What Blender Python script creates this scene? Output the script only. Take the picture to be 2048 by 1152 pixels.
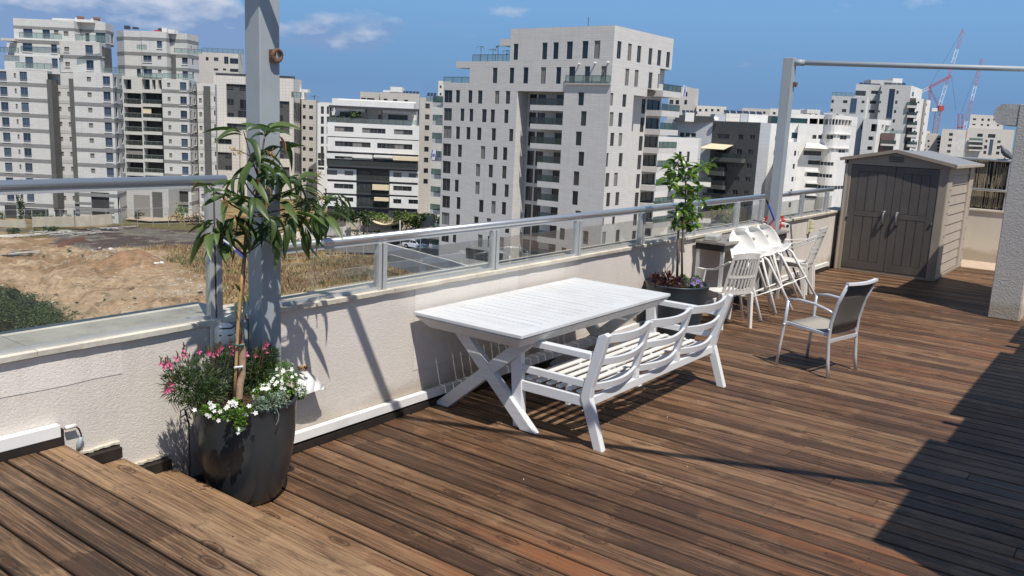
import bpy, bmesh, math, random
import numpy as np
from mathutils import Vector, Matrix, Euler, noise as mnoise

for o in list(bpy.data.objects):
    bpy.data.objects.remove(o)
scene = bpy.context.scene
COL = scene.collection
rnd = random.Random(7)

# ------------------------------------------------------------------ camera
YAW, PIT, ROL, FPX = 0.637679953, 0.189616799, 0.0460242692, 1712.07
EYE = np.array([0.0, 0.0, 2.1])
_cy, _sy, _cp, _sp = math.cos(YAW), math.sin(YAW), math.cos(PIT), math.sin(PIT)
FWD = np.array([_cy * _cp, _sy * _cp, -_sp])
_r = np.array([_sy, -_cy, 0.0]); _u = np.cross(_r, FWD)
RT = math.cos(ROL) * _r + math.sin(ROL) * _u
UP = -math.sin(ROL) * _r + math.cos(ROL) * _u
cam = bpy.data.cameras.new('camera'); camo = bpy.data.objects.new('camera', cam); COL.objects.link(camo)
cam.sensor_width = 36.0; cam.lens = FPX / 2048 * 36.0; cam.clip_start = 0.05; cam.clip_end = 20000
camo.matrix_world = Matrix(((RT[0], UP[0], -FWD[0], EYE[0]), (RT[1], UP[1], -FWD[1], EYE[1]), (RT[2], UP[2], -FWD[2], EYE[2]), (0, 0, 0, 1)))
scene.camera = camo

# ------------------------------------------------------------------ light
SUNV = Vector((0.27, 0.53, -1.0)).normalized()
ELEV = math.asin(-SUNV.z); SROT = math.atan2(-SUNV.x, -SUNV.y)
sun = bpy.data.lights.new('sun', 'SUN'); sun.energy = 4.9; sun.angle = math.radians(0.55); sun.color = (1.0, 0.95, 0.87)
suno = bpy.data.objects.new('sun', sun); COL.objects.link(suno)
suno.rotation_euler = SUNV.to_track_quat('-Z', 'Y').to_euler(); suno.location = (0, 0, 60)
world = bpy.data.worlds.new('World'); scene.world = world; world.use_nodes = True
wt = world.node_tree; wt.nodes.clear()
def wn(t, **k):
    n = wt.nodes.new(t)
    for a, b in k.items(): setattr(n, a, b)
    return n
w_out = wn('ShaderNodeOutputWorld'); w_bg = wn('ShaderNodeBackground'); w_bg.inputs['Strength'].default_value = 0.085
w_sky = wn('ShaderNodeTexSky', sky_type='NISHITA'); w_sky.sun_disc = False; w_sky.sun_elevation = ELEV; w_sky.sun_rotation = SROT
w_sky.altitude = 30; w_sky.air_density = 1.0; w_sky.dust_density = 0.4; w_sky.ozone_density = 2.5
w_geo = wn('ShaderNodeTexCoord'); w_sep = wn('ShaderNodeSeparateXYZ'); wt.links.new(w_geo.outputs['Generated'], w_sep.inputs[0])
# clear marine air: a steady blue near the horizon that gives way to the Nishita sky overhead
w_ramp = wn('ShaderNodeValToRGB'); wt.links.new(w_sep.outputs['Z'], w_ramp.inputs[0])
cr = w_ramp.color_ramp; cr.elements[0].position = 0.0; cr.elements[0].color = (0.185, 0.325, 0.545, 1)
cr.elements[1].position = 1.0; cr.elements[1].color = (0.19, 0.42, 0.78, 1)
for p_, c_ in ((0.035, (0.165, 0.310, 0.545)), (0.08, (0.178, 0.350, 0.610)), (0.13, (0.195, 0.395, 0.685)), (0.25, (0.19, 0.42, 0.78))):
    e_ = cr.elements.new(p_); e_.color = (*c_, 1)
w_sc = wn('ShaderNodeMix', data_type='RGBA', blend_type='MULTIPLY'); w_sc.inputs[0].default_value = 1; w_sc.inputs[7].default_value = (11.8, 11.8, 11.8, 1); w_sc.clamp_result = False
wt.links.new(w_ramp.outputs[0], w_sc.inputs[6])
w_mr = wn('ShaderNodeMapRange'); wt.links.new(w_sep.outputs['Z'], w_mr.inputs[0]); w_mr.inputs[1].default_value = 0.2; w_mr.inputs[2].default_value = 0.6
w_mul = wn('ShaderNodeMix', data_type='RGBA'); wt.links.new(w_mr.outputs[0], w_mul.inputs[0])
wt.links.new(w_sc.outputs[2], w_mul.inputs[6]); wt.links.new(w_sky.outputs[0], w_mul.inputs[7])
# clouds: noise over the view direction, thicker in a bank low over the left
w_map = wn('ShaderNodeMapping'); w_map.inputs['Scale'].default_value = (7, 7, 17); wt.links.new(w_geo.outputs['Generated'], w_map.inputs[0])
w_n = wn('ShaderNodeTexNoise'); w_n.inputs['Scale'].default_value = 1.35; w_n.inputs['Detail'].default_value = 9; w_n.inputs['Roughness'].default_value = 0.55
wt.links.new(w_map.outputs[0], w_n.inputs['Vector'])
def wmath(op, a, b=None, clamp=False):
    n = wn('ShaderNodeMath', operation=op); n.use_clamp = clamp
    for i, v in enumerate((a, b)):
        if v is None: continue
        if isinstance(v, (int, float)): n.inputs[i].default_value = v
        else: wt.links.new(v, n.inputs[i])
    return n.outputs[0]
def wbank(d, sx, sz, amp):          # soft elliptical cloud bank centred on direction d
    az = math.atan2(d[1], d[0]); el = d[2] / math.hypot(d[0], d[1])
    a = wmath('ARCTAN2', w_sep.outputs['Y'], w_sep.outputs['X'])
    e1 = wmath('DIVIDE', wmath('SUBTRACT', a, az), sx); e2 = wmath('DIVIDE', wmath('SUBTRACT', w_sep.outputs['Z'], el), sz)
    q = wmath('ADD', wmath('MULTIPLY', e1, e1), wmath('MULTIPLY', e2, e2))
    return wmath('MULTIPLY', wmath('SUBTRACT', 1.0, q, True), amp)
def pray(x, y): return (x - 1024) / FPX * RT - (y - 576) / FPX * UP + FWD
m1 = wbank(pray(150, 58), 0.20, 0.078, 0.72)
m2 = wbank(pray(478, 78), 0.05, 0.045, 0.26)
m3 = wbank(pray(690, 68), 0.085, 0.032, 0.25)
dens = wmath('ADD', wmath('ADD', w_n.outputs['Fac'], m1), wmath('ADD', m2, m3))
w_cr = wn('ShaderNodeValToRGB'); wt.links.new(dens, w_cr.inputs[0])
w_cr.color_ramp.elements[0].position = 0.60; w_cr.color_ramp.elements[0].color = (0, 0, 0, 1)
w_cr.color_ramp.elements[1].position = 0.80; w_cr.color_ramp.elements[1].color = (1, 1, 1, 1)
# bright tops, blue-grey bases
w_n2 = wn('ShaderNodeTexNoise'); w_n2.inputs['Scale'].default_value = 3.1; w_n2.inputs['Detail'].default_value = 5; wt.links.new(w_map.outputs[0], w_n2.inputs['Vector'])
top = wmath('ADD', wmath('MULTIPLY', wmath('SUBTRACT', w_sep.outputs['Z'], 0.086), 30.0), wmath('MULTIPLY', wmath('SUBTRACT', w_n2.outputs['Fac'], 0.5), 3.4), False)
w_cc = wn('ShaderNodeMix', data_type='RGBA'); w_cl = wn('ShaderNodeClamp'); wt.links.new(top, w_cl.inputs[0]); wt.links.new(w_cl.outputs[0], w_cc.inputs[0])
w_cc.inputs[6].default_value = (2.6, 4.0, 6.8, 1); w_cc.inputs[7].default_value = (7.4, 7.9, 9.2, 1)
w_mix = wn('ShaderNodeMix', data_type='RGBA'); wt.links.new(wmath('MULTIPLY', w_cr.outputs[0], 0.88), w_mix.inputs[0])
wt.links.new(w_mul.outputs[2], w_mix.inputs[6]); wt.links.new(w_cc.outputs[2], w_mix.inputs[7])
wt.links.new(w_mix.outputs[2], w_bg.inputs[0]); wt.links.new(w_bg.outputs[0], w_out.inputs[0])
scene.view_settings.view_transform = 'Standard'; scene.view_settings.look = 'None'
scene.view_settings.exposure = 0.0; scene.view_settings.gamma = 1.0; scene.view_settings.use_curve_mapping = False
scene.render.resolution_x = 1024; scene.render.resolution_y = 576
scene.render.engine = 'CYCLES'; scene.cycles.max_bounces = 8; scene.cycles.transparent_max_bounces = 16

# ------------------------------------------------------------------ surveying: a ray of the photograph meets a plane of the place
def onz(x, y, z=0.0): d = pray(x, y); return EYE + d * (z - EYE[2]) / d[2]
def ony(x, y, Y): d = pray(x, y); return EYE + d * (Y / d[1])
def onx(x, y, X): d = pray(x, y); return EYE + d * (X / d[0])
FH = np.array([_cy, _sy, 0.0]); RH = np.array([_sy, -_cy, 0.0])
def onf(x, y, D): d = pray(x, y); return EYE + d * (D / d.dot(FH))

# ------------------------------------------------------------------ materials
def mat(name):
    m = bpy.data.materials.new(name); m.use_nodes = True; nt = m.node_tree
    return m, nt, nt.nodes['Principled BSDF']
class NT:
    def __init__(s, nt): s.nt = nt
    def n(s, t, **k):
        x = s.nt.nodes.new(t)
        for a, b in k.items(): setattr(x, a, b)
        return x
    def l(s, a, b): s.nt.links.new(a, b)
    def noise(s, vec, scale, detail=4, rough=0.5, dist=0.0):
        x = s.n('ShaderNodeTexNoise'); x.inputs['Scale'].default_value = scale; x.inputs['Detail'].default_value = detail
        x.inputs['Roughness'].default_value = rough; x.inputs['Distortion'].default_value = dist
        if vec is not None: s.l(vec, x.inputs['Vector'])
        return x.outputs['Fac']
    def ramp(s, fac, stops):
        x = s.n('ShaderNodeValToRGB'); s.l(fac, x.inputs[0]); e = x.color_ramp.elements
        while len(e) < len(stops): e.new(0.5)
        for i, (p, c) in enumerate(stops):
            e[i].position = p; e[i].color = (*c, 1) if len(c) == 3 else c
        return x.outputs[0]
    def mix(s, fac, a, b, mode='MIX'):
        x = s.n('ShaderNodeMix', data_type='RGBA', blend_type=mode)
        for i, v in ((0, fac), (6, a), (7, b)):
            if isinstance(v, (int, float)): x.inputs[i].default_value = v
            elif isinstance(v, tuple): x.inputs[i].default_value = (*v, 1) if len(v) == 3 else v
            else: s.l(v, x.inputs[i])
        return x.outputs[2]
    def math(s, op, a, b=0.0, clamp=False):
        x = s.n('ShaderNodeMath', operation=op); x.use_clamp = clamp
        for i, v in enumerate((a, b)):
            if isinstance(v, (int, float)): x.inputs[i].default_value = v
            else: s.l(v, x.inputs[i])
        return x.outputs[0]
    def coord(s, kind='Object'): return s.n('ShaderNodeTexCoord').outputs[kind]
    def pos(s): return s.n('ShaderNodeNewGeometry').outputs['Position']
    def mapping(s, vec, scale=(1, 1, 1), loc=None, rot=(0, 0, 0)):
        x = s.n('ShaderNodeMapping'); x.inputs['Scale'].default_value = scale; x.inputs['Rotation'].default_value = rot; s.l(vec, x.inputs['Vector'])
        if loc is not None:
            if isinstance(loc, tuple): x.inputs['Location'].default_value = loc
            else: s.l(loc, x.inputs['Location'])
        return x.outputs[0]
    def bump(s, h, strength, dist, bsdf):
        x = s.n('ShaderNodeBump'); x.inputs['Strength'].default_value = strength; x.inputs['Distance'].default_value = dist
        s.l(h, x.inputs['Height']); s.l(x.outputs[0], bsdf.inputs['Normal']); return x

def simple(name, col, rough=0.5, metal=0.0, var=0.12, vscale=6.0, bump=0.0, bscale=80, spec=0.5, dirt=None):
    m, nt, b = mat(name); t = NT(nt)
    v = t.noise(t.pos(), vscale, 6, 0.6)
    lo = tuple(c * (1 - var) for c in col); hi = tuple(min(1, c * (1 + var)) for c in col)
    c = t.ramp(v, [(0.3, lo), (0.7, hi)])
    if dirt:
        d = t.noise(t.mapping(t.pos(), (1, 1, 0.35)), dirt[2], 8, 0.7)
        f = t.ramp(d, [(dirt[3] if len(dirt) > 3 else 0.52, (0, 0, 0)), (0.75, (dirt[1],) * 3)])
        c = t.mix(f, c, dirt[0])
    t.l(c, b.inputs['Base Color']); b.inputs['Roughness'].default_value = rough; b.inputs['Metallic'].default_value = metal
    b.inputs['Specular IOR Level'].default_value = spec
    if bump: t.bump(t.noise(t.pos(), bscale, 5, 0.6), bump, 0.01, b)
    return m

M = {}
def wood(name, lo, mid, hi, orange=0.0, sk=0.06):
    m, nt, b = mat(name); t = NT(nt)
    oi = t.n('ShaderNodeObjectInfo'); off = t.n('ShaderNodeCombineXYZ')
    r1 = t.math('MULTIPLY', oi.outputs['Random'], 37.0); r2 = t.math('MULTIPLY', oi.outputs['Random'], 91.0)
    t.l(r1, off.inputs[0]); t.l(r2, off.inputs[1]); t.l(r1, off.inputs[2])
    P = t.coord()
    base = t.n('ShaderNodeVectorMath', operation='ADD'); t.l(P, base.inputs[0]); t.l(off.outputs[0], base.inputs[1]); V = base.outputs[0]
    # knots bend the grain
    kv = t.mapping(V, (4.2, 1.5, 4.2)); vo = t.n('ShaderNodeTexVoronoi', feature='F1', voronoi_dimensions='2D'); vo.inputs['Scale'].default_value = 1.0; vo.inputs['Randomness'].default_value = 0.9; t.l(kv, vo.inputs['Vector'])
    kd = vo.outputs['Distance']; knot = t.ramp(kd, [(0.045, (1, 1, 1)), (0.085, (0, 0, 0))]); kring = t.ramp(kd, [(0.0, (1, 1, 1)), (0.42, (0, 0, 0))])
    wob = t.noise(t.mapping(V, (5, 1.1, 5)), 1.0, 2, 0.5)
    x = t.n('ShaderNodeSeparateXYZ'); t.l(V, x.inputs[0])
    # growth whorls: the tone changes at ragged cross lines every half metre or so
    jag = t.noise(t.mapping(V, (26, 4, 1)), 1.0, 5, 0.75); wq = t.math('ADD', t.math('MULTIPLY', x.outputs[1], 1.7), t.math('MULTIPLY', jag, 0.42))
    v1 = t.n('ShaderNodeTexVoronoi', feature='F1', voronoi_dimensions='1D'); v1.inputs['Scale'].default_value = 1.0; t.l(wq, v1.inputs['W'])
    v2 = t.n('ShaderNodeTexVoronoi', feature='DISTANCE_TO_EDGE', voronoi_dimensions='1D'); v2.inputs['Scale'].default_value = 1.0; t.l(wq, v2.inputs['W'])
    cs = t.n('ShaderNodeSeparateColor'); t.l(v1.outputs['Color'], cs.inputs[0]); seg = cs.outputs[0]
    part = t.ramp(t.noise(t.mapping(V, (9, 2, 1)), 1.0, 2, 0.5), [(0.46, (0, 0, 0)), (0.56, (1, 1, 1))])
    crack = t.math('MULTIPLY', t.ramp(v2.outputs['Distance'], [(0.0, (1, 1, 1)), (0.035, (0, 0, 0))]), part)
    whorl_pale = t.math('MULTIPLY', t.ramp(v2.outputs['Distance'], [(0.02, (1, 1, 1)), (0.22, (0, 0, 0))]), seg)  # paler wood tone beside the whorl lines
    ring = t.math('ADD', t.math('MULTIPLY', x.outputs[0], 330.0), t.math('ADD', t.math('MULTIPLY', wob, 26.0), t.math('MULTIPLY', kring, 16.0)))
    gr = t.math('ADD', t.math('MULTIPLY', t.math('SINE', ring), 0.5), 0.5)
    g2 = t.noise(t.mapping(V, (150, 3.2, 150)), 1.0, 5, 0.66)
    g3 = t.noise(t.mapping(V, (34, 1.15, 34)), 1.0, 6, 0.66)
    f = t.math('ADD', t.math('MULTIPLY', gr, 0.04), t.math('ADD', t.math('MULTIPLY', g2, 0.46), t.math('MULTIPLY', g3, 0.46)))
    f = t.math('ADD', f, t.math('MULTIPLY', t.math('SUBTRACT', oi.outputs['Random'], 0.5), 0.17))
    f = t.math('ADD', f, t.math('ADD', t.math('MULTIPLY', t.math('SUBTRACT', seg, 0.42), sk), t.math('MULTIPLY', whorl_pale, sk)))
    c = t.ramp(f, [(0.40, lo), (0.50, mid), (0.63, hi)])
    # weathering: grey film and damp dark patches running across boards
    W = t.pos(); wz = t.noise(t.mapping(W, (1.1, 0.5, 1)), 1.0, 5, 0.62)
    c = t.mix(t.ramp(wz, [(0.48, (0, 0, 0)), (0.72, (0.30,) * 3)]), c, (0.090, 0.066, 0.050))
    wd = t.noise(t.mapping(V, (16, 3.4, 16)), 1.0, 6, 0.72)
    c = t.mix(t.ramp(wd, [(0.55, (0, 0, 0)), (0.68, (0.62,) * 3)]), c, tuple(q * 0.6 for q in lo))
    # worn orange heartwood
    on = t.noise(t.mapping(V, (5.5, 0.42, 5.5)), 1.0, 4, 0.6); ob = t.noise(t.mapping(W, (0.35, 0.35, 1)), 1.0, 2, 0.5); wx_ = t.n('ShaderNodeSeparateXYZ'); t.l(W, wx_.inputs[0]); ob = t.math('ADD', ob, t.math('MULTIPLY', t.math('SUBTRACT', 1.6, wx_.outputs[1]), 0.07))
    of = t.math('MULTIPLY', t.ramp(on, [(0.50, (0, 0, 0)), (0.66, (1, 1, 1))]), t.ramp(ob, [(0.42, (0.10,) * 3), (0.62, (1, 1, 1))]))
    c = t.mix(t.math('MULTIPLY', of, orange), c, (0.25, 0.095, 0.036))
    c = t.mix(t.math('MULTIPLY', knot, 0.8), c, (0.060, 0.028, 0.014)); c = t.mix(t.math('MULTIPLY', crack, 4.2 * sk), c, (0.022, 0.014, 0.010))
    halo = t.ramp(kd, [(0.075, (0, 0, 0)), (0.095, (0.8,) * 3), (0.13, (0, 0, 0))]); c = t.mix(halo, c, (0.030, 0.017, 0.011))
    px_ = t.n('ShaderNodeSeparateXYZ'); t.l(P, px_.inputs[0]); eg = t.math('ADD', t.math('ABSOLUTE', px_.outputs[0]), t.math('MULTIPLY', t.math('SUBTRACT', jag, 0.5), 0.010))
    c = t.mix(t.ramp(eg, [(0.0575, (0, 0, 0)), (0.0665, (0.80,) * 3)]), c, (0.016, 0.011, 0.008))      # board edges darkened to paint in the shade of the gaps
    t.l(c, b.inputs['Base Color'])
    rr = t.ramp(wz, [(0.3, (0.42,) * 3), (0.7, (0.66,) * 3)]); t.l(rr, b.inputs['Roughness']); b.inputs['Specular IOR Level'].default_value = 0.35
    h = t.math('ADD', t.math('MULTIPLY', g2, 0.6), t.math('ADD', t.math('MULTIPLY', gr, 0.25), t.math('MULTIPLY', knot, -0.4)))
    h = t.math('SUBTRACT', h, t.math('MULTIPLY', crack, 0.8)); t.bump(h, 0.6, 0.004, b)
    return m
M['deck'] = wood('weathered_deck_wood', (0.056, 0.029, 0.016), (0.155, 0.082, 0.043), (0.290, 0.175, 0.096), 0.8, 0.05)
M['deck_near'] = wood('worn_platform_wood', (0.056, 0.033, 0.020), (0.178, 0.105, 0.058), (0.350, 0.222, 0.125), 0.10, 0.06)
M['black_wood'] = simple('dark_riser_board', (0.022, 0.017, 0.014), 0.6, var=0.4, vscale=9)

def stucco(name, col, bump=0.55, scale=26, dirt=True):
    m, nt, b = mat(name); t = NT(nt); W = t.pos()
    n1 = t.noise(W, 1.4, 6, 0.6); c = t.ramp(n1, [(0.3, tuple(x * 0.93 for x in col)), (0.7, tuple(min(1, x * 1.05) for x in col))])
    if dirt:
        st = t.noise(t.mapping(W, (3.2, 3.2, 0.5)), 1.0, 7, 0.65)
        c = t.mix(t.ramp(st, [(0.55, (0, 0, 0)), (0.8, (0.42,) * 3)]), c, (0.40, 0.35, 0.28))
        sz = t.n('ShaderNodeSeparateXYZ'); t.l(W, sz.inputs[0]); sp = t.noise(t.mapping(W, (2.2, 2.2, 5)), 1.0, 5, 0.7)      # rain splash along the foot
        lo_ = t.math('MULTIPLY', t.ramp(t.math('ADD', sz.outputs[2], t.math('MULTIPLY', sp, -0.28)), [(0.0, (0.6,) * 3), (0.10, (0, 0, 0))]), 1.0); c = t.mix(lo_, c, (0.33, 0.27, 0.20))
    t.l(c, b.inputs['Base Color']); b.inputs['Roughness'].default_value = 0.9; b.inputs['Specular IOR Level'].default_value = 0.15
    # trowelled worm marks: short directional scratches in a flat coat
    w1 = t.noise(t.mapping(W, (1, 1, 1.5), rot=(0.3, 0.5, 0.2)), scale, 2, 0.5, 1.6)
    w2 = t.ramp(w1, [(0.40, (1, 1, 1)), (0.485, (0.0,) * 3), (0.515, (0.0,) * 3), (0.60, (1, 1, 1))])
    w3 = t.noise(W, scale * 4, 3, 0.6)
    t.bump(t.math('ADD', w2, t.math('MULTIPLY', w3, 0.15)), bump, 0.006, b)
    return m
M['stucco'] = stucco('trowelled_stucco', (0.68, 0.625, 0.565), 0.24, 24)
M['stucco_patch'] = stucco('repainted_stucco', (0.74, 0.69, 0.63), 0.24, 24)
M['stucco_end'] = stucco('cream_parapet_plaster', (0.66, 0.60, 0.50), 0.25)
M['stucco_pillar'] = stucco('rough_pillar_plaster', (0.47, 0.445, 0.42), 0.35, 13)
M['coping'] = simple('limestone_coping', (0.62, 0.56, 0.46), 0.75, var=0.14, vscale=5, bump=0.25, bscale=60, dirt=((0.28, 0.22, 0.16), 0.55, 7, 0.5))
M['coping_old'] = simple('weathered_grey_coping', (0.60, 0.56, 0.48), 0.8, var=0.16, vscale=4, bump=0.25, bscale=50, dirt=((0.22, 0.19, 0.15), 0.5, 5, 0.5))
M['concrete'] = simple('raw_concrete', (0.40, 0.39, 0.37), 0.85, var=0.2, vscale=7, bump=0.5, bscale=40, dirt=((0.2, 0.19, 0.17), 0.5, 6))
M['alu'] = simple('anodised_aluminium', (0.62, 0.63, 0.64), 0.30, 0.75, var=0.05, vscale=3)
M['alu_dull'] = simple('dull_aluminium_post', (0.52, 0.53, 0.53), 0.45, 0.4, var=0.08, vscale=4)
M['gap'] = simple('gasket_and_gap_black', (0.012, 0.012, 0.012), 0.7)
M['post'] = simple('grey_painted_steel', (0.335, 0.365, 0.385), 0.5, var=0.05, vscale=3, dirt=((0.22, 0.2, 0.18), 0.25, 8))
M['white_metal'] = simple('white_powder_coat', (0.72, 0.73, 0.75), 0.38, var=0.03, vscale=3, dirt=((0.5, 0.48, 0.44), 0.18, 9))
M['white_cream'] = simple('cream_slat', (0.76, 0.75, 0.72), 0.4, var=0.03)
M['trunk_white'] = simple('white_plastic_trunking', (0.80, 0.79, 0.77), 0.35, var=0.03, dirt=((0.45, 0.4, 0.33), 0.25, 7))
M['plastic'] = simple('white_moulded_plastic', (0.74, 0.72, 0.68), 0.36, var=0.05, dirt=((0.4, 0.37, 0.32), 0.3, 10))
M['shell'] = simple('smooth_white_shell', (0.80, 0.78, 0.74), 0.33, var=0.02)
M['chair_alu'] = simple('silver_white_tube', (0.66, 0.67, 0.71), 0.3, 0.35, var=0.03)
M['pot'] = simple('charcoal_planter', (0.030, 0.036, 0.041), 0.28, var=0.25, vscale=3, bump=0.04, bscale=14, dirt=((0.085, 0.075, 0.065), 0.5, 3.5, 0.5))
M['pot2'] = simple('blue_black_planter', (0.028, 0.042, 0.056), 0.4, var=0.15, vscale=3)
M['soil'] = simple('dark_bark_mulch', (0.075, 0.035, 0.022), 0.9, var=0.6, vscale=60, bump=1.0, bscale=70)
M['tablew'] = None
def tablewood():
    m, nt, b = mat('whitewashed_table_wood'); t = NT(nt); V = t.coord()
    g = t.noise(t.mapping(V, (60, 2.5, 60)), 1, 5, 0.6); w = t.noise(t.pos(), 2.2, 5, 0.6)
    c = t.ramp(g, [(0.3, (0.56, 0.57, 0.58)), (0.65, (0.68, 0.69, 0.70))]); c = t.mix(t.ramp(w, [(0.5, (0, 0, 0)), (0.8, (0.8,) * 3)]), c, (0.50, 0.49, 0.47))
    t.l(c, b.inputs['Base Color']); b.inputs['Roughness'].default_value = 0.55; t.bump(g, 0.2, 0.002, b); return m
M['tablew'] = tablewood()
M['shed'] = simple('taupe_resin_panel', (0.285, 0.240, 0.192), 0.62, var=0.07, vscale=3, bump=0.1, bscale=120)
M['shed_lit'] = simple('pale_lit_resin', (0.42, 0.36, 0.295), 0.62, var=0.06, vscale=3)  # paler copy of the taupe, the sunlit side's brightness put into its colour
M['shed_door'] = simple('dark_grey_resin_door', (0.092, 0.080, 0.072), 0.5, var=0.10, vscale=4, bump=0.12, bscale=90, dirt=((0.15, 0.14, 0.13), 0.3, 5))
M['shed_roof'] = simple('grey_resin_roof', (0.24, 0.245, 0.26), 0.6, var=0.08, vscale=5)
M['handle'] = simple('grey_metal_handle', (0.16, 0.16, 0.17), 0.45, 0.3)
M['red'] = simple('red_plastic', (0.62, 0.03, 0.03), 0.35, var=0.05)
M['bluep'] = simple('blue_enamel_stick', (0.02, 0.06, 0.36), 0.3, var=0.05)
M['black'] = simple('matt_black', (0.015, 0.015, 0.016), 0.5)
M['rust'] = simple('rusty_iron', (0.17, 0.09, 0.06), 0.8, 0.2, var=0.4, vscale=60, bump=0.5, bscale=90)
M['bark'] = simple('brown_bark', (0.16, 0.11, 0.07), 0.85, var=0.35, vscale=30, bump=0.5, bscale=60)
M['bark_dark'] = simple('dark_green_bark', (0.085, 0.07, 0.04), 0.8, var=0.3, vscale=30)
M['stake'] = simple('pine_stake', (0.42, 0.24, 0.11), 0.65, var=0.2, vscale=18, bump=0.2)
M['stake_grey'] = simple('grey_stake', (0.24, 0.19, 0.15), 0.75, var=0.2, vscale=18)
M['tape'] = simple('tan_wrap', (0.36, 0.24, 0.16), 0.7, var=0.2, vscale=40)
M['flag_blue'] = simple('blue_ribbon', (0.09, 0.12, 0.42), 0.45, var=0.1)
M['white_print'] = simple('white_print', (0.8, 0.8, 0.8), 0.5)
M['green_tie'] = simple('green_tie', (0.02, 0.16, 0.12), 0.5)
M['bamboo'] = simple('reed', (0.30, 0.25, 0.17), 0.8, var=0.5, vscale=50)
M['fabric'] = simple('beige_sling_fabric', (0.36, 0.33, 0.285), 0.85, var=0.07, vscale=300)
M['fabric_dark'] = simple('charcoal_sling_fabric', (0.125, 0.115, 0.105), 0.8, var=0.08, vscale=300)
M['steel'] = simple('worn_galvanised_top', (0.30, 0.27, 0.24), 0.5, 0.3, var=0.3, vscale=9)
M['pigeon'] = simple('pigeon_feathers', (0.09, 0.10, 0.12), 0.6, var=0.35, vscale=30)
M['lampy'] = simple('yellowed_plastic_lamp', (0.62, 0.58, 0.42), 0.4)
M['pave'] = simple('pinkish_roof_paving', (0.52, 0.40, 0.30), 0.9, var=0.12, vscale=5)

def leafmat(name, a, b_, trans=0.25, rough=0.38):
    m, nt, b = mat(name); t = NT(nt); oi = t.n('ShaderNodeObjectInfo')
    n = t.noise(t.pos(), 14, 3); f = t.math('ADD', t.math('MULTIPLY', oi.outputs['Random'], 0.6), t.math('MULTIPLY', n, 0.5))
    c = t.ramp(f, [(0.15, a), (0.85, b_)]); t.l(c, b.inputs['Base Color']); b.inputs['Roughness'].default_value = rough
    tr = t.n('ShaderNodeBsdfTranslucent'); t.l(t.mix(1.0, c, (1.0, 1.25, 0.45), 'MULTIPLY'), tr.inputs[0])
    mx = t.n('ShaderNodeMixShader'); mx.inputs[0].default_value = trans; out = nt.nodes['Material Output']
    t.l(b.outputs[0], mx.inputs[1]); t.l(tr.outputs[0], mx.inputs[2]); t.l(mx.outputs[0], out.inputs[0]); return m
M['mango'] = leafmat('mango_leaf', (0.028, 0.060, 0.020), (0.105, 0.155, 0.048), 0.25, 0.42)
M['mango_dry'] = leafmat('dry_leaf', (0.30, 0.14, 0.06), (0.46, 0.25, 0.13), 0.15, 0.6)
M['mango_yellow'] = leafmat('yellowing_leaf', (0.22, 0.24, 0.02), (0.42, 0.42, 0.05), 0.3)
M['citrus'] = leafmat('citrus_leaf', (0.035, 0.095, 0.016), (0.16, 0.25, 0.035), 0.3, 0.3)
M['fine_leaf'] = leafmat('fine_dark_foliage', (0.030, 0.060, 0.014), (0.090, 0.135, 0.035), 0.2, 0.5)
M['bright_leaf'] = leafmat('round_green_leaf', (0.07, 0.16, 0.02), (0.20, 0.33, 0.05), 0.3, 0.4)
M['silver_leaf'] = leafmat('silvery_leaf', (0.16, 0.22, 0.16), (0.30, 0.38, 0.30), 0.15, 0.6)
M['dark_red_leaf'] = leafmat('wine_leaf', (0.05, 0.018, 0.018), (0.12, 0.045, 0.035), 0.15)
M['pink'] = leafmat('pink_petal', (0.55, 0.06, 0.20), (0.75, 0.16, 0.34), 0.2, 0.5)
M['petal'] = leafmat('white_petal', (0.78, 0.76, 0.74), (0.9, 0.88, 0.86), 0.1, 0.6)
M['purple'] = leafmat('purple_petal', (0.20, 0.10, 0.38), (0.40, 0.26, 0.58), 0.2, 0.5)
M['stemred'] = simple('red_flower_stem', (0.13, 0.07, 0.045), 0.6)
M['panicle'] = simple('dry_yellow_panicle', (0.42, 0.26, 0.09), 0.8, var=0.3, vscale=80)
M['tree'] = leafmat('city_tree_foliage', (0.030, 0.055, 0.014), (0.085, 0.13, 0.032), 0.15, 0.6)
M['tree_light'] = leafmat('bright_tree_foliage', (0.075, 0.12, 0.022), (0.15, 0.21, 0.04), 0.2, 0.6)
M['tree_dark'] = leafmat('dark_shrub_foliage', (0.014, 0.032, 0.012), (0.045, 0.075, 0.025), 0.1, 0.6)
M['brush'] = leafmat('brown_brush', (0.07, 0.045, 0.03), (0.13, 0.09, 0.05), 0.1, 0.8)

def glassmat(name, tint, refl=0.10):
    m = bpy.data.materials.new(name); m.use_nodes = True; nt = m.node_tree; nt.nodes.clear(); t = NT(nt)
    out = t.n('ShaderNodeOutputMaterial'); tr = t.n('ShaderNodeBsdfTransparent'); tr.inputs[0].default_value = (*tint, 1)
    gl = t.n('ShaderNodeBsdfGlossy'); gl.inputs['Roughness'].default_value = 0.02
    fr = t.n('ShaderNodeFresnel'); fr.inputs[0].default_value = 1.45
    mx = t.n('ShaderNodeMixShader'); t.l(t.math('MINIMUM', t.math('MULTIPLY', fr.outputs[0], 0.55), 0.4), mx.inputs[0]); t.l(tr.outputs[0], mx.inputs[1]); t.l(gl.outputs[0], mx.inputs[2]); 
    df = t.n('ShaderNodeBsdfDiffuse'); df.inputs[0].default_value = (0.62, 0.64, 0.62, 1)
    m2 = t.n('ShaderNodeMixShader'); m2.inputs[0].default_value = refl; t.l(mx.outputs[0], m2.inputs[1]); t.l(df.outputs[0], m2.inputs[2])
    t.l(m2.outputs[0], out.inputs[0]); return m
M['glass'] = glassmat('dusty_railing_glass', (0.965, 0.97, 0.955), 0.022)
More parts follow.
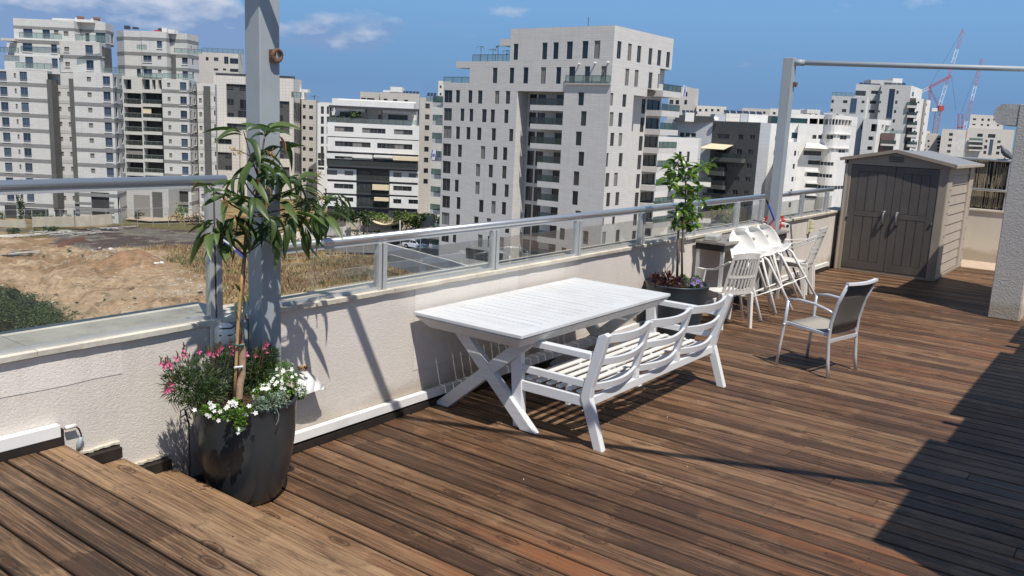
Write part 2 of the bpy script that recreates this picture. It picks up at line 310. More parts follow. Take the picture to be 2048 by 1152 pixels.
M['glass_pale'] = glassmat('pale_terrace_glass', (0.74, 0.84, 0.83), 0.12)
M['glass_city'] = glassmat('balcony_glass', (0.42, 0.54, 0.53), 0.06)

# ------------------------------------------------------------------ mesh builder
class MB:
    def __init__(s): s.v = []; s.f = []; s.uv = []; s.mi = []
    def add(s, vs, fs, uvs=None, mi=0):
        b = len(s.v); s.v.extend([tuple(map(float, p)) for p in vs])
        for k, f in enumerate(fs):
            s.f.append(tuple(b + i for i in f)); s.mi.append(mi)
            s.uv.append(uvs[k] if uvs else None)
    def box(s, x0, y0, z0, x1, y1, z1, mi=0):
        s.add([(x0, y0, z0), (x1, y0, z0), (x1, y1, z0), (x0, y1, z0), (x0, y0, z1), (x1, y0, z1), (x1, y1, z1), (x0, y1, z1)],
              [(3, 2, 1, 0), (4, 5, 6, 7), (0, 1, 5, 4), (1, 2, 6, 5), (2, 3, 7, 6), (3, 0, 4, 7)], mi=mi)
    def obox(s, o, ax, ay, az, mi=0):      # box from corner o along three edge vectors (right-handed)
        o = Vector(o); ax = Vector(ax); ay = Vector(ay); az = Vector(az)
        p = [o, o + ax, o + ax + ay, o + ay]; p += [q + az for q in p]
        fs = [(3, 2, 1, 0), (4, 5, 6, 7), (0, 1, 5, 4), (1, 2, 6, 5), (2, 3, 7, 6), (3, 0, 4, 7)]
        if ax.cross(ay).dot(az) < 0: fs = [tuple(reversed(f)) for f in fs]
        s.add(p, fs, mi=mi)
    def bar(s, p0, p1, w, h, up=(0, 0, 1), mi=0):   # w sideways, h along up
        p0 = Vector(p0); p1 = Vector(p1); d = p1 - p0; up = Vector(up)
        side = d.cross(up)
        if side.length < 1e-6: side = Vector((1, 0, 0))
        side.normalize(); u = side.cross(d).normalized()
        s.obox(p0 - side * w / 2 - u * h / 2, side * w, d, u * h, mi)
    def tube(s, pts, r, n=8, cap=True, mi=0):
        pts = [Vector(p) for p in pts]; rs = r if isinstance(r, (list, tuple)) else [r] * len(pts)
        vs = []; prev = None
        for i, p in enumerate(pts):
            d = (pts[min(i + 1, len(pts) - 1)] - pts[max(i - 1, 0)]).normalized()
            if prev is None:
                a = d.orthogonal().normalized()
            else:
                a = prev - d * prev.dot(d)
                a = a.normalized() if a.length > 1e-6 else d.orthogonal().normalized()
            prev = a; b = d.cross(a)
            for k in range(n):
                t = 2 * math.pi * k / n; vs.append(p + (a * math.cos(t) + b * math.sin(t)) * rs[i])
        fs = []
        for i in range(len(pts) - 1):
            for k in range(n):
                k2 = (k + 1) % n; fs.append((i * n + k, i * n + k2, (i + 1) * n + k2, (i + 1) * n + k))
        if cap: fs.append(tuple(reversed(range(n)))); fs.append(tuple((len(pts) - 1) * n + k for k in range(n)))
        s.add(vs, fs, mi=mi)
    def prism(s, poly, o, a, b, ext, mi=0):     # poly [(s,t)] in plane o+s*a+t*b, extruded by ext
        o = Vector(o); a = Vector(a); b = Vector(b); e = Vector(ext); n = len(poly)
        p = [o + a * x + b * y for x, y in poly]; q = [v + e for v in p]
        fs = [tuple(reversed(range(n))), tuple(range(n, 2 * n))] + [(i, (i + 1) % n, n + (i + 1) % n, n + i) for i in range(n)]
        area = sum(poly[i][0] * poly[(i + 1) % n][1] - poly[(i + 1) % n][0] * poly[i][1] for i in range(n))
        if area * a.cross(b).dot(e) < 0: fs = [tuple(reversed(f)) for f in fs]
        s.add(p + q, fs, mi=mi)
    def lathe(s, prof, n=32, c=(0, 0, 0), mi=0):
        vs = [(c[0] + r * math.cos(2 * math.pi * k / n), c[1] + r * math.sin(2 * math.pi * k / n), c[2] + z) for r, z in prof for k in range(n)]
        fs = [(i * n + k, i * n + (k + 1) % n, (i + 1) * n + (k + 1) % n, (i + 1) * n + k) for i in range(len(prof) - 1) for k in range(n)]
        s.add(vs, fs, mi=mi)
    def quad(s, a, b, c, d, uv=None, mi=0): s.add([a, b, c, d], [(0, 1, 2, 3)], [uv] if uv else None, mi)
    def mesh(s, name, mats, smooth=False, off=None):
        me = bpy.data.meshes.new(name)
        v = s.v
        if off is not None: v = [off @ Vector(p) for p in v]
        me.from_pydata(v, [], s.f)
        mats = mats if isinstance(mats, (list, tuple)) else [mats]
        for m in mats: me.materials.append(m)
        if len(mats) > 1: me.polygons.foreach_set('material_index', s.mi)
        if any(u is not None for u in s.uv):
            ul = me.uv_layers.new(name='UVMap'); dat = []
            for f, u in zip(s.f, s.uv):
                dat.extend(sum((list(map(float, q)) for q in (u if u else [(0, 0)] * len(f))), []))
            ul.data.foreach_set('uv', dat)
        if smooth: me.polygons.foreach_set('use_smooth', [True] * len(me.polygons))
        me.update(); return me
INV = {}
def link(name, me, parent=None, loc=None, rot=None, mtx=None):
    o = bpy.data.objects.new(name, me); COL.objects.link(o)
    if parent is not None: o.parent = parent
    if mtx is not None: o.matrix_local = mtx
    if loc is not None: o.location = loc
    if rot is not None: o.rotation_euler = rot
    return o
def build(mb, name, m, parent=None, smooth=False, bevel=0.0, world=False, auto=None):
    """link mb as one object; world=True: vertices are world coordinates, turned into the parent's space"""
    off = None
    if world and parent is not None:
        off = INV.get(parent.name)
    me = mb.mesh(name, m, smooth, off); o = link(name, me, parent)
    if bevel:
        bv = o.modifiers.new('bevel', 'BEVEL'); bv.width = bevel; bv.segments = 2; bv.limit_method = 'ANGLE'; bv.angle_limit = math.radians(40)
    return o
def tag(o, label=None, cat=None, group=None, kind=None):
    if label: o['label'] = label
    if cat: o['category'] = cat
    if group: o['group'] = group
    if kind: o['kind'] = kind
    return o
def thing(name, label, cat, loc=(0, 0, 0), rz=0.0, group=None):
    o = bpy.data.objects.new(name, None); COL.objects.link(o); o.empty_display_size = 0.1
    o.location = loc; o.rotation_euler = (0, 0, rz); tag(o, label, cat, group)
    INV[o.name] = (Matrix.Translation(Vector(loc)) @ Matrix.Rotation(rz, 4, 'Z')).inverted()
    return o
def struct(mb, name, m, smooth=False, kind='structure', bevel=0): return tag(build(mb, name, m, smooth=smooth, bevel=bevel), kind=kind)
def children(o): return [c for c in COL.objects if c.parent is o]
def dup_tree(root, loc, rz, label, kids=None):
    r = root.copy(); COL.objects.link(r); r.location = loc; r.rotation_euler = (0, 0, rz); r['label'] = label
    for c in (kids or children(root)):
        d = c.copy(); COL.objects.link(d); d.parent = r
        for g in children(c):
            h = g.copy(); COL.objects.link(h); h.parent = d
    INV[r.name] = (Matrix.Translation(Vector(loc)) @ Matrix.Rotation(rz, 4, 'Z')).inverted()
    return r
# ================================================================== TERRACE
PITCH = 0.1425; BW = 0.1325; BT = 0.028
def plank(parent, x0, y0, y1, z, m, w=BW, dz=0.0, shade=0):
    """one chamfered board lying along Y, its own origin at its middle"""
    c = 0.006; h = w / 2; L = (y1 - y0) / 2
    pr = [(-h, -BT), (h, -BT), (h, -c), (h - c, 0), (-h + c, 0), (-h, -c)]
    vs = [(x, -L, zz) for x, zz in pr] + [(x, L, zz) for x, zz in pr]
    fs = [(0, 1, 2, 3, 4, 5), (11, 10, 9, 8, 7, 6)] + [(i, i + 6, (i + 1) % 6 + 6, (i + 1) % 6) for i in range(6)]
    me = bpy.data.meshes.new('plank'); me.from_pydata(vs, [], [tuple(reversed(f)) for f in fs]); me.materials.append(m)
    o = link('plank', me, parent, loc=(x0 + w / 2, (y0 + y1) / 2, z + dz)); o.rotation_euler = (0, rnd.uniform(-0.004, 0.004), rnd.uniform(-0.0006, 0.0006))
    return o
mb = MB(); mb.box(2.40, -3.2, -0.14, 16.66, 4.10, -0.06); deck = struct(mb, 'deck', M['gap'])  # slab coloured black to deepen the shade seen between the boards
x = 2.50; k = 0
while x < 16.6:
    yj = rnd.choice([None, None, rnd.uniform(-0.2, 3.2)]); dz = rnd.uniform(-0.0015, 0.0015); y1 = 4.085 + rnd.uniform(-0.008, 0.006)
    if yj is None: plank(deck, x, -3.1, y1, 0, M['deck'], dz=dz)
    else:
        plank(deck, x, -3.1, yj - 0.002, 0, M['deck'], dz=dz); plank(deck, x, yj + 0.002, y1, 0, M['deck'], dz=dz + 0.001)
    x += PITCH; k += 1
b = MB()
for i in range(42):
    for j in range(9):
        for o in (.028, .105):
            sx_, sy_ = 2.50 + PITCH * i + o + rnd.uniform(-.004, .004), -0.9 + .6 * j + rnd.uniform(-.006, .006); b.add([(sx_ + .0042 * math.cos(a), sy_ + .0042 * math.sin(a), .0022) for a in (0, 1.05, 2.09, 3.14, 4.19, 5.24)], [(0, 1, 2, 3, 4, 5)])
for i in range(16):
    for j in range(9):
        for o in (.028, .105):
            sx_, sy_ = 1.913 - PITCH * (i + 1) + o + rnd.uniform(-.004, .004), -0.9 + .6 * j + rnd.uniform(-.006, .006); b.add([(sx_ + .0042 * math.cos(a), sy_ + .0042 * math.sin(a), .4572) for a in (0, 1.05, 2.09, 3.14, 4.19, 5.24)], [(0, 1, 2, 3, 4, 5)])
build(b, 'screw_heads', simple('dull_screw', (.045, .04, .036), .5, .4), deck)['kind'] = 'stuff'
def flight(name, x0, x1, z, n, m, y1=4.085):
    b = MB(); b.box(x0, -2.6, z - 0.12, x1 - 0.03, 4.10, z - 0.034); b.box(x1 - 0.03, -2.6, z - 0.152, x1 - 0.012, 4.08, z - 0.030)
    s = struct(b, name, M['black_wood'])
    for i in range(n):
        xx = x1 - (i + 1) * PITCH + 0.004
        yj = rnd.uniform(0.3, 2.3) if (i % 3 == 1 and n > 4) else None
        if yj: plank(s, xx, -2.6, yj - 0.002, z, m, dz=0); plank(s, xx, yj + 0.002, y1, z, m, dz=0.0012)
        else: plank(s, xx, -2.6, y1 + rnd.uniform(-0.01, 0.005), z, m, dz=rnd.uniform(-0.001, 0.001))
    return s
flight('raised_platform', -2.6, 1.913, 0.455, 31, M['deck_near'])
flight('upper_step', 1.88, 2.200, 0.303, 2, M['deck_near'])
flight('lower_step', 2.17, 2.480, 0.155, 2, M['deck_near'])

# ---- the building we stand on
mb = MB(); mb.box(-6, -14, -23.5, 18.0, 4.36, -0.16); struct(mb, 'own_building', M['stucco_pillar'])
mb = MB(); mb.box(16.67, -6, -0.15, 17.9, 4.13, -0.012); struct(mb, 'roof_paving', M['pave'])

# ---- parapet
par = thing('parapet_wall', 'long plastered parapet wall with a pale stone coping along the wooden deck', 'wall', (3.0, 4.14, 0))
mb = MB()
# irregular underside is hidden by the coping: wall body with a lightly uneven face
nx = 160
for i in range(nx):
    xa = -2.6 + (20.4 / nx) * i; xb = xa + 20.4 / nx
    mb.quad((xa, 4.14, -0.3), (xb, 4.14, -0.3), (xb, 4.14, 0.916), (xa, 4.14, 0.916))
mb.box(-2.6, 4.141, -0.3, 17.8, 4.36, 0.915)
build(mb, 'wall_body', M['stucco'], par, world=True)
mb = MB(); xs = -2.6
while xs < 14.3:
    old = xs < 2.9
    L = rnd.uniform(1.0, 1.3) if xs < 2.9 else 1.22
    xe = min(xs + L, 2.965) if xs < 2.96 else xs + L
    y1 = 4.58 if old else 4.40
    b = MB(); n = 14; h = 0.031; off = rnd.uniform(-0.003, 0.003)
    for i in range(n):          # chipped lower front edge
        a0 = xs + 0.0015 + (xe - xs - 0.003) * i / n; a1 = xs + 0.0015 + (xe - xs - 0.003) * (i + 1) / n
        d0 = 0.004 * mnoise.noise(Vector((a0 * 9, 1.7, 0))); d1 = 0.004 * mnoise.noise(Vector((a1 * 9, 1.7, 0)))
        y0 = 4.107 + off
        b.add([(a0, y0 + 0.003, 0.945), (a1, y0 + 0.003, 0.945), (a1, y0, 0.941), (a0, y0, 0.941), (a1, y0 + 0.002 + abs(d1), 0.914 + d1), (a0, y0 + 0.002 + abs(d0), 0.914 + d0), (a1, y1, 0.945), (a0, y1, 0.945), (a1, y1, 0.914), (a0, y1, 0.914)],
              [(0, 3, 2, 1), (3, 5, 4, 2), (7, 0, 1, 6), (5, 9, 8, 4), (9, 7, 6, 8)])
    b.add([(xs + .0015, 4.11, .914), (xs + .0015, 4.11, .944), (xs + .0015, y1, .944), (xs + .0015, y1, .914), (xe - .0015, 4.11, .914), (xe - .0015, 4.11, .944), (xe - .0015, y1, .944), (xe - .0015, y1, .914)], [(0, 1, 2, 3), (7, 6, 5, 4)])
    build(b, 'coping_stone', [M['coping_old'] if old else M['coping']], par, world=True)
    xs = xe
    if 2.9 < xs < 3.1: xs = 2.966
def patch(x0, x1, z0, z1, m=M['stucco_patch'], y=4.137):
    b = MB(); n = 24; top = []; bot = []
    for i in range(n + 1):
        xx = x0 + (x1 - x0) * i / n
        bot.append((xx, y, z0 + 0.012 * mnoise.noise(Vector((xx * 5, z0 * 9, 3)))))
        top.append((xx, y, z1 + 0.004 * mnoise.noise(Vector((xx * 9, z1 * 9, 5)))))
    for i in range(n): b.quad(bot[i], bot[i + 1], top[i + 1], top[i])
    build(b, 'plaster_patch', m, par, world=True)
patch(4.42, 5.66, 0.30, 0.905); patch(-1.2, 2.23, 0.74, 0.905, y=4.1375)
# strip of fresh plaster and rotten boards where steps meet the wall
for xa, xb, z in ((1.935, 2.185, 0.303), (2.235, 2.462, 0.155)):
    b = MB(); b.box(xa, 4.085, z + 0.002, xb, 4.137, z + 0.058); build(b, 'rough_joint', M['black_wood'], par, world=True)
    b = MB(); n = 10
    for i in range(n):
        a0 = xa - 0.02 + (xb - xa + 0.03) * i / n; a1 = xa - 0.02 + (xb - xa + 0.03) * (i + 1) / n; zz = z + 0.062 + 0.006 * rnd.random()
        b.obox((a0, 4.118 + 0.006 * rnd.random(), zz), (a1 - a0, 0, 0.004 * rnd.uniform(-1, 1)), (0, 0.02, 0), (0, 0, 0.010 + 0.006 * rnd.random()))
    build(b, 'plaster_edge', M['coping'], par, world=True)
b = MB(); b.box(-2.6, 4.095, 0.42, 1.90, 4.138, 0.535); build(b, 'skirting_and_shade_strip', M['black_wood'], par, world=True)
b = MB(); b.box(2.49, 4.088, -0.05, 14.2, 4.138, 0.045); build(b, 'skirting_and_shade_strip', M['black_wood'], par, world=True)  # dark strip painting the shade between deck edge and wall

# ---- white cable trunking along the wall
def trunking(label, segs, zt):
    t = thing('cable_trunking', label, 'cable trunking', (segs[0][0], 4.13, zt))
    for a, c in segs:
        bb = MB(); bb.box(a, 4.092, zt - 0.062, c, 4.1372, zt); build(bb, 'trunking_length', M['trunk_white'], t, bevel=0.003, world=True)
    return t
ztr = float(ony(700, 832, 4.10)[2])
trunking('white plastic cable trunking along the foot of the wall above the raised platform', [(-2.6, 0.4), (0.402, 1.885)], float(ony(60, 864, 4.10)[2]) + 0.0)
trunking('white plastic cable trunking along the wall foot on the main deck', [(3.0, 3.88), (3.882, 5.1), (5.102, 6.9), (6.902, 7.9), (7.902, 9.2), (9.202, 14.15)], ztr)
c = MB(); p = [ony(131, 856, 4.11), ony(150, 852, 4.11), ony(158, 858, 4.11), ony(162, 868, 4.11), ony(163, 876, 4.12)]
c.tube(p, 0.004, 6); cb = thing('cable', 'black cable leaving the end of the trunking into a grey sleeve beside the steps', 'cable', tuple(p[0]))
build(c, 'cable_core', M['black'], cb, world=True, smooth=True)
c = MB(); c.tube([ony(130, 856, 4.11), ony(152, 851, 4.11)], 0.011, 8); build(c, 'white_gland', M['trunk_white'], cb, world=True, smooth=True)
c = MB(); c.tube([ony(163, 873, 4.12), ony(158, 890, 4.125), ony(156, 902, 4.13)], [0.011, 0.014, 0.010], 8); build(c, 'grey_sleeve', M['post'], cb, world=True, smooth=True)

# ---- railings
def railing(label, x0, x1, posts, ztop, zglass, y=4.145, r=0.026):
    t = thing('glass_railing', label, 'railing', (x0, y, 0.945))
    b = MB(); b.tube([(x0, y, ztop - r), (x1, y, ztop - r)], r, 20); build(b, 'handrail', M['alu'], t, world=True, smooth=True)
    b = MB(); b.box(x0 + 0.01, y - 0.012, ztop - 2 * r - 0.018, x1 - 0.01, y + 0.012, ztop - 2 * r + 0.004); build(b, 'handrail_channel', M['alu_dull'], t, world=True)
    for px in posts:
        b = MB(); b.box(px - 0.034, y - 0.022, 0.9455, px - 0.006, y + 0.026, ztop - 2 * r - 0.018); b.box(px + 0.004, y - 0.026, 0.9455, px + 0.040, y + 0.022, ztop - 2 * r - 0.018)
        p = build(b, 'post', M['alu_dull'], t, world=True, bevel=0.002)
        b = MB(); b.box(px - 0.0055, y - 0.015, 0.946, px + 0.0035, y + 0.018, ztop - 2 * r - 0.02); build(b, 'gasket', M['gap'], p, world=False)
        b_ = children(p)[-1]; b_.data.transform(INV[t.name])
    xsn = [x0] + list(posts) + [x1]
    for a, c in zip(xsn[:-1], xsn[1:]):
        if c - a < 0.2: continue
        b = MB(); b.box(a + (0.041 if a in posts else 0.01), y - 0.002, 0.965, c - (0.036 if c in posts else 0.01), y + 0.006, zglass)
        build(b, 'glass_pane', M['glass'], t, world=True)
    b = MB(); b.box(x0 + 0.01, y - 0.006, 0.9455, x1 - 0.01, y + 0.010, 0.966); build(b, 'bottom_channel', M['alu_dull'], t, world=True)
    return t
pxs = [float(ony(x_, y_, 4.145)[0]) for x_, y_ in ((760, 580), (986, 540), (1152, 512), (1280, 488), (1384, 470), (1470, 455))]
railing('waist high glass railing with round aluminium handrail on the coping beyond the white table', 3.125, 11.10, pxs + [11.05], 1.337, 1.20)
pxs = [float(ony(x_, y_, 4.145)[0]) for x_, y_ in ((1600, 433), (1650, 424))]
railing('short glass railing between the far steel post and the storage shed', 11.34, 14.1, pxs, 1.337, 1.20)
railing('taller glass railing at the left above the raised platform', -2.6, 2.87, [-1.9, -0.35, 1.2, 2.785], 1.748, 1.585, r=0.024)

# ---- pergola posts and bars
def steel_post(x0, x1, y0, y1, zt, label):
    t = thing('steel_post', label, 'post', ((x0 + x1) / 2, (y0 + y1) / 2, 0))
    b = MB(); b.box(x0, y0, 0.0, x1, y1, zt); build(b, 'shaft', M['post'], t, world=True, bevel=0.006)
    b = MB(); b.box(x0 - 0.05, y0 - 0.02, 0.001, x1 + 0.05, y1 - 0.005, 0.012); build(b, 'base_plate', M['post'], t, world=True)
    return t
pL = steel_post(2.975, 3.108, 3.965, 4.095, 3.10, 'tall grey square steel post behind the mango pot with a rusty ring on it')
pR = steel_post(11.16, 11.295, 3.965, 4.095, 3.09, 'grey square steel post near the shed carrying the crossbar')
def ring(parent, x, y, z, r=0.030):
    b = MB(); pts = [(x + r * math.cos(a), y - 0.03 - 0.004 * math.sin(a), z + r * math.sin(a)) for a in [2 * math.pi * i / 14 for i in range(15)]]
    b.tube(pts, 0.011, 8, cap=False); b.box(x - 0.032, y - 0.032, z - 0.028, x - 0.008, y - 0.0005, z + 0.030); build(b, 'rusty_ring', M['rust'], parent, world=True, smooth=False)
b = MB(); b.box(2.80, 3.95, 3.07, 3.12, 4.09, 3.085); build(b, 'head_plate', M['post'], pL, world=True)
ring(pL, 3.066, 3.965, 2.405); ring(pR, 11.27, 3.965, 2.76, 0.024)
b = MB(); b.box(2.86, 4.10, 0.30, 2.973, 4.136, 0.913); build(b, 'wall_plate', M['post'], pL, world=True)
def crossbar(p0, p1, label, r=0.032):
    t = thing('crossbar', label, 'crossbar', p0)
    b = MB(); b.tube([p0, p1], r, 16); build(b, 'bar_tube', M['post'], t, world=True, smooth=True)
    d = (Vector(p1) - Vector(p0)).normalized(); b = MB(); b.tube([Vector(p0) - d * 0.02, Vector(p0) + d * 0.10], r * 1.25, 16); build(b, 'end_socket', M['post'], t, world=True, smooth=True)
p0 = Vector((11.25, 3.955, 3.035)); q = pray(2048, 138)
# the bar runs outward over the deck at a slant; find its far end on that sight line
dd = Vector((0.42, -1.0)); A = np.array([[q[0], -dd.x], [q[1], -dd.y]]); s_, t_ = np.linalg.solve(A, np.array([p0.x, p0.y]))
p1 = Vector(EYE + q * s_); p1 = p0 + (p1 - p0) * 1.6
crossbar(tuple(p0), tuple(p1), 'round grey crossbar reaching out from the far steel post over the deck')
crossbar((2.85, 3.93, 3.03), (4.82, -1.0, 3.05), 'round grey crossbar on top of the near steel post', 0.036)

# ---- house beside the deck (throws the shade over the right of the deck)
hs = thing('house', 'house wall along the deck with a plain roof edge', 'house', (7.5, -0.4, 0))
mb = MB(); mb.box(3.92, -6.0, 0, 10.98, -0.45, 2.5); mb.box(3.90, -6.0, 2.5, 11.0, -0.435, 2.6); build(mb, 'wall', M['stucco_pillar'], hs, world=True)
mb = MB()
for xa, xb in ((4.85, 5.86), (6.32, 6.40), (6.60, 9.3), (9.62, 9.70), (9.86, 10.99)): mb.box(xa, -0.434, 2.56, xb, -0.32, 2.598)
build(mb, 'roof_edge', M['coping'], hs, world=True)

# ---- pillar wall at the far right
pw = thing('pillar_wall', 'rough grey plastered wall end standing on the deck right of the shed', 'wall', (12.0, 1.3, 0))
mb = MB(); mb.box(11.95, 1.124, 0.0, 14.25, 1.46, 2.60); build(mb, 'wall_body', M['stucco_pillar'], pw, world=True, bevel=0.008)
mb = MB(); mb.box(12.0, 1.117, 0.0, 14.25, 1.1235, 2.58); build(mb, 'cream_side', M['stucco_end'], pw, world=True)
mb = MB(); mb.box(11.94, 1.10, 2.602, 14.2, 1.40, 2.640); build(mb, 'cap', M['white_metal'], pw, world=True)
poly = [(0.0, 0.0), (0.16, 0.0)] + [(0.16 + 0.105 * math.sin(a), 0.125 - 0.125 * math.cos(a)) for a in [math.pi * i / 12 for i in range(1, 12)]] + [(0.16, 0.25), (0.0, 0.25)]
mb = MB(); mb.prism(poly, (11.96, 1.461, 2.35), (0, 1, 0), (0, 0, 1), (0.6, 0, 0)); build(mb, 'rounded_block', M['concrete'], pw, world=True)

# ---- end parapet with reed screen
ep = thing('end_parapet', 'cream plastered parapet at the far end of the roof', 'wall', (17.8, 2, 0))
mb = MB(); mb.box(17.78, -6, -0.2, 18.0, 4.13, 0.915); build(mb, 'wall_body', M['stucco_end'], ep, world=True)
mb = MB(); mb.box(17.75, -6, 0.9155, 18.03, 4.13, 0.945); build(mb, 'coping_strip', M['coping'], ep, world=True)
rs = thing('reed_screen', 'dark reed screen tied behind the railing on the end parapet', 'screen', (17.86, 2.4, 0.95))
mb = MB(); mb.box(17.90, 0.6, 0.95, 17.915, 3.6, 1.84); build(mb, 'backing', M['gap'], rs, world=True)
mb = MB()
for i in range(620):
    y = 0.62 + rnd.random() * 2.95; z0 = rnd.choice([0.955, 0.955, 1.36]); h = rnd.uniform(0.25, 0.48)
    if z0 < 1 and rnd.random() < 0.4: h = 0.87
    mb.bar((17.885 + rnd.uniform(-.008, .008), y, z0 + rnd.uniform(0, 0.05)), (17.885, y + rnd.uniform(-0.03, 0.03), z0 + h), 0.007, 0.007, (1, 0, 0))
o = build(mb, 'reed', M['bamboo'], rs, world=True); o['kind'] = 'stuff'
er = thing('end_railing', 'metal railing with top and middle rail on the end parapet', 'railing', (17.84, 2.4, 0.945))
mb = MB(); mb.tube([(17.84, 0.6, 1.845), (17.84, 3.7, 1.845)], 0.028, 10); build(mb, 'top_rail', M['alu_dull'], er, world=True, smooth=True)
mb = MB(); mb.tube([(17.82, 0.6, 1.30), (17.82, 3.7, 1.30)], 0.024, 10); build(mb, 'middle_rail', M['alu'], er, world=True, smooth=True)
for y in (0.9, 2.18, 3.5):
    mb = MB(); mb.box(17.83, y - 0.02, 0.946, 17.86, y + 0.02, 1.83); build(mb, 'post', M['alu_dull'], er, world=True)
# ================================================================== FURNITURE
# ---- table
TX0, TX1, TY0, TY1, TZ = 4.355, 6.47, 3.135, 4.090, 0.758
tb = thing('dining_table', 'long white slatted outdoor table with crossed legs pushed against the wall', 'table', (5.41, 3.61, 0))
FRM = 0.105
for a in ((TX0, TY0, TX1, TY0 + FRM), (TX0, TY1 - FRM, TX1, TY1)):
    mb = MB(); mb.box(a[0], a[1], TZ - 0.022, a[2], a[3], TZ); build(mb, 'rim_board', M['tablew'], tb, world=True, bevel=0.002)
for a in ((TX0, TX0 + FRM), (TX1 - FRM, TX1)):
    mb = MB(); mb.box(a[0], TY0 + FRM + 0.001, TZ - 0.022, a[1], TY1 - FRM - 0.001, TZ - 0.0003); build(mb, 'rim_board', M['tablew'], tb, world=True, bevel=0.002)
n = 20; span = (TX1 - FRM) - (TX0 + FRM); w = span / n
for i in range(n):
    x0 = TX0 + FRM + i * w; g = 0.0042 if i % 2 else 0.0030
    mb = MB(); mb.box(x0 + g, TY0 + FRM + 0.002, TZ - 0.020, x0 + w - g, TY1 - FRM - 0.002, TZ - 0.0005 - rnd.random() * 0.0008); build(mb, 'slat', M['tablew'], tb, world=True, bevel=0.0015)
def ringf(i0, z0, i1, z1):
    b = MB(); o = [(TX0 + i0, TY0 + i0, z0), (TX1 - i0, TY0 + i0, z0), (TX1 - i0, TY1 - i0, z0), (TX0 + i0, TY1 - i0, z0)]
    p = [(TX0 + i1, TY0 + i1, z1), (TX1 - i1, TY0 + i1, z1), (TX1 - i1, TY1 - i1, z1), (TX0 + i1, TY1 - i1, z1)]
    t = 0.03; oi = [(TX0 + i0 + t, TY0 + i0 + t, z0), (TX1 - i0 - t, TY0 + i0 + t, z0), (TX1 - i0 - t, TY1 - i0 - t, z0), (TX0 + i0 + t, TY1 - i0 - t, z0)]
    pi = [(TX0 + i1 + t, TY0 + i1 + t, z1), (TX1 - i1 - t, TY0 + i1 + t, z1), (TX1 - i1 - t, TY1 - i1 - t, z1), (TX0 + i1 + t, TY1 - i1 - t, z1)]
    for i in range(4):
        j = (i + 1) % 4; b.quad(p[i], p[j], o[j], o[i]); b.quad(oi[i], oi[j], pi[j], pi[i]); b.quad(pi[i], pi[j], p[j], p[i]); b.quad(o[i], o[j], oi[j], oi[i])
    return b
build(ringf(0.012, TZ - 0.0225, 0.012, TZ - 0.030), 'shadow_line', M['tablew'], tb, world=True)
build(ringf(0.008, TZ - 0.031, 0.085, TZ - 0.112), 'apron', M['tablew'], tb, world=True)
for xx in (5.05, 5.76):
    mb = MB(); mb.box(xx, TY0 + 0.10, TZ - 0.075, xx + 0.05, TY1 - 0.10, TZ - 0.024); build(mb, 'cross_rail', M['tablew'], tb, world=True)
def xleg(xc):
    H = TZ - 0.113; w = 0.088; t = 0.062
    for ya, yb in ((3.93, 3.24), (3.285, 4.05)):
        d = Vector((0, yb - ya, -H)).normalized(); hw = w / 2 / abs(d.z)
        poly = [(ya - hw, H), (ya + hw, H), (yb + hw, 0.002), (yb - hw, 0.002)]
        xo = xc - t / 2 + (0.004 if ya < 3.5 else 0)
        mb = MB(); mb.prism(poly, (xo, 0, 0), (0, 1, 0), (0, 0, 1), (t - 0.006, 0, 0)); build(mb, 'leg', M['tablew'], tb, world=True, bevel=0.004)
xleg(4.66); xleg(6.16)
mb = MB(); mb.box(4.70, 3.60, 0.30, 6.12, 3.68, 0.355); build(mb, 'stretcher', M['tablew'], tb, world=True, bevel=0.003)

# ---- sofa frame
SX0, SX1 = 4.665, 6.695
sf = thing('sofa_frame', 'white three seat sofa frame without cushions, its back to us, tucked under the table', 'sofa', (5.68, 3.0, 0))
W = M['white_metal']
def rear_upright(x0, x1, name='rear_leg'):
    prof = [(2.660, 0.0), (2.728, 0.0), (2.852, 0.34), (2.842, 0.40), (2.748, 0.775), (2.70, 0.80), (2.672, 0.785), (2.768, 0.42), (2.779, 0.345)]
    mb = MB(); mb.prism(prof, (x0, 0, 0), (0, 1, 0), (0, 0, 1), (x1 - x0, 0, 0)); return mb
for x0 in (SX0, SX1 - 0.052):
    build(rear_upright(x0, x0 + 0.052), 'rear_leg', W, sf, world=True, bevel=0.005)
    mb = MB(); mb.prism([(3.315, 0.0), (3.395, 0.0), (3.455, 0.63), (3.36, 0.63)], (x0, 0, 0), (0, 1, 0), (0, 0, 1), (0.052, 0, 0)); build(mb, 'front_leg', W, sf, world=True, bevel=0.005)
    mb = MB(); mb.obox((x0 - 0.004, 2.79, 0.605), (0.062, 0, 0), (0, 0.66, 0.0), (0, 0, 0.045)); build(mb, 'armrest', W, sf, world=True, bevel=0.005)
    mb = MB(); mb.box(x0 + 0.008, 2.84, 0.275, x0 + 0.046, 3.355, 0.345); build(mb, 'side_rail', W, sf, world=True, bevel=0.004)
    mb = MB(); mb.box(x0 + 0.010, 2.83, 0.405, x0 + 0.044, 3.365, 0.455); build(mb, 'arm_rail', W, sf, world=True, bevel=0.004)
mb = MB(); mb.box(SX0 + 0.052, 2.795, 0.275, SX1 - 0.052, 2.835, 0.335); build(mb, 'back_rail', W, sf, world=True, bevel=0.004)
mb = MB(); mb.box(SX0 + 0.052, 3.355, 0.275, SX1 - 0.052, 3.395, 0.345); build(mb, 'front_rail', W, sf, world=True, bevel=0.004)
for i in range(6):
    y = 2.875 + i * 0.083; mb = MB(); mb.box(SX0 + 0.05, y, 0.347, SX1 - 0.05, y + 0.042, 0.363); build(mb, 'seat_slat', M['white_cream'], sf, world=True, bevel=0.004)
bays = 3; bwid = (SX1 - SX0 - 0.052) / bays
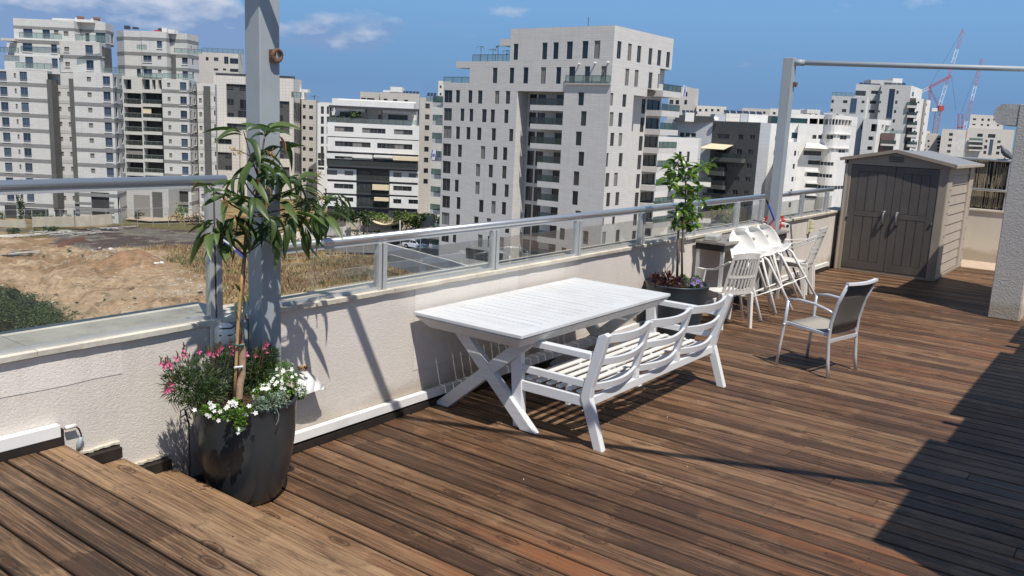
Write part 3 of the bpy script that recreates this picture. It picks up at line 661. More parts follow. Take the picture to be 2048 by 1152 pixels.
for i in (1, 2):
    xc = SX0 + 0.026 + i * bwid
    mb = MB(); mb.prism([(2.795, 0.336), (2.835, 0.336), (2.85, 0.40), (2.765, 0.765), (2.72, 0.765), (2.80, 0.41)], (xc - 0.022, 0, 0), (0, 1, 0), (0, 0, 1), (0.044, 0, 0)); build(mb, 'divider', W, sf, world=True, bevel=0.004)
    mb = MB(); mb.box(xc - 0.015, 2.836, 0.30, xc + 0.015, 3.354, 0.345); build(mb, 'seat_bearer', W, sf, world=True)
    mb = MB(); mb.box(xc - 0.02, 3.36, 0.0, xc + 0.02, 3.394, 0.274); build(mb, 'centre_leg', W, sf, world=True)
def curved_rail(x0, x1, y, z, bow, h, d, lean):
    mb = MB(); n = 12; rings = []
    for i in range(n + 1):
        s = i / n; b_ = bow * math.sin(math.pi * s) ** 1.0; yy = y - b_; zz = z - b_ * 0.12; x = x0 + (x1 - x0) * s
        rings.append([(x, yy - d / 2 + lean * h / 2, zz - h / 2), (x, yy + d / 2 + lean * h / 2, zz - h / 2), (x, yy + d / 2 - lean * h / 2, zz + h / 2), (x, yy - d / 2 - lean * h / 2, zz + h / 2)])
    vs = [p for r in rings for p in r]; fs = []
    for i in range(n):
        for k in range(4): fs.append((i * 4 + k, (i + 1) * 4 + k, (i + 1) * 4 + (k + 1) % 4, i * 4 + (k + 1) % 4))
    fs.append((0, 1, 2, 3)); fs.append((n * 4 + 3, n * 4 + 2, n * 4 + 1, n * 4)); mb.add(vs, fs); return mb
for i in range(bays):
    xa = SX0 + 0.026 + i * bwid + 0.018; xb = xa + bwid - 0.036
    for z, y, nm in ((0.748, 2.735, 'top_rail'), (0.585, 2.775, 'middle_rail'), (0.400, 2.825, 'lower_rail')):
        build(curved_rail(xa, xb, y, z, 0.058, 0.062 if z > 0.7 else 0.05, 0.026, 0.22), nm, W, sf, world=True, bevel=0.002)

# ---- armchair with sling seat
def tubechair():
    rz = math.atan2(-0.101, 0.459)
    t = thing('armchair', 'silver white armchair with grey fabric sling standing alone on the deck', 'chair', (7.895, 2.27, 0), rz)
    c = M['chair_alu']; hw = 0.245
    for s in (-1, 1):
        x = s * hw
        b = MB(); b.tube([(x * 1.08, 0.275, 0.0), (x * 1.06, 0.262, 0.2), (x * 1.02, 0.242, 0.45), (x, 0.232, 0.63)], 0.0145, 10); build(b, 'front_leg', c, t, smooth=True)
        b = MB(); pts = [(x, 0.225, 0.632), (x, 0.12, 0.650), (x, -0.03, 0.640), (x, -0.15, 0.612), (x, -0.228, 0.585)]; b.tube(pts, 0.0125, 10); build(b, 'armrest', c, t, smooth=True)
        b = MB(); b.tube([(x, -0.235, 0.0), (x, -0.215, 0.15), (x, -0.198, 0.35), (x, -0.205, 0.50), (x, -0.245, 0.68), (x, -0.315, 0.86)], 0.0155, 10); build(b, 'rear_leg', c, t, smooth=True)
        b = MB(); b.bar((x * 0.96, 0.235, 0.415), (x * 0.96, -0.20, 0.385), 0.022, 0.028); build(b, 'seat_rail', c, t, bevel=0.003)
        b = MB(); b.tube([(x * 1.02, 0.24, 0.40), (x * 1.12, 0.24, 0.40)], 0.011, 8); build(b, 'bolt', c, t, smooth=True); b = MB(); b.tube([(x, -0.20, 0.44), (x * 1.1, -0.20, 0.44)], 0.010, 8); build(b, 'bolt', c, t, smooth=True)
    b = MB(); b.bar((-hw, 0.222, 0.405), (hw, 0.222, 0.405), 0.02, 0.02); build(b, 'front_rail', c, t)
    b = MB(); b.bar((-hw, -0.205, 0.335), (hw, -0.205, 0.335), 0.02, 0.028); build(b, 'back_crossbar', c, t)
    b = MB(); n = 8; pts = [(-hw - 0.012 + (2 * hw + 0.024) * i / n, -0.317 - 0.032 * math.sin(math.pi * i / n), 0.868 - 0.004 * math.sin(math.pi * i / n)) for i in range(n + 1)]
    for p, q in zip(pts[:-1], pts[1:]): b.bar(p, q, 0.034, 0.022)
    build(b, 'top_rail', M['white_metal'], t)
    def sheet(rows, m, nm):
        b = MB(); k = 8; vs = []
        for (y, z, sag) in rows:
            for i in range(k + 1):
                s = math.sin(math.pi * i / k); vs.append((-hw + 0.012 + (2 * hw - 0.024) * i / k, y - sag[0] * s, z - sag[1] * s))
        n0 = len(vs)
        fs = [(r * (k + 1) + i, r * (k + 1) + i + 1, (r + 1) * (k + 1) + i + 1, (r + 1) * (k + 1) + i) for r in range(len(rows) - 1) for i in range(k)]
        b.add(vs, fs); o = build(b, nm, m, t, smooth=True); sm = o.modifiers.new('thickness', 'SOLIDIFY'); sm.thickness = 0.003
    sheet([(0.225, 0.425, (0, .006)), (0.10, 0.418, (0, .018)), (-0.05, 0.405, (0, .02)), (-0.195, 0.395, (0, .012))], M['fabric'], 'seat')
    sheet([(-0.20, 0.405, (.008, 0)), (-0.205, 0.50, (.02, 0)), (-0.225, 0.60, (.03, 0)), (-0.262, 0.72, (.032, 0)), (-0.31, 0.85, (.03, 0))], M['fabric_dark'], 'backrest')
    return t
tubechair()

# ---- bar counter on the wall
bc = thing('bar_counter', 'narrow worn bar counter against the wall behind the white stools', 'counter', (10.0, 3.95, 0))
mb = MB(); mb.box(8.98, 3.735, 0.872, 11.02, 4.105, 0.900); build(mb, 'counter_top', M['steel'], bc, world=True, bevel=0.003)
mb = MB(); mb.box(9.0, 3.755, 0.80, 11.0, 4.10, 0.871); build(mb, 'under_frame', M['black_wood'], bc, world=True)
for x_, y_ in ((9.03, 3.78), (9.03, 4.07), (10.96, 3.78), (10.96, 4.07)):
    mb = MB(); mb.box(x_ - 0.018, y_ - 0.018, 0, x_ + 0.018, y_ + 0.018, 0.799); build(mb, 'leg', M['alu_dull'], bc, world=True)
p = onz(1418, 476, 0.93); cb = MB(); cb.box(-0.17, -0.075, 0, 0.17, 0.075, 0.062)
bl = thing('concrete_block', 'rough grey concrete block lying on the left end of the bar counter', 'block', (9.17, 3.97, 0.901), 0.25)
o = build(cb, 'block_body', M['concrete'], bl, bevel=0.012)

# ---- bar stools leaning in a row
def stool(label, loc):
    t = thing('bar_stool', label, 'bar stool', loc, 0, 'white bar stools leaning in a row')
    return t
def shell_mesh():
    b = MB(); nu = 14; vs = []
    prof = [(0.135, 0.640), (0.132, 0.650), (0.10, 0.658), (0.02, 0.658), (-0.07, 0.660), (-0.135, 0.678), (-0.172, 0.725), (-0.190, 0.79), (-0.202, 0.86), (-0.213, 0.93), (-0.222, 0.985), (-0.228, 1.02)]
    wid = [0.14, 0.155, 0.165, 0.168, 0.168, 0.168, 0.168, 0.165, 0.155, 0.135, 0.10, 0.04]
    for k, ((y, z), w) in enumerate(zip(prof, wid)):
        for i in range(nu + 1):
            s = -1 + 2 * i / nu; c = s * s; bk_ = min(1, max(0, (z - 0.66) / 0.10))
            vs.append((w * s, y + 0.085 * c * bk_, z + 0.045 * c * (1 - bk_)))
    fs = [(r * (nu + 1) + i, r * (nu + 1) + i + 1, (r + 1) * (nu + 1) + i + 1, (r + 1) * (nu + 1) + i) for r in range(len(prof) - 1) for i in range(nu)]
    b.add(vs, fs); return b
def make_stool(t):
    o = build(shell_mesh(), 'shell_seat', M['shell'], t, smooth=True); sm = o.modifiers.new('thickness', 'SOLIDIFY'); sm.thickness = 0.010; sd = o.modifiers.new('smooth', 'SUBSURF'); sd.levels = 1; sd.render_levels = 1
    feet = {}
    for sx in (-1, 1):
        for sy in (-1, 1):
            b = MB(); b.tube([(sx * 0.10, sy * 0.10, 0.648), (sx * 0.125, sy * 0.125, 0.60), (sx * 0.20, sy * 0.20, 0.0)], 0.015, 10); build(b, 'leg', M['shell'], t, smooth=True)
    z = 0.27; c = [(sx * 0.178, sy * 0.178, z) for sx, sy in ((-1, -1), (1, -1), (1, 1), (-1, 1))]
    b = MB()
    for i in range(4): b.tube([c[i], c[(i + 1) % 4]], 0.0075, 8)
    build(b, 'footrest', M['shell'], t, smooth=True)
def lean(t, pivot, tiltdir, ang, rz):
    """tip the whole stool over the line of its feet"""
    R = Matrix.Rotation(rz, 4, 'Z'); ax = Vector((-tiltdir[1], tiltdir[0], 0)).normalized()
    T = Matrix.Rotation(ang, 4, ax)
    zmin = min((T @ R @ Vector((sx * 0.20, sy * 0.20, 0))).z for sx in (-1, 1) for sy in (-1, 1))
    t.matrix_world = Matrix.Translation(Vector((pivot[0], pivot[1], -zmin + 0.013))) @ T @ R
STOOLS = [((9.30, 3.30), 21, 'leftmost white bar stool of the leaning row, nearest the slatted plastic chair'),
          ((9.78, 3.31), 22, 'middle white bar stool of the leaning row'),
          ((10.20, 3.32), 23, 'rightmost white bar stool of the leaning row, below the red dustpan')]
first = None
for (x_, y_), tilt_, lb in STOOLS:
    if first is None:
        t = stool(lb, (x_, y_, 0)); make_stool(t); first = t; kids = children(t)
    else:
        t = dup_tree(first, (x_, y_, 0), 0, lb, kids)
    lean(t, (x_, y_), (-0.25, 1.0), math.radians(tilt_), math.radians(142))

# ---- moulded plastic armchairs
def monobloc(t, m):
    hw = 0.235
    # seat
    b = MB(); n = 8; vs = []
    for j in range(n + 1):
        for i in range(n + 1):
            u = -1 + 2 * i / n; v = j / n; vs.append((u * (hw - 0.01 - 0.02 * v), 0.24 - 0.46 * v, 0.425 - 0.025 * v - 0.018 * (1 - u * u) * math.sin(math.pi * v) - (0.03 if j == 0 else 0)))
    fs = [(j * (n + 1) + i, (j + 1) * (n + 1) + i, (j + 1) * (n + 1) + i + 1, j * (n + 1) + i + 1) for j in range(n) for i in range(n)]
    b.add(vs, fs); o = build(b, 'seat', m, t, smooth=True); o.modifiers.new('thickness', 'SOLIDIFY').thickness = 0.006
    def bk(u, z):       # point on the curved back
        s = (z - 0.40) / 0.45; return Vector((u * (hw - 0.005 - 0.03 * s * s), -0.215 - 0.13 * s - 0.045 * (1 - u * u), z))
    # frame rails of the back
    b = MB()
    def strip(pts, w, mi=0):
        for p, q in zip(pts[:-1], pts[1:]): b.bar(p, q, w, 0.009, (0, 1, 0.15))
    strip([bk(-1 + i / 4, 0.85 + 0.025 * (1 - (-1 + i / 4) ** 2)) for i in range(9)], 0.07)
    for s in (-1, 1): strip([bk(s * 0.93, 0.40 + 0.45 * i / 5) for i in range(6)], 0.045)
    strip([bk(-1 + i / 4, 0.62) for i in range(9)], 0.03); strip([bk(-1 + i / 4, 0.44) for i in range(9)], 0.06)
    build(b, 'back_frame', m, t)
    for k in range(7):
        u = -0.70 + k * 0.233; b = MB()
        for i in range(4):
            p, q = bk(u * (1 - 0.02 * i), 0.45 + 0.10 * i), bk(u * (1 - 0.02 * (i + 1)), 0.45 + 0.10 * (i + 1)); b.bar(p, q, 0.026, 0.006, (0, 1, 0.15))
        build(b, 'back_slat', m, t)
    for s in (-1, 1):
        b = MB(); pts = [(s * 0.222, -0.325, 0.80), (s * 0.25, -0.25, 0.755), (s * 0.28, -0.10, 0.68), (s * 0.285, 0.10, 0.65), (s * 0.275, 0.215, 0.645)]
        for p, q in zip(pts[:-1], pts[1:]): b.bar(p, q, 0.065, 0.016)
        build(b, 'armrest', m, t, bevel=0.004)
        b = MB(); b.prism([(0.13, 0.65), (0.265, 0.65), (0.285, 0.0), (0.225, 0.0), (0.18, 0.40)], (s * 0.262 - 0.03, 0, 0), (0, 1, 0), (0, 0, 1), (0.06, 0, 0)); build(b, 'front_leg', m, t, bevel=0.006)
        b = MB(); b.prism([(-0.25, 0.42), (-0.16, 0.42), (-0.245, 0.0), (-0.285, 0.0)], (s * 0.225 - 0.02, 0, 0), (0, 1, 0), (0, 0, 1), (0.04, 0, 0)); build(b, 'rear_leg', m, t, bevel=0.006)
pc = thing('plastic_chair', 'white plastic armchair with slatted back beside the dark planter and the bar', 'chair', (8.93, 3.66, 0), math.radians(-30)); monobloc(pc, M['plastic']); pc.scale = (.86, .86, .95)
sa = thing('plastic_chair', 'lower white plastic chair of the stack next to the white stools and blue stick', 'chair', (11.40, 3.80, 0), math.radians(6)); monobloc(sa, M['plastic']); kids = children(sa)
sb = dup_tree(sa, (11.41, 3.785, 0.055), math.radians(6), 'upper white plastic chair stacked on another next to the white stools', kids)
sa['group'] = sb['group'] = 'two stacked plastic chairs'

# ---- small things round the bar
dp = thing('dustpan', 'bright red plastic dustpan lying on the wall coping', 'dustpan', tuple(ony(1545, 448, 4.05)))
b = MB(); A_, B_, C_, D_ = (ony(1520, 455, 4.02), ony(1560, 457, 3.96), ony(1566, 445, 4.14), ony(1530, 443, 4.22))
b.quad(A_, B_, C_, D_); b.quad(B_, B_ + np.array([0, 0, .075]), C_ + np.array([0, 0, .09]), C_); b.quad(D_, C_, C_ + np.array([0, 0, .09]), D_ + np.array([0, 0, .07]))
o = build(b, 'pan', M['red'], dp, world=True); o.modifiers.new('thickness', 'SOLIDIFY').thickness = 0.006
b = MB(); b.bar(C_ + np.array([0, 0, .03]), ony(1568, 441, 4.0), 0.05, 0.02); build(b, 'pan_handle', M['red'], dp, world=True)
st = thing('mop_stick', 'long blue stick with black tip leaning on the wall beside the far steel post', 'stick', tuple(onz(1597, 568)))
a0 = Vector(ony(1597, 572, 3.93)); a0.z = max(a0.z, 0.03); a1 = Vector(ony(1533, 400, 4.02)); a2 = a0.lerp(a1, 0.965)
b = MB(); b.tube([a0, a2], 0.0125, 10); build(b, 'pole', M['bluep'], st, world=True, smooth=True)
b = MB(); b.tube([a2, a1], 0.0135, 10); build(b, 'tip', M['black'], st, world=True, smooth=True)
b = MB(); b.obox(a0 + Vector((-0.10, -0.03, -0.03)), (0.2, 0, 0), (0, 0.06, 0), (0, 0, 0.035)); build(b, 'mop_head', M['black'], st, world=True)
cv = thing('security_camera', 'small white bullet camera at the right end of the bar counter', 'camera', tuple(ony(1572, 452, 3.95)))
c0 = Vector(ony(1564, 449, 4.0)); c1 = Vector(ony(1575, 452, 3.88)); b = MB(); b.tube([c0, c1], 0.034, 16); build(b, 'housing', M['shell'], cv, world=True, smooth=False)
b = MB(); dcv = (c1 - c0).normalized(); b.tube([c1, c1 + dcv * 0.004], 0.022, 14); build(b, 'lens', M['black'], cv, world=True)
b = MB(); b.tube([c0, c0 + Vector((0, 0.10, 0.0))], 0.016, 8); build(b, 'bracket', M['shell'], cv, world=True)
bx = thing('small_carton', 'small white carton printed with blue marks on the bar counter behind the stools', 'carton', tuple(ony(1494, 462, 3.95)))
q0 = Vector((float(ony(1486, 470, 3.93)[0]), 3.93, 0.901)); b = MB(); b.box(q0.x, q0.y, q0.z, q0.x + 0.30, q0.y + 0.10, q0.z + 0.085); build(b, 'carton_body', M['shell'], bx, world=True, bevel=0.003)
b = MB()
for i in range(3): b.box(q0.x - 0.001, q0.y + 0.012 + 0.03 * i, q0.z + 0.02, q0.x - 0.0002, q0.y + 0.03 + 0.03 * i, q0.z + 0.06)
for i in range(5): b.box(q0.x + 0.02 + 0.055 * i, q0.y - 0.001, q0.z + 0.025, q0.x + 0.05 + 0.055 * i, q0.y - 0.0002, q0.z + 0.06)
build(b, 'printing', M['flag_blue'], bx, world=True)
wl = thing('wall_lamp', 'yellowed plastic wall lamp on the parapet near the shed', 'lamp', (13.05, 4.13, 0.79))
b = MB()
for z_, r_ in ((0.70, 0.045), (0.76, 0.05), (0.82, 0.045)): b.tube([(13.05, 4.10, z_), (13.05, 4.10, z_ + 0.055)], r_, 14)
build(b, 'lamp_body', M['lampy'], wl, world=True); b = MB(); b.box(12.99, 4.12, 0.66, 13.11, 4.1385, 0.88); build(b, 'lamp_base', M['lampy'], wl, world=True, bevel=0.01)
w2 = thing('bulkhead_light', 'white bulkhead light on the wall behind the flowering pot', 'lamp', tuple(ony(445, 665, 4.1)))
c2 = Vector(ony(443, 668, 4.10)); b = MB(); b.lathe([(0.0, 0.0), (0.042, 0.004), (0.058, 0.03), (0.055, 0.10), (0.03, 0.125), (0.0, 0.13)], 18, (c2.x, c2.y - 0.03, c2.z - 0.06)); build(b, 'lamp_body', M['plastic'], w2, world=True, smooth=True)
b = MB(); b.box(c2.x - 0.055, 4.115, c2.z - 0.11, c2.x + 0.055, 4.1385, c2.z + 0.09); build(b, 'lamp_base', M['plastic'], w2, world=True, bevel=0.01)
b = MB()
for i in range(3): b.tube([(c2.x - 0.052, c2.y - 0.055, c2.z - 0.03 + 0.04 * i), (c2.x, c2.y - 0.092, c2.z - 0.03 + 0.04 * i), (c2.x + 0.052, c2.y - 0.055, c2.z - 0.03 + 0.04 * i)], 0.004, 6)
build(b, 'guard_wire', M['black'], w2, world=True)
# bent cover plate hanging off the wall
bp = thing('cover_plate', 'loose bent white cover plate hanging off the wall right of the flowers', 'cover', tuple(ony(620, 760, 4.12)))
P_ = [ony(594, 748, 4.135), ony(617, 741, 4.13), ony(632, 755, 4.09), ony(647, 771, 4.045), ony(652, 778, 4.04)]
Q_ = [ony(592, 795, 4.03), ony(612, 789, 4.01), ony(628, 783, 4.0), ony(643, 779, 4.0), ony(653, 778, 4.02)]
b = MB()
for i in range(4): b.quad(Q_[i], Q_[i + 1], P_[i + 1], P_[i])
o = build(b, 'plate', M['trunk_white'], bp, world=True, smooth=True); o.modifiers.new('thickness', 'SOLIDIFY').thickness = 0.004
cc = Vector(ony(611, 751, 4.10)); b = MB(); b.tube([cc + Vector((0, 0, 0)), cc + Vector((-0.006, -0.018, 0.006))], 0.012, 12); build(b, 'screw_boss', M['trunk_white'], bp, world=True)
b = MB(); cc = Vector(ony(604, 741, 4.135))
for i in range(7): b.obox(cc + Vector((rnd.uniform(-.035, .03), -0.004, rnd.uniform(-.01, .02))), (0.02, 0, 0.004), (0, 0.012, 0), (0, 0, 0.014))
build(b, 'broken_plaster', M['stake'], bp, world=True)

# ---- storage shed
SH0, SHX, SY0, SY1 = 14.33, 16.60, 2.54, 4.07
sd = thing('storage_shed', 'taupe plastic storage shed with dark double doors at the end of the deck', 'shed', (14.33, 3.3, 0))
yc = (SY0 + SY1) / 2; EZ = 1.775; PZ = 1.955; S = M['shed']
def wallbox(name, x0, y0, z0, x1, y1, z1, m, bev=0.006): 
    b = MB(); b.box(x0, y0, z0, x1, y1, z1); return build(b, name, m, sd, world=True, bevel=bev)
wallbox('base', SH0 + 0.02, SY0 + 0.01, 0, SHX, SY1 - 0.01, 0.05, S)
wallbox('rear_wall', SHX - 0.04, SY0 + 0.02, 0.05, SHX, SY1 - 0.02, EZ, S)
wallbox('left_wall', SH0 + 0.05, SY1 - 0.035, 0.05, SHX - 0.04, SY1, EZ, S)
# right wall: lapped panels between ribbed corner posts
for i in range(11):
    z0 = 0.06 + i * 0.155; b = MB(); h = 0.147
    b.prism([(0, z0), (-0.016, z0 + 0.004), (-0.004, z0 + h), (0.0, z0 + h)], (SH0 + 0.40, SY0 + 0.045, 0), (0, 1, 0), (0, 0, 1), (SHX - SH0 - 0.80, 0, 0)); build(b, 'lap_panel', M['shed_lit'], sd, world=True, bevel=0.003)
wallbox('side_backing', SH0 + 0.1, SY0 + 0.046, 0.05, SHX - 0.05, SY0 + 0.07, EZ, M['shed'])
for xa in (SH0 + 0.05, SHX - 0.40):
    wallbox('corner_post', xa, SY0 + 0.004, 0.02, xa + 0.345, SY0 + 0.045, EZ, M['shed_lit'])
    for i in range(9): wallbox('post_notch', xa + 0.20, SY0 - 0.004, 0.14 + i * 0.18, xa + 0.30, SY0 + 0.0035, 0.15 + i * 0.18, M['shed'], 0)
# front: corner panels, lintel, gable
wallbox('front_post', SH0, SY0, 0, SH0 + 0.05, SY0 + 0.13, EZ, S, 0.012); wallbox('front_post', SH0, SY1 - 0.11, 0, SH0 + 0.05, SY1, EZ, S, 0.012)
wallbox('front_post_bead', SH0 - 0.012, SY1 - 0.055, 0, SH0, SY1 - 0.02, EZ, M['shed_lit'], 0.004)
b = MB(); b.prism([(SY0 - 0.01, EZ - 0.06), (SY1 + 0.01, EZ - 0.06), (SY1 + 0.01, EZ + 0.005), (yc, PZ - 0.035), (SY0 - 0.01, EZ + 0.005)], (SH0 - 0.012, 0, 0), (0, 1, 0), (0, 0, 1), (0.06, 0, 0)); build(b, 'gable', S, sd, world=True, bevel=0.004)
for i in range(3): wallbox('gable_vent', SH0 - 0.028, yc - 0.11, EZ + 0.005 + i * 0.032, SH0 - 0.0125, yc + 0.11, EZ + 0.021 + i * 0.032, M['shed_door'], 0.004)
def door(y0, y1, hy):
    b = MB(); D0, D1 = 0.055, EZ - 0.065; ym = []
    xs = SH0 + 0.012
    fy = 0.11; cols = [y0 + fy + (y1 - y0 - 2 * fy) * k / 3 for k in range(4)]
    zs = [D0 + 0.12, 0.90, 0.98, D1 - 0.10]
    b.box(xs + 0.012, y0, D0, xs + 0.035, y1, D1)                # recessed ground
    b.box(xs, y0, D0, xs + 0.0115, y0 + fy, D1); b.box(xs, y1 - fy, D0, xs + 0.0115, y1, D1)
    for za, zb in ((D0, zs[0]), (zs[1], zs[2]), (zs[3], D1)): b.box(xs, y0 + fy, za, xs + 0.0115, y1 - fy, zb)
    d = build(b, 'door', M['shed_door'], sd, world=True, bevel=0.002)
    inv = INV[sd.name]
    for za, zb in ((zs[0], zs[1]), (zs[2], zs[3])):
        for k in range(3):
            q = MB(); q.box(xs + 0.003, cols[k] + 0.006, za + 0.006, xs + 0.0118, cols[k + 1] - 0.006, zb - 0.006); o = build(q, 'door_panel', M['shed_door'], d, bevel=0.003); o.data.transform(inv)
    q = MB(); pts = [(xs - 0.004, hy, 0.99), (xs - 0.05, hy, 0.965), (xs - 0.058, hy, 0.90), (xs - 0.05, hy, 0.82), (xs - 0.004, hy, 0.79)]
    q.tube(pts, [0.02, 0.019, 0.016, 0.019, 0.022], 10); o = build(q, 'handle', M['handle'], d, smooth=True); o.data.transform(inv)
    q = MB(); q.lathe([(0, 0.0), (0.034, 0.0), (0.012, 0.02), (0, 0.022)], 4, (xs - 0.02, hy, 0.995)); o = build(q, 'handle_cap', M['handle'], d); o.data.transform(inv)
    return d
ymid = yc - 0.01
door(SY0 + 0.131, ymid - 0.003, ymid - 0.095); door(ymid + 0.003, SY1 - 0.111, ymid + 0.10)
for y_ in (SY0 + 0.15, SY1 - 0.13): wallbox('hinge_pin', SH0 - 0.016, y_ - 0.012, 0.86, SH0 + 0.01, y_ + 0.012, 0.90, M['handle'], 0.003)
# roof: two corrugated slopes, each with ribs
def slope(ya, za, yb, zb):
    b = MB(); n = 44; xr0, xr1 = SH0 - 0.06, SHX + 0.06; vs = []; 
    for i in range(n + 1):
        x_ = xr0 + (xr1 - xr0) * i / n; r = 0.010 * (1 if (i % 4) < 2 else 0)
        vs += [(x_, ya, za + r), (x_, yb, zb + r)]
    fs = [(2 * i, 2 * i + 2, 2 * i + 3, 2 * i + 1) for i in range(n)]
    if ya > yb: fs = [tuple(reversed(f)) for f in fs]
    b.add(vs, fs); o = build(b, 'roof_slope', M['shed_roof'], sd, world=True); o.modifiers.new('thickness', 'SOLIDIFY').thickness = 0.02
slope(SY0 - 0.09, EZ + 0.0, yc, PZ); slope(SY1 + 0.06, EZ + 0.012, yc, PZ)
b = MB(); b.bar((SH0 - 0.065, SY0 - 0.10, EZ - 0.005), (SH0 - 0.065, yc, PZ - 0.005), 0.03, 0.05); b.bar((SH0 - 0.065, SY1 + 0.07, EZ + 0.007), (SH0 - 0.065, yc, PZ - 0.005), 0.03, 0.05); build(b, 'barge_board', S, sd, world=True)
b = MB(); b.box(SH0 - 0.08, SY0 - 0.115, EZ - 0.035, SHX + 0.07, SY0 - 0.085, EZ + 0.012); build(b, 'eaves_board', M['shed_lit'], sd, world=True, bevel=0.004)

# ---- pigeon
pt = Vector((17.84, float(onx(2013, 300, 17.84)[1]), 1.873)); pg = thing('pigeon', 'dark pigeon perched on the end railing by the wall', 'pigeon', tuple(pt))
b = MB(); prof = [((0.0, 0.115, 0.215), 0.012), ((0, 0.10, 0.222), 0.026), ((0, 0.080, 0.212), 0.024), ((0, 0.068, 0.18), 0.030), ((0, 0.045, 0.145), 0.052), ((0, 0.0, 0.105), 0.062), ((0, -0.05, 0.065), 0.050), ((0, -0.10, 0.02), 0.028), ((0, -0.16, -0.04), 0.020), ((0, -0.19, -0.065), 0.016)]
b.tube([p for p, _ in prof], [r for _, r in prof], 12); o = build(b, 'body', M['pigeon'], pg, smooth=True); 
b = MB(); b.tube([(0, 0.112, 0.215), (0, 0.14, 0.207)], [0.007, 0.002], 6); build(b, 'beak', M['black'], pg)
for s in (-1, 1):
    b = MB(); b.tube([(s * 0.02, 0.0, 0.06), (s * 0.02, 0.01, 0.0)], 0.004, 5); b.tube([(s * 0.02, -0.01, 0.003), (s * 0.02, 0.035, 0.003)], 0.004, 5); build(b, 'leg', M['rust'], pg)
    b = MB(); b.tube([(s * 0.045, 0.05, 0.14), (s * 0.058, 0.0, 0.10), (s * 0.045, -0.06, 0.05), (s * 0.018, -0.13, -0.02)], [0.012, 0.022, 0.018, 0.005], 8); build(b, 'wing', M['pigeon'], pg, smooth=True)
pg.rotation_euler = (0, 0, math.radians(15))
# ================================================================== PLANTS
def leaf_mesh(name, m, L, w, droop=0.25, fold=0.25, curl=0.0, n=6, tip=1.0):
    vs = []; fs = []
    for i in range(n + 1):
        s = i / n; ww = w * (math.sin(math.pi * min(1, (s ** 0.8)) ) ** 0.85 if 0 < s < 1 else 0.0) * 0.5
        y = L * s * (1 - 0.12 * droop * s); z = -droop * L * s * s * 0.6
        a = curl * s; vs += [(-ww * math.cos(a), y, z + fold * ww + ww * math.sin(a)), (0, y, z), (ww * math.cos(a), y, z + fold * ww - ww * math.sin(a))]
    for i in range(n):
        for k in (0, 1):
            f = (i * 3 + k, i * 3 + k + 1, (i + 1) * 3 + k + 1, (i + 1) * 3 + k); fs.append(f)
    me = bpy.data.meshes.new(name); me.from_pydata(vs, [], fs); me.materials.append(m); me.polygons.foreach_set('use_smooth', [True] * len(me.polygons)); return me
def orient(p, d, roll=0.0, s=1.0):
    d = Vector(d).normalized(); up = Vector((0, 0, 1))
    x = d.cross(up)
    if x.length < 1e-3: x = Vector((1, 0, 0))
    x.normalize(); z = x.cross(d)
    R = Matrix((x, d, z)).transposed().to_4x4()
    return Matrix.Translation(Vector(p)) @ R @ Matrix.Rotation(roll, 4, 'Y') @ Matrix.Scale(s, 4)
def put(name, me, parent, mtx):
    return link(name, me, parent, mtx=INV[parent.name] @ mtx)

# ---- left pot
PC = Vector((2.735, 3.80, 0.0))
pot = thing('planter', 'big dark glossy planter standing on the deck against the lowest step', 'planter', tuple(PC))
prof = [(0.0, 0.002), (0.155, 0.002), (0.172, 0.008), (0.196, 0.05), (0.224, 0.13), (0.247, 0.235), (0.262, 0.35), (0.269, 0.45), (0.273, 0.53), (0.279, 0.562), (0.283, 0.570), (0.279, 0.577), (0.262, 0.577), (0.257, 0.568), (0.250, 0.52)]
b = MB(); b.lathe(prof, 64); build(b, 'pot_body', M['pot'], pot, smooth=True)
b = MB(); n = 26; vs = [(0, 0, 0.545)]; fs = []
for r_ in (0.06, 0.12, 0.18, 0.254):
    for k in range(n):
        a = 2 * math.pi * k / n; vs.append((r_ * math.cos(a), r_ * math.sin(a), 0.535 + 0.02 * mnoise.noise(Vector((r_ * 20, a * 3, 1)))))
for k in range(n): fs.append((0, 1 + k, 1 + (k + 1) % n))
for r in range(3):
    for k in range(n): fs.append((1 + r * n + k, 1 + (r + 1) * n + k, 1 + (r + 1) * n + (k + 1) % n, 1 + r * n + (k + 1) % n))
b.add(vs, fs); build(b, 'soil', M['soil'], pot)
b = MB()
for i in range(420):
    a = rnd.uniform(0, 6.283); r_ = 0.25 * math.sqrt(rnd.random()); p = Vector((r_ * math.cos(a), r_ * math.sin(a), 0.548)); L = rnd.uniform(0.008, 0.022)
    d = Vector((rnd.uniform(-1, 1), rnd.uniform(-1, 1), rnd.uniform(-0.3, 0.3))) * L
    b.bar(p, p + d, 0.006, 0.003)
o = build(b, 'bark_chips', M['soil'], pot); o['kind'] = 'stuff'
b = MB(); b.tube([ony(372, 828, 3.86), ony(362, 835, 3.9), ony(361, 822, 3.9), ony(369, 818, 3.88), ony(378, 850, 3.86), ony(378, 880, 3.93), ony(380, 930, 3.98), ony(379, 960, 4.02)], 0.004, 6)
hz = thing('drip_hose', 'thin black irrigation hose hanging down the left side of the planter', 'hose', tuple(ony(372, 828, 3.86))); build(b, 'hose_line', M['black'], hz, world=True, smooth=True)
b = MB(); b.tube([Vector((2.46, 3.74, 0.566)), Vector((2.60, 3.66, 0.57)), Vector((2.75, 3.72, 0.565)), Vector((2.88, 3.66, 0.572))], 0.0035, 6); build(b, 'hose_loop', M['black'], hz, world=True, smooth=True)

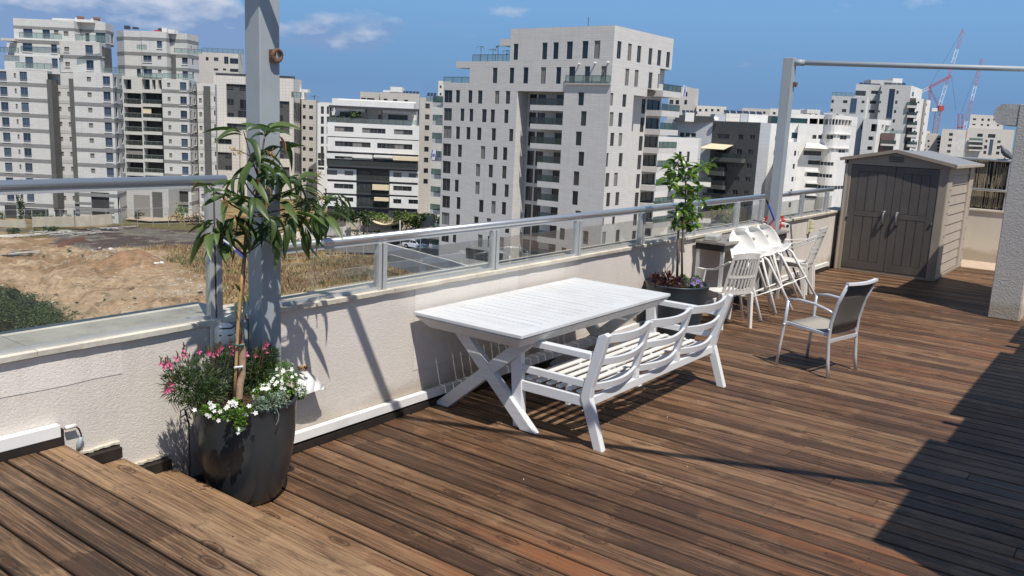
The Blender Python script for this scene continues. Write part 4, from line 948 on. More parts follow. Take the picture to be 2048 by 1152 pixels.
# ---- mango tree
def tp(x, y, Y=3.74): return Vector(ony(x, y, Y))
mg = thing('mango_tree', 'young mango tree with long drooping leaves, some dry and brown, staked in the pot', 'tree', (2.66, 3.74, 0.55))
trunk = [tp(478, 800), tp(481, 760), tp(484, 715), tp(483, 670), tp(477, 640), tp(481, 605), tp(486, 560), tp(489, 510), tp(492, 470), tp(503, 432), tp(512, 395), tp(517, 355), tp(522, 315), tp(528, 280), tp(531, 262)]
b = MB(); b.tube(trunk, [0.013, 0.013, 0.012, 0.011, 0.011, 0.010, 0.010, 0.0095, 0.009, 0.008, 0.007, 0.006, 0.005, 0.004, 0.003], 10); build(b, 'trunk', M['bark'], mg, world=True, smooth=True)
sk = thing('plant_stake', 'pale wooden stake tied to the mango trunk with tape and a green tie', 'stake', tuple(tp(468, 800, 3.71)))
b = MB(); b.tube([tp(468, 802, 3.715), tp(472, 730, 3.715), tp(476, 650, 3.72), tp(482, 575, 3.725), tp(487, 520, 3.73)], 0.0085, 8); build(b, 'stake_rod', M['stake'], sk, world=True, smooth=True)
b = MB(); b.tube([tp(478, 797, 3.725), tp(480, 770, 3.725), tp(484, 752, 3.725), tp(485, 700, 3.725), tp(482, 690, 3.725)], 0.0185, 12); build(b, 'tape_wrap', M['tape'], sk, world=True, smooth=False)
b = MB(); b.tube([tp(466, 688, 3.70), tp(476, 691, 3.695), tp(488, 690, 3.70), tp(482, 694, 3.705), tp(468, 688, 3.70)], 0.004, 6); build(b, 'green_tie', M['green_tie'], sk, world=True)
b = MB(); b.tube([tp(469, 735, 3.70), tp(485, 733, 3.703)], 0.006, 6); build(b, 'white_tie', M['white_print'], sk, world=True)
LM = [leaf_mesh('leaf', M['mango'], L_, w_, dr, fo, cu) for L_, w_, dr, fo, cu in ((0.19, 0.046, 0.5, 0.5, 0.3), (0.165, 0.044, 0.9, 0.6, -0.3), (0.15, 0.042, 0.3, 0.4, 0.0), (0.21, 0.047, 0.8, 0.5, 0.5), (0.12, 0.036, 0.5, 0.5, 0.0), (0.17, 0.040, 1.2, 0.9, 0.6))]
LD = [leaf_mesh('leaf', M['mango_dry'], 0.17, 0.038, 0.6, 1.1, 1.2), leaf_mesh('leaf', M['mango_dry'], 0.13, 0.032, 1.0, 1.3, 1.6)]
LY = leaf_mesh('leaf', M['mango_yellow'], 0.19, 0.055, 0.6, 0.4, 0.3)
r2 = random.Random(21)
clusters = [   # pixel of the shoot tip, wall distance, trunk node it grows from, leaves, spread down
    (531, 262, 3.74, 13, 8, 0.1), (487, 262, 3.70, 12, 6, 0.2), (565, 292, 3.78, 12, 6, 0.3), (512, 318, 3.66, 12, 7, 0.5), (480, 345, 3.72, 11, 7, 0.6),
    (548, 340, 3.70, 11, 7, 0.6), (455, 385, 3.70, 10, 7, 0.6), (418, 372, 3.74, 10, 4, 0.3), (505, 395, 3.62, 10, 8, 0.8), (560, 390, 3.76, 11, 7, 0.6),
    (600, 372, 3.72, 11, 6, 0.4), (628, 395, 3.74, 10, 7, 0.7), (672, 388, 3.78, 10, 5, 0.7), (585, 425, 3.66, 10, 8, 0.9), (540, 430, 3.64, 9, 8, 0.9),
    (470, 430, 3.66, 9, 7, 0.9), (432, 438, 3.72, 9, 6, 0.7), (425, 452, 3.68, 8, 5, 0.8), (452, 468, 3.76, 8, 6, 0.9), (500, 462, 3.70, 8, 5, 0.9),
    (524, 300, 3.80, 13, 5, 0.4), (650, 420, 3.7, 9, 7, 1.1), (625, 425, 3.66, 10, 6, 1.2), (598, 350, 3.70, 12, 5, 0.5), (548, 455, 3.66, 8, 5, 1.3), (612, 445, 3.74, 9, 4, 1.3), (575, 350, 3.82, 12, 5, 0.5)]
for (x, y, Y, tn, nl, dn) in clusters:
    tip = tp(x, y, Y); base = trunk[tn - 1]; mid = base.lerp(tip, 0.5) + Vector((0, 0, -0.015))
    b = MB(); b.tube([base, mid, tip], [0.0045, 0.0038, 0.003], 6); build(b, 'branch', M['bark_dark'], mg, world=True, smooth=True)
    out = (tip - base); a0 = math.atan2(out.y, out.x)
    for k in range(int(nl * 1.15)):
        a = a0 + 2.399 * k + r2.uniform(-0.4, 0.4); el = r2.uniform(0.0, 0.8) - dn * r2.uniform(0.3, 1.5)
        d = Vector((math.cos(a) * math.cos(el), math.sin(a) * math.cos(el) * 0.8, math.sin(el)))
        p = tip + d * 0.008 + Vector((0, 0, -0.012 * (k % 4)))
        put('leaf', r2.choice(LM), mg, orient(p, d, r2.uniform(-0.5, 0.5), r2.uniform(0.75, 1.12)))
def pleaf(x0, y0, x1, y1, me, L, Y=3.66, dY=0.0, roll=0.3):
    p, q = tp(x0, y0, Y), tp(x1, y1, Y + dY); put('leaf', me, mg, orient(p, q - p, roll, (q - p).length / L))
pleaf(558, 272, 583, 312, LD[0], .17, 3.64); pleaf(524, 390, 541, 440, LD[0], .17, 3.60); pleaf(447, 398, 457, 428, LD[1], .13, 3.64); pleaf(512, 355, 520, 392, LD[1], .13, 3.62)
pleaf(532, 375, 552, 390, LD[1], .13, 3.62); pleaf(505, 408, 490, 455, LY, .19, 3.60); pleaf(492, 440, 489, 478, LD[0], .17, 3.61); pleaf(432, 372, 378, 366, LM[2], .15, 3.66); pleaf(402, 368, 376, 370, LD[1], .13, 3.66)
pleaf(490, 590, 512, 622, LM[1], .175, 3.66, -0.03); pleaf(484, 588, 498, 640, LM[0], .20, 3.64); pleaf(478, 600, 456, 640, LM[1], .175, 3.66); pleaf(494, 470, 512, 545 - 35, LM[0], .20, 3.62); pleaf(672, 386, 705, 424, LM[3], .22, 3.74); pleaf(668, 388, 684, 430, LM[0], .2, 3.72); pleaf(480, 585, 470, 560, LM[4], .12, 3.66); pleaf(470, 700, 452, 690, LM[4], .12, 3.64)
for (x, y, xb, yb, tn) in ((342, 432, 412, 452, 8), (445, 398, 470, 415, 9), (640, 345, 618, 380, 10), (545, 305, 530, 318, 12), (642, 395, 620, 385, 10), (462, 300, 500, 312, 12)):
    tip = tp(x, y, 3.68); bs = tp(xb, yb, 3.70); b = MB(); b.tube([bs, bs.lerp(tip, 0.5) + Vector((0, 0, 0.01)), tip], 0.0022, 5); st_ = build(b, 'flower_stalk', M['stemred'], mg, world=True)
    b = MB()
    for i in range(26):
        p = bs.lerp(tip, r2.uniform(0.55, 1.05)) + Vector((r2.uniform(-1, 1), r2.uniform(-1, 1), r2.uniform(-1, 1))) * 0.016; b.bar(p, p + Vector((r2.uniform(-1, 1), r2.uniform(-1, 1), r2.uniform(-1, 1))) * 0.012, 0.003, 0.003)
    o = build(b, 'dry_blossom', M['panicle'], mg, world=True); o['kind'] = 'stuff'
# ribbon: blue and white plant label
rb = thing('plant_label', 'blue and white ribbon label tied to the mango stem', 'label', tuple(tp(462, 490, 3.68)))
pts = [tp(446, 480, 3.66), tp(458, 488, 3.655), tp(470, 500, 3.66), tp(480, 508, 3.665), tp(489, 516, 3.68)]; b = MB()
for p, q in zip(pts[:-1], pts[1:]): b.quad(p - Vector((0, 0, .009)), q - Vector((0, 0, .009)), q + Vector((0, 0, .009)), p + Vector((0, 0, .009)))
o = build(b, 'ribbon', M['flag_blue'], rb, world=True); o.modifiers.new('thickness', 'SOLIDIFY').thickness = 0.001
b = MB()
for p, q in zip(pts[:2], pts[1:3]): b.quad(p + Vector((0, -.002, -.003)), q + Vector((0, -.002, -.003)), q + Vector((0, -.002, .006)), p + Vector((0, -.002, .006)))
build(b, 'ribbon_print', M['white_print'], rb, world=True)

# ---- flowers in the left pot
def scatter(mb, n, fn, L, w, rr, lean_up=0.6):
    for i in range(n):
        p, out = fn(i); d = (out + Vector((rr.uniform(-.5, .5), rr.uniform(-.5, .5), rr.uniform(-.1, .9) * lean_up))).normalized(); l = L * rr.uniform(0.6, 1.25)
        x = d.cross(Vector((rr.uniform(-.4, .4), rr.uniform(-.4, .4), 1))).normalized() * w * 0.5 * rr.uniform(0.7, 1.2); m_ = p + d * l * 0.5; q = p + d * l - Vector((0, 0, 0.15 * l))
        mb.add([p, m_ - x, q, m_ + x], [(0, 1, 2, 3)])
def flower_mesh(name, m, r, n=5, cup=0.3):
    b = MB()
    for k in range(n):
        a = 2 * math.pi * k / n; c, s = math.cos(a), math.sin(a); c1, s1 = math.cos(a + .5), math.sin(a + .5); c2, s2 = math.cos(a - .5), math.sin(a - .5)
        b.add([(0, 0, 0), (c2 * r * .7, s2 * r * .7, cup * r * .6), (c * r, s * r, cup * r), (c1 * r * .7, s1 * r * .7, cup * r * .6)], [(0, 1, 2, 3)])
    return b.mesh(name, m)
r3 = random.Random(5)
ga = thing('gaura_plant', 'bushy fine leaved plant with pink flowers at the back left of the pot', 'flowering plant', (2.58, 3.88, 0.55))
b = MB()
lobes = [(tp(385, 760, 3.82), 0.125), (tp(430, 745, 3.88), 0.13), (tp(405, 790, 3.78), 0.10), (tp(520, 735, 3.92), 0.10), (tp(505, 760, 3.92), 0.09), (tp(455, 730, 3.95), 0.10), (tp(360, 770, 3.84), 0.085), (tp(535, 715, 3.95), 0.06)]
def gf(i):
    c, R_ = lobes[i % len(lobes)]; d = Vector((r3.gauss(0, 1), r3.gauss(0, 1), r3.gauss(0, 1))).normalized(); return c + d * R_ * (r3.random() ** 0.4), d
scatter(b, 5200, gf, 0.038, 0.0065, r3, 1.2); o = build(b, 'foliage', M['fine_leaf'], ga, world=True); o['kind'] = 'stuff'
FP = [flower_mesh('flower', M['pink'], 0.017, 4, 0.5), flower_mesh('flower', M['pink'], 0.013, 4, 0.9)]
for (x, y) in ((322, 728), (331, 731), (340, 733), (328, 737), (336, 727), (355, 718), (368, 700), (366, 708), (371, 712), (398, 705), (420, 706), (415, 709), (424, 712), (437, 701), (443, 697), (434, 706), (466, 700), (465, 708), (491, 710), (533, 690), (528, 697), (532, 704), (512, 712), (336, 780), (332, 783), (340, 778), (345, 768), (460, 690)):
    tip = tp(x, y, 3.80 if y > 760 else 3.86); root = tip + Vector((0.06 * (1 if x < 430 else -0.6), 0.01, -0.13))
    bb = MB(); bb.tube([root, root.lerp(tip, .6) + Vector((-.006, 0, .006)), tip + Vector((-0.004, 0, 0.035))], [0.0016, 0.0013, 0.0008], 4)
    for k in range(4): bb.bar(tip + Vector((0.003 * k - .006, 0, 0.008 * k)), tip + Vector((r3.uniform(-.012, .012), 0, 0.014 + 0.010 * k)), 0.0035, 0.0035)
    build(bb, 'flower_stem', M['stemred'], ga, world=True)
    put('flower', r3.choice(FP), ga, orient(tip, Vector((r3.uniform(-.6, .3), -0.6, r3.uniform(0, .5))), r3.uniform(0, 3), r3.uniform(.9, 1.3)) @ Matrix.Rotation(math.radians(-90), 4, 'X'))
ba = thing('bacopa_plant', 'mound of tiny white flowers on the right of the pot with silvery leaves', 'flowering plant', tuple(tp(555, 780, 3.68)))
b = MB(); lob2 = [(tp(555, 775, 3.68), 0.075), (tp(525, 790, 3.60), 0.055), (tp(580, 765, 3.66), 0.065), (tp(570, 745, 3.74), 0.06), (tp(600, 785, 3.62), 0.035)]
def bf(i):
    c, R_ = lob2[i % len(lob2)]; d = Vector((r3.gauss(0, 1), r3.gauss(0, 1), r3.gauss(0.2, 1))).normalized(); return c + d * R_ * (r3.random() ** 0.4), d
scatter(b, 1500, bf, 0.016, 0.012, r3, 1.0); o = build(b, 'foliage', M['bright_leaf'], ba, world=True); o['kind'] = 'stuff'
b = MB(); lob2s = lob2; lob2 = [(tp(540, 805, 3.55), 0.05), (tp(560, 800, 3.56), 0.045), (tp(520, 808, 3.55), 0.035)]
scatter(b, 800, bf, 0.017, 0.010, r3, 1.0); o = build(b, 'silvery_foliage', M['silver_leaf'], ba, world=True); o['kind'] = 'stuff'
FW = flower_mesh('flower', M['petal'], 0.0115, 5, 0.15)
for i in range(62):
    c, R_ = lob2s[i % len(lob2s)]; d = Vector((r3.gauss(-.3, .8), r3.gauss(-.6, .7), r3.gauss(0.7, .6))).normalized()
    put('flower', FW, ba, orient(c + d * R_ * 1.04, d, 0, r3.uniform(.85, 1.2)) @ Matrix.Rotation(math.radians(-90), 4, 'X'))
bc2 = thing('bacopa_plant', 'green trailing plant with a few white flowers spilling over the front rim of the pot', 'flowering plant', tuple(tp(470, 820, 3.52)))
b = MB(); lob2 = [(tp(428, 823, 3.55), 0.032), (tp(455, 828, 3.50), 0.030), (tp(478, 832, 3.50), 0.034), (tp(480, 848, 3.485), 0.028), (tp(412, 820, 3.58), 0.02), (tp(470, 812, 3.54), 0.03), (tp(495, 820, 3.52), 0.02)]
scatter(b, 950, bf, 0.017, 0.014, r3, 0.8); o = build(b, 'foliage', M['bright_leaf'], bc2, world=True); o['kind'] = 'stuff'
for (x, y) in ((389, 820), (413, 829), (418, 832), (422, 815), (427, 812), (437, 841), (440, 823), (428, 822), (455, 813), (459, 805), (466, 803), (464, 810), (471, 812), (452, 816), (472, 807), (478, 858), (476, 865), (486, 858), (493, 830), (511, 826), (498, 812), (420, 806)):
    put('flower', FW, bc2, orient(tp(x, y, 3.475), Vector((-.4, -.8, r3.uniform(-.1, .7))), 0, r3.uniform(.9, 1.25)) @ Matrix.Rotation(math.radians(-90), 4, 'X'))
b = MB(); b.tube([tp(553, 818, 3.49), tp(558, 830, 3.485), tp(556, 842, 3.49), tp(552, 850, 3.50)], 0.0022, 5); build(b, 'trailing_shoot', M['silver_leaf'], ba, world=True)

# ---- right pot with the citrus tree
PC2 = Vector((7.98, 3.80, 0.0))
p2 = thing('planter', 'dark blue grey round planter between the white table and the bar', 'planter', tuple(PC2))
prof = [(0.0, 0.002), (0.215, 0.002), (0.232, 0.03), (0.262, 0.16), (0.290, 0.30), (0.312, 0.42), (0.325, 0.492), (0.331, 0.500), (0.327, 0.508), (0.308, 0.508), (0.300, 0.47)]
b = MB(); b.lathe(prof, 56); build(b, 'pot_body', M['pot2'], p2, smooth=True)
b = MB(); b.lathe([(0.0, 0.482), (0.15, 0.48), (0.304, 0.476)], 24); build(b, 'soil', M['soil'], p2); p2.scale = (1.0, 1.0, 1.13)
ci = thing('citrus_tree', 'small citrus tree with two bright leafy tufts on a thin stem in the right planter', 'tree', (7.95, 3.78, 0.48))
def cp(x, y, Y=3.78): return Vector(ony(x, y, Y))
tr2 = [cp(1364, 556), cp(1364, 500), cp(1366, 460), cp(1368, 430), cp(1371, 400), cp(1371, 365), cp(1368, 335), cp(1362, 312)]
b = MB(); b.tube(tr2, [0.012, 0.011, 0.010, 0.009, 0.008, 0.007, 0.005, 0.004], 8); build(b, 'trunk', M['bark'], ci, world=True, smooth=True)
s2 = thing('plant_stake', 'grey wooden stake beside the citrus stem in the right planter', 'stake', tuple(cp(1355, 556)))
b = MB(); b.tube([cp(1354, 558, 3.80), cp(1358, 420, 3.80)], 0.014, 8); build(b, 'stake_rod', M['stake_grey'], s2, world=True, smooth=True)
LC = [leaf_mesh('leaf', M['citrus'], 0.118, 0.060, 0.4, 0.35, 0.1, 4), leaf_mesh('leaf', M['citrus'], 0.104, 0.054, 0.7, 0.5, 0.3, 4)]
r4 = random.Random(11)
cl = [(1358, 318, 10), (1340, 345, 12), (1362, 352, 13), (1385, 345, 12), (1405, 335, 12), (1420, 325, 10), (1338, 372, 11), (1356, 385, 11), (1380, 375, 12), (1400, 372, 9), (1392, 395, 9), (1330, 355, 7),
      (1360, 420, 13), (1378, 425, 13), (1350, 432, 11), (1395, 430, 12), (1370, 445, 13), (1388, 448, 12), (1352, 450, 9), (1372, 405, 10), (1408, 400, 6), (1345, 325, 7), (1370, 335, 9)]
for (x, y, nl) in cl:
    Y = 3.78 + r4.uniform(-0.16, 0.16); tip = cp(x, y, Y); base = min(tr2[2:], key=lambda q: (q - tip).length + (0.1 if q.z > tip.z else 0))
    b = MB(); b.tube([base, base.lerp(tip, .5), tip], [0.0035, 0.003, 0.002], 5); build(b, 'branch', M['bark_dark'], ci, world=True)
    for k in range(int(nl * 1.15)):
        a = 2.399 * k + r4.random(); el = r4.uniform(-0.7, 0.9); d = Vector((math.cos(a) * math.cos(el), math.sin(a) * math.cos(el), math.sin(el)))
        put('leaf', r4.choice(LC), ci, orient(base.lerp(tip, r4.uniform(.75, 1.02)) + d * 0.01, d, r4.uniform(-.6, .6), r4.uniform(.7, 1.15)))
pu = thing('petunia_plant', 'purple and green flowers filling the right half of the blue grey planter', 'flowering plant', (8.1, 3.72, 0.5))
b = MB(); lob2 = [(Vector((8.12, 3.66, 0.57)), 0.055), (Vector((8.02, 3.60, 0.57)), 0.05), (Vector((8.22, 3.72, 0.57)), 0.05), (Vector((7.90, 3.62, 0.57)), 0.05), (Vector((8.05, 3.78, 0.58)), 0.06)]
scatter(b, 1100, bf, 0.030, 0.020, r3, 1.0); o = build(b, 'foliage', M['bright_leaf'], pu, world=True); o['kind'] = 'stuff'
FV = flower_mesh('flower', M['purple'], 0.026, 5, 0.3)
for i in range(26):
    c, R_ = lob2[i % 5]; d = Vector((r3.gauss(-.5, .7), r3.gauss(-.3, .7), r3.gauss(0.8, .5))).normalized(); put('flower', FV, pu, orient(c + d * R_ * 1.08, d, 0, r3.uniform(.8, 1.2)) @ Matrix.Rotation(math.radians(-90), 4, 'X'))
dw = thing('dark_leaved_plant', 'wine coloured drooping plant at the left of the blue grey planter', 'plant', (7.8, 3.8, 0.5))
b = MB(); lob2 = [(Vector((7.76, 3.80, 0.59)), 0.07), (Vector((7.72, 3.92, 0.60)), 0.06), (Vector((7.86, 3.86, 0.61)), 0.06), (Vector((7.84, 3.72, 0.59)), 0.05)]
scatter(b, 420, bf, 0.06, 0.022, r3, 0.8); o = build(b, 'foliage', M['dark_red_leaf'], dw, world=True); o['kind'] = 'stuff'
# ================================================================== CITY MATERIALS
GZ = -22.5
def cladding(name, ca, cb, cj, bw=1.2, bh=0.6, mort=0.02, rough=0.7, var=0.6, off=0.5, stain=0.25):
    m, nt, b = mat(name); t = NT(nt); uv = t.coord('UV')
    br = t.n('ShaderNodeTexBrick'); br.offset = off; br.inputs['Scale'].default_value = 1.0; br.inputs['Brick Width'].default_value = bw; br.inputs['Row Height'].default_value = bh
    br.inputs['Mortar Size'].default_value = mort; br.inputs['Mortar Smooth'].default_value = 0.3; br.inputs['Bias'].default_value = 0.0
    br.inputs['Color1'].default_value = (*ca, 1); br.inputs['Color2'].default_value = (*cb, 1); br.inputs['Mortar'].default_value = (*cj, 1); t.l(uv, br.inputs['Vector'])
    n = t.noise(t.mapping(uv, (0.25, 1.6, 1)), 1.0, 6, 0.65); c = t.mix(t.ramp(n, [(0.35, (0.35 * var,) * 3), (0.7, (0, 0, 0))]), br.outputs[0], tuple(x * 0.62 for x in ca))
    s = t.noise(t.mapping(uv, (1.1, 0.10, 1)), 1.0, 6, 0.7); c = t.mix(t.ramp(s, [(0.52, (0, 0, 0)), (0.8, (stain,) * 3)]), c, tuple(x * 0.45 for x in ca))
    t.l(c, b.inputs['Base Color']); b.inputs['Roughness'].default_value = rough; b.inputs['Specular IOR Level'].default_value = 0.3
    t.bump(br.outputs['Fac'], 0.25, 0.02, b).invert = True
    return m
M['st_tower'] = cladding('pale_coursed_stone', (0.68, 0.66, 0.635), (0.63, 0.61, 0.59), (0.52, 0.505, 0.485), 1.6, 0.35, 0.022)
M['st_left'] = cladding('light_grey_stone', (0.66, 0.655, 0.63), (0.60, 0.595, 0.575), (0.45, 0.44, 0.43), 1.2, 0.42, 0.022)
M['st_band'] = cladding('grey_stone_band', (0.27, 0.268, 0.265), (0.235, 0.232, 0.23), (0.15, 0.15, 0.15), 1.2, 0.3, 0.02)
M['st_dark'] = cladding('dark_grey_stone', (0.135, 0.135, 0.132), (0.115, 0.115, 0.113), (0.08, 0.08, 0.08), 0.6, 0.6, 0.02)
M['st_beige'] = cladding('beige_square_tile', (0.70, 0.66, 0.61), (0.67, 0.63, 0.58), (0.40, 0.36, 0.32), 0.9, 0.9, 0.03, off=0.0, var=0.2)
M['st_white'] = cladding('white_stone_panel', (0.78, 0.77, 0.75), (0.74, 0.73, 0.71), (0.62, 0.61, 0.60), 1.5, 0.6, 0.012, var=0.25)
M['st_slate'] = cladding('slate_facade', (0.105, 0.108, 0.110), (0.088, 0.090, 0.093), (0.065, 0.065, 0.07), 1.2, 0.6, 0.02)
M['st_blue'] = cladding('cool_grey_panel', (0.48, 0.50, 0.53), (0.45, 0.47, 0.50), (0.36, 0.37, 0.39), 2.4, 0.8, 0.02, var=0.2)
M['st_grey'] = cladding('mid_grey_stone', (0.53, 0.53, 0.52), (0.49, 0.49, 0.48), (0.30, 0.30, 0.29), 1.2, 0.45, 0.02)
M['st_sand'] = cladding('sand_stone', (0.58, 0.545, 0.50), (0.54, 0.505, 0.46), (0.40, 0.37, 0.34), 1.0, 0.5, 0.02)
M['st_brown'] = cladding('brown_panel', (0.16, 0.105, 0.09), (0.14, 0.09, 0.08), (0.1, 0.07, 0.06), 2, 0.5, 0.02)
M['dark_metal'] = simple('dark_facade_metal', (0.055, 0.057, 0.062), 0.5, var=0.1, vscale=0.5)
M['charcoal'] = simple('charcoal_and_recess_shade', (0.05, 0.05, 0.054), 0.7, var=0.2, vscale=0.4)  # recess shade put into the colour; dark timber shares it
M['slab'] = simple('balcony_slab', (0.52, 0.50, 0.47), 0.8, var=0.12, vscale=0.5)
M['slab_white'] = simple('white_plaster', (0.74, 0.72, 0.69), 0.8, var=0.08, vscale=0.4, dirt=((0.4, 0.37, 0.33), 0.35, 0.6))
M['roofing'] = simple('flat_roof_membrane', (0.50, 0.49, 0.47), 0.9, var=0.15, vscale=0.3)
M['winframe'] = simple('window_frame', (0.12, 0.125, 0.13), 0.5)
M['winframe_w'] = simple('pale_window_frame', (0.55, 0.54, 0.52), 0.5)
M['winframe_b'] = simple('slate_window_frame', (0.13, 0.15, 0.18), 0.4)
M['awning'] = simple('cream_awning', (0.72, 0.62, 0.42), 0.8, var=0.05)
def panemat(name, a, b_, c_):
    m, nt, b = mat(name); t = NT(nt); oi = t.n('ShaderNodeObjectInfo')
    col = t.ramp(oi.outputs['Random'], [(0.0, a), (0.55, b_), (0.93, c_)]); n = t.noise(t.mapping(t.pos(), (0.6, 0.6, 0.25)), 1.0, 3, 0.6)
    col = t.mix(t.math('MULTIPLY', n, 0.5), col, (0.01, 0.012, 0.016)); t.l(col, b.inputs['Base Color']); b.inputs['Roughness'].default_value = 0.12; b.inputs['Specular IOR Level'].default_value = 0.6
    return m
M['pane'] = panemat('dark_window_glass', (0.012, 0.016, 0.022), (0.03, 0.036, 0.044), (0.07, 0.07, 0.07))
M['pane_blue'] = panemat('blue_window_glass', (0.02, 0.04, 0.08), (0.06, 0.10, 0.17), (0.10, 0.15, 0.22))
M['shutter'] = simple('grey_roller_shutter', (0.25, 0.24, 0.225), 0.7, var=0.1)
M['pane_teal'] = panemat('teal_window_glass', (0.02, 0.06, 0.07), (0.05, 0.13, 0.14), (0.10, 0.2, 0.2))
M['solar'] = simple('solar_panel', (0.03, 0.04, 0.07), 0.25)
M['crane_red'] = simple('crane_red_paint', (0.42, 0.07, 0.07), 0.6, var=0.1); M['crane_white'] = simple('crane_white_paint', (0.7, 0.7, 0.7), 0.6); M['crane_yellow'] = simple('crane_orange_mast', (0.45, 0.20, 0.08), 0.6)

# ================================================================== CITY BUILDER
class Face:
    def __init__(s, A, B):
        s.A = np.array(A[:2], float); s.B = np.array(B[:2], float); d = s.B - s.A; s.L = float(np.hypot(*d)); s.d = d / s.L; s.n = np.array([s.d[1], -s.d[0]])
    def uz(s, x, y):
        r = pray(x, y); k = (s.n.dot(s.A) - s.n.dot(EYE[:2])) / s.n.dot(r[:2]); p = EYE + r * k
        return float((p[:2] - s.A).dot(s.d)), float(p[2])
    def rect(s, x0, y0, x1, y1):
        xm, ym = (x0 + x1) / 2, (y0 + y1) / 2
        return (s.uz(x0, ym)[0], s.uz(x1, ym)[0], s.uz(xm, y1)[1], s.uz(xm, y0)[1])
    def pt(s, u, z, out=0.0):
        p = s.A + s.d * u + s.n * out; return Vector((p[0], p[1], z))
    def mtx(s, u, z, out=0.0):
        p = s.pt(u, z, out); d, n = s.d, s.n
        return Matrix(((d[0], -n[0], 0, p.x), (d[1], -n[1], 0, p.y), (0, 0, 1, p.z), (0, 0, 0, 1)))
def zl(sc, ox, oy, L): return [(ox + a / sc, oy + b / sc, ox + c / sc, oy + d / sc) for a, c, b, d in L]   # (x0,x1,y0,y1) in an enlarged view
def ffx(D, xa, xb, y=225.0):
    a = onf(xa, y, D); b = onf(xb, y, D); return Face(a, b)
def wallmesh(mb, f, z0, z1, ops=(), depth=0.22, mi=0):
    us = {0.0, f.L}; zs = {z0, z1}; O = []
    for (a, b, c, d) in ops:
        a, b, c, d = max(a, 0.02), min(b, f.L - 0.02), max(c, z0 + 0.02), min(d, z1 - 0.02)
        if b - a < 0.1 or d - c < 0.1: continue
        O.append((a, b, c, d)); us |= {a, b}; zs |= {c, d}
    us = sorted(us); zs = sorted(zs)
    for j in range(len(zs) - 1):
        zc = (zs[j] + zs[j + 1]) / 2; i = 0
        while i < len(us) - 1:
            def hole(k): uc = (us[k] + us[k + 1]) / 2; return any(a < uc < b and c < zc < d for a, b, c, d in O)
            if hole(i): i += 1; continue
            k = i
            while k + 1 < len(us) - 1 and not hole(k + 1): k += 1
            a, b = us[i], us[k + 1]
            mb.quad(f.pt(a, zs[j]), f.pt(b, zs[j]), f.pt(b, zs[j + 1]), f.pt(a, zs[j + 1]), [(a, zs[j]), (b, zs[j]), (b, zs[j + 1]), (a, zs[j + 1])], mi)
            i = k + 1
    for (a, b, c, d) in O:
        for (p, q) in (((a, c), (b, c)), ((b, c), (b, d)), ((b, d), (a, d)), ((a, d), (a, c))):
            mb.quad(f.pt(p[0], p[1]), f.pt(p[0], p[1], -depth), f.pt(q[0], q[1], -depth), f.pt(q[0], q[1]), [(p[0], p[1]), (p[0] + depth, p[1]), (q[0] + depth, q[1]), (q[0], q[1])], mi)
    return O
WC = {}
def winmesh(w, h, kind, split):
    k = (round(w, 1), round(h, 1), kind, split)
    if k in WC: return WC[k]
    w, h = max(k[0], 0.2), max(k[1], 0.2); b = MB(); t = 0.06; d = 0.06
    b.box(0, -d, 0, t, 0, h); b.box(w - t, -d, 0, w, 0, h); b.box(t, -d, 0, w - t, 0, t); b.box(t, -d, h - t, w - t, 0, h)
    if w > 1.15: b.box(w / 2 - 0.035, -d * .9, t, w / 2 + 0.035, 0, h - t)
    if kind == 'pane_blue' and h > 1.4: b.box(t, -d * .4, t, w - t, 0, 0.48)
    fr = M['winframe_b'] if kind in ('pane_blue', 'pane_teal') else M['winframe']
    p = MB()
    if kind == 'shutter':
        n = max(3, int(h / 0.12))
        for i in range(n): p.box(t, 0.0 + 0.0, t + (h - 2 * t) * i / n, w - t, 0.03, t + (h - 2 * t) * (i + 0.86) / n)
    else: p.box(t, 0.005, t, w - t, 0.03, h - t)
    if split: r = (b.mesh('window', fr), p.mesh('pane', M[kind]))
    else:
        o = len(b.v); b.v += p.v; b.f += [tuple(i + o for i in f) for f in p.f]; b.uv += p.uv; b.mi += [1] * len(p.f); r = (b.mesh('window', [fr, M[kind]]), None)
    WC[k] = r; return r
SILL = {}
def window(root, f, r, depth=0.22, kind='pane', split=False, sill=False):
    a, b, c, d = r; w, h = b - a, d - c
    me, pm = winmesh(w, h, kind, split); inv = INV[root.name]
    S = Matrix.Diagonal((w / max(round(w, 1), .2), 1, h / max(round(h, 1), .2), 1))
    o = link('window', me, root, mtx=inv @ f.mtx(a, c, -depth + 0.07) @ S)
    if pm: link('pane', pm, o)
    if sill:
        k = round(w, 1)
        if k not in SILL: q = MB(); q.box(-0.08, -0.30, -0.16, k + 0.08, 0.0, -0.02); SILL[k] = q.mesh('sill', M['slab_white'])
        link('sill', SILL[k], o)
    return o
def edgepoly(pts): return [Face(pts[i], pts[(i + 1) % len(pts)]) for i in range(len(pts))]
RW = random.Random(77)
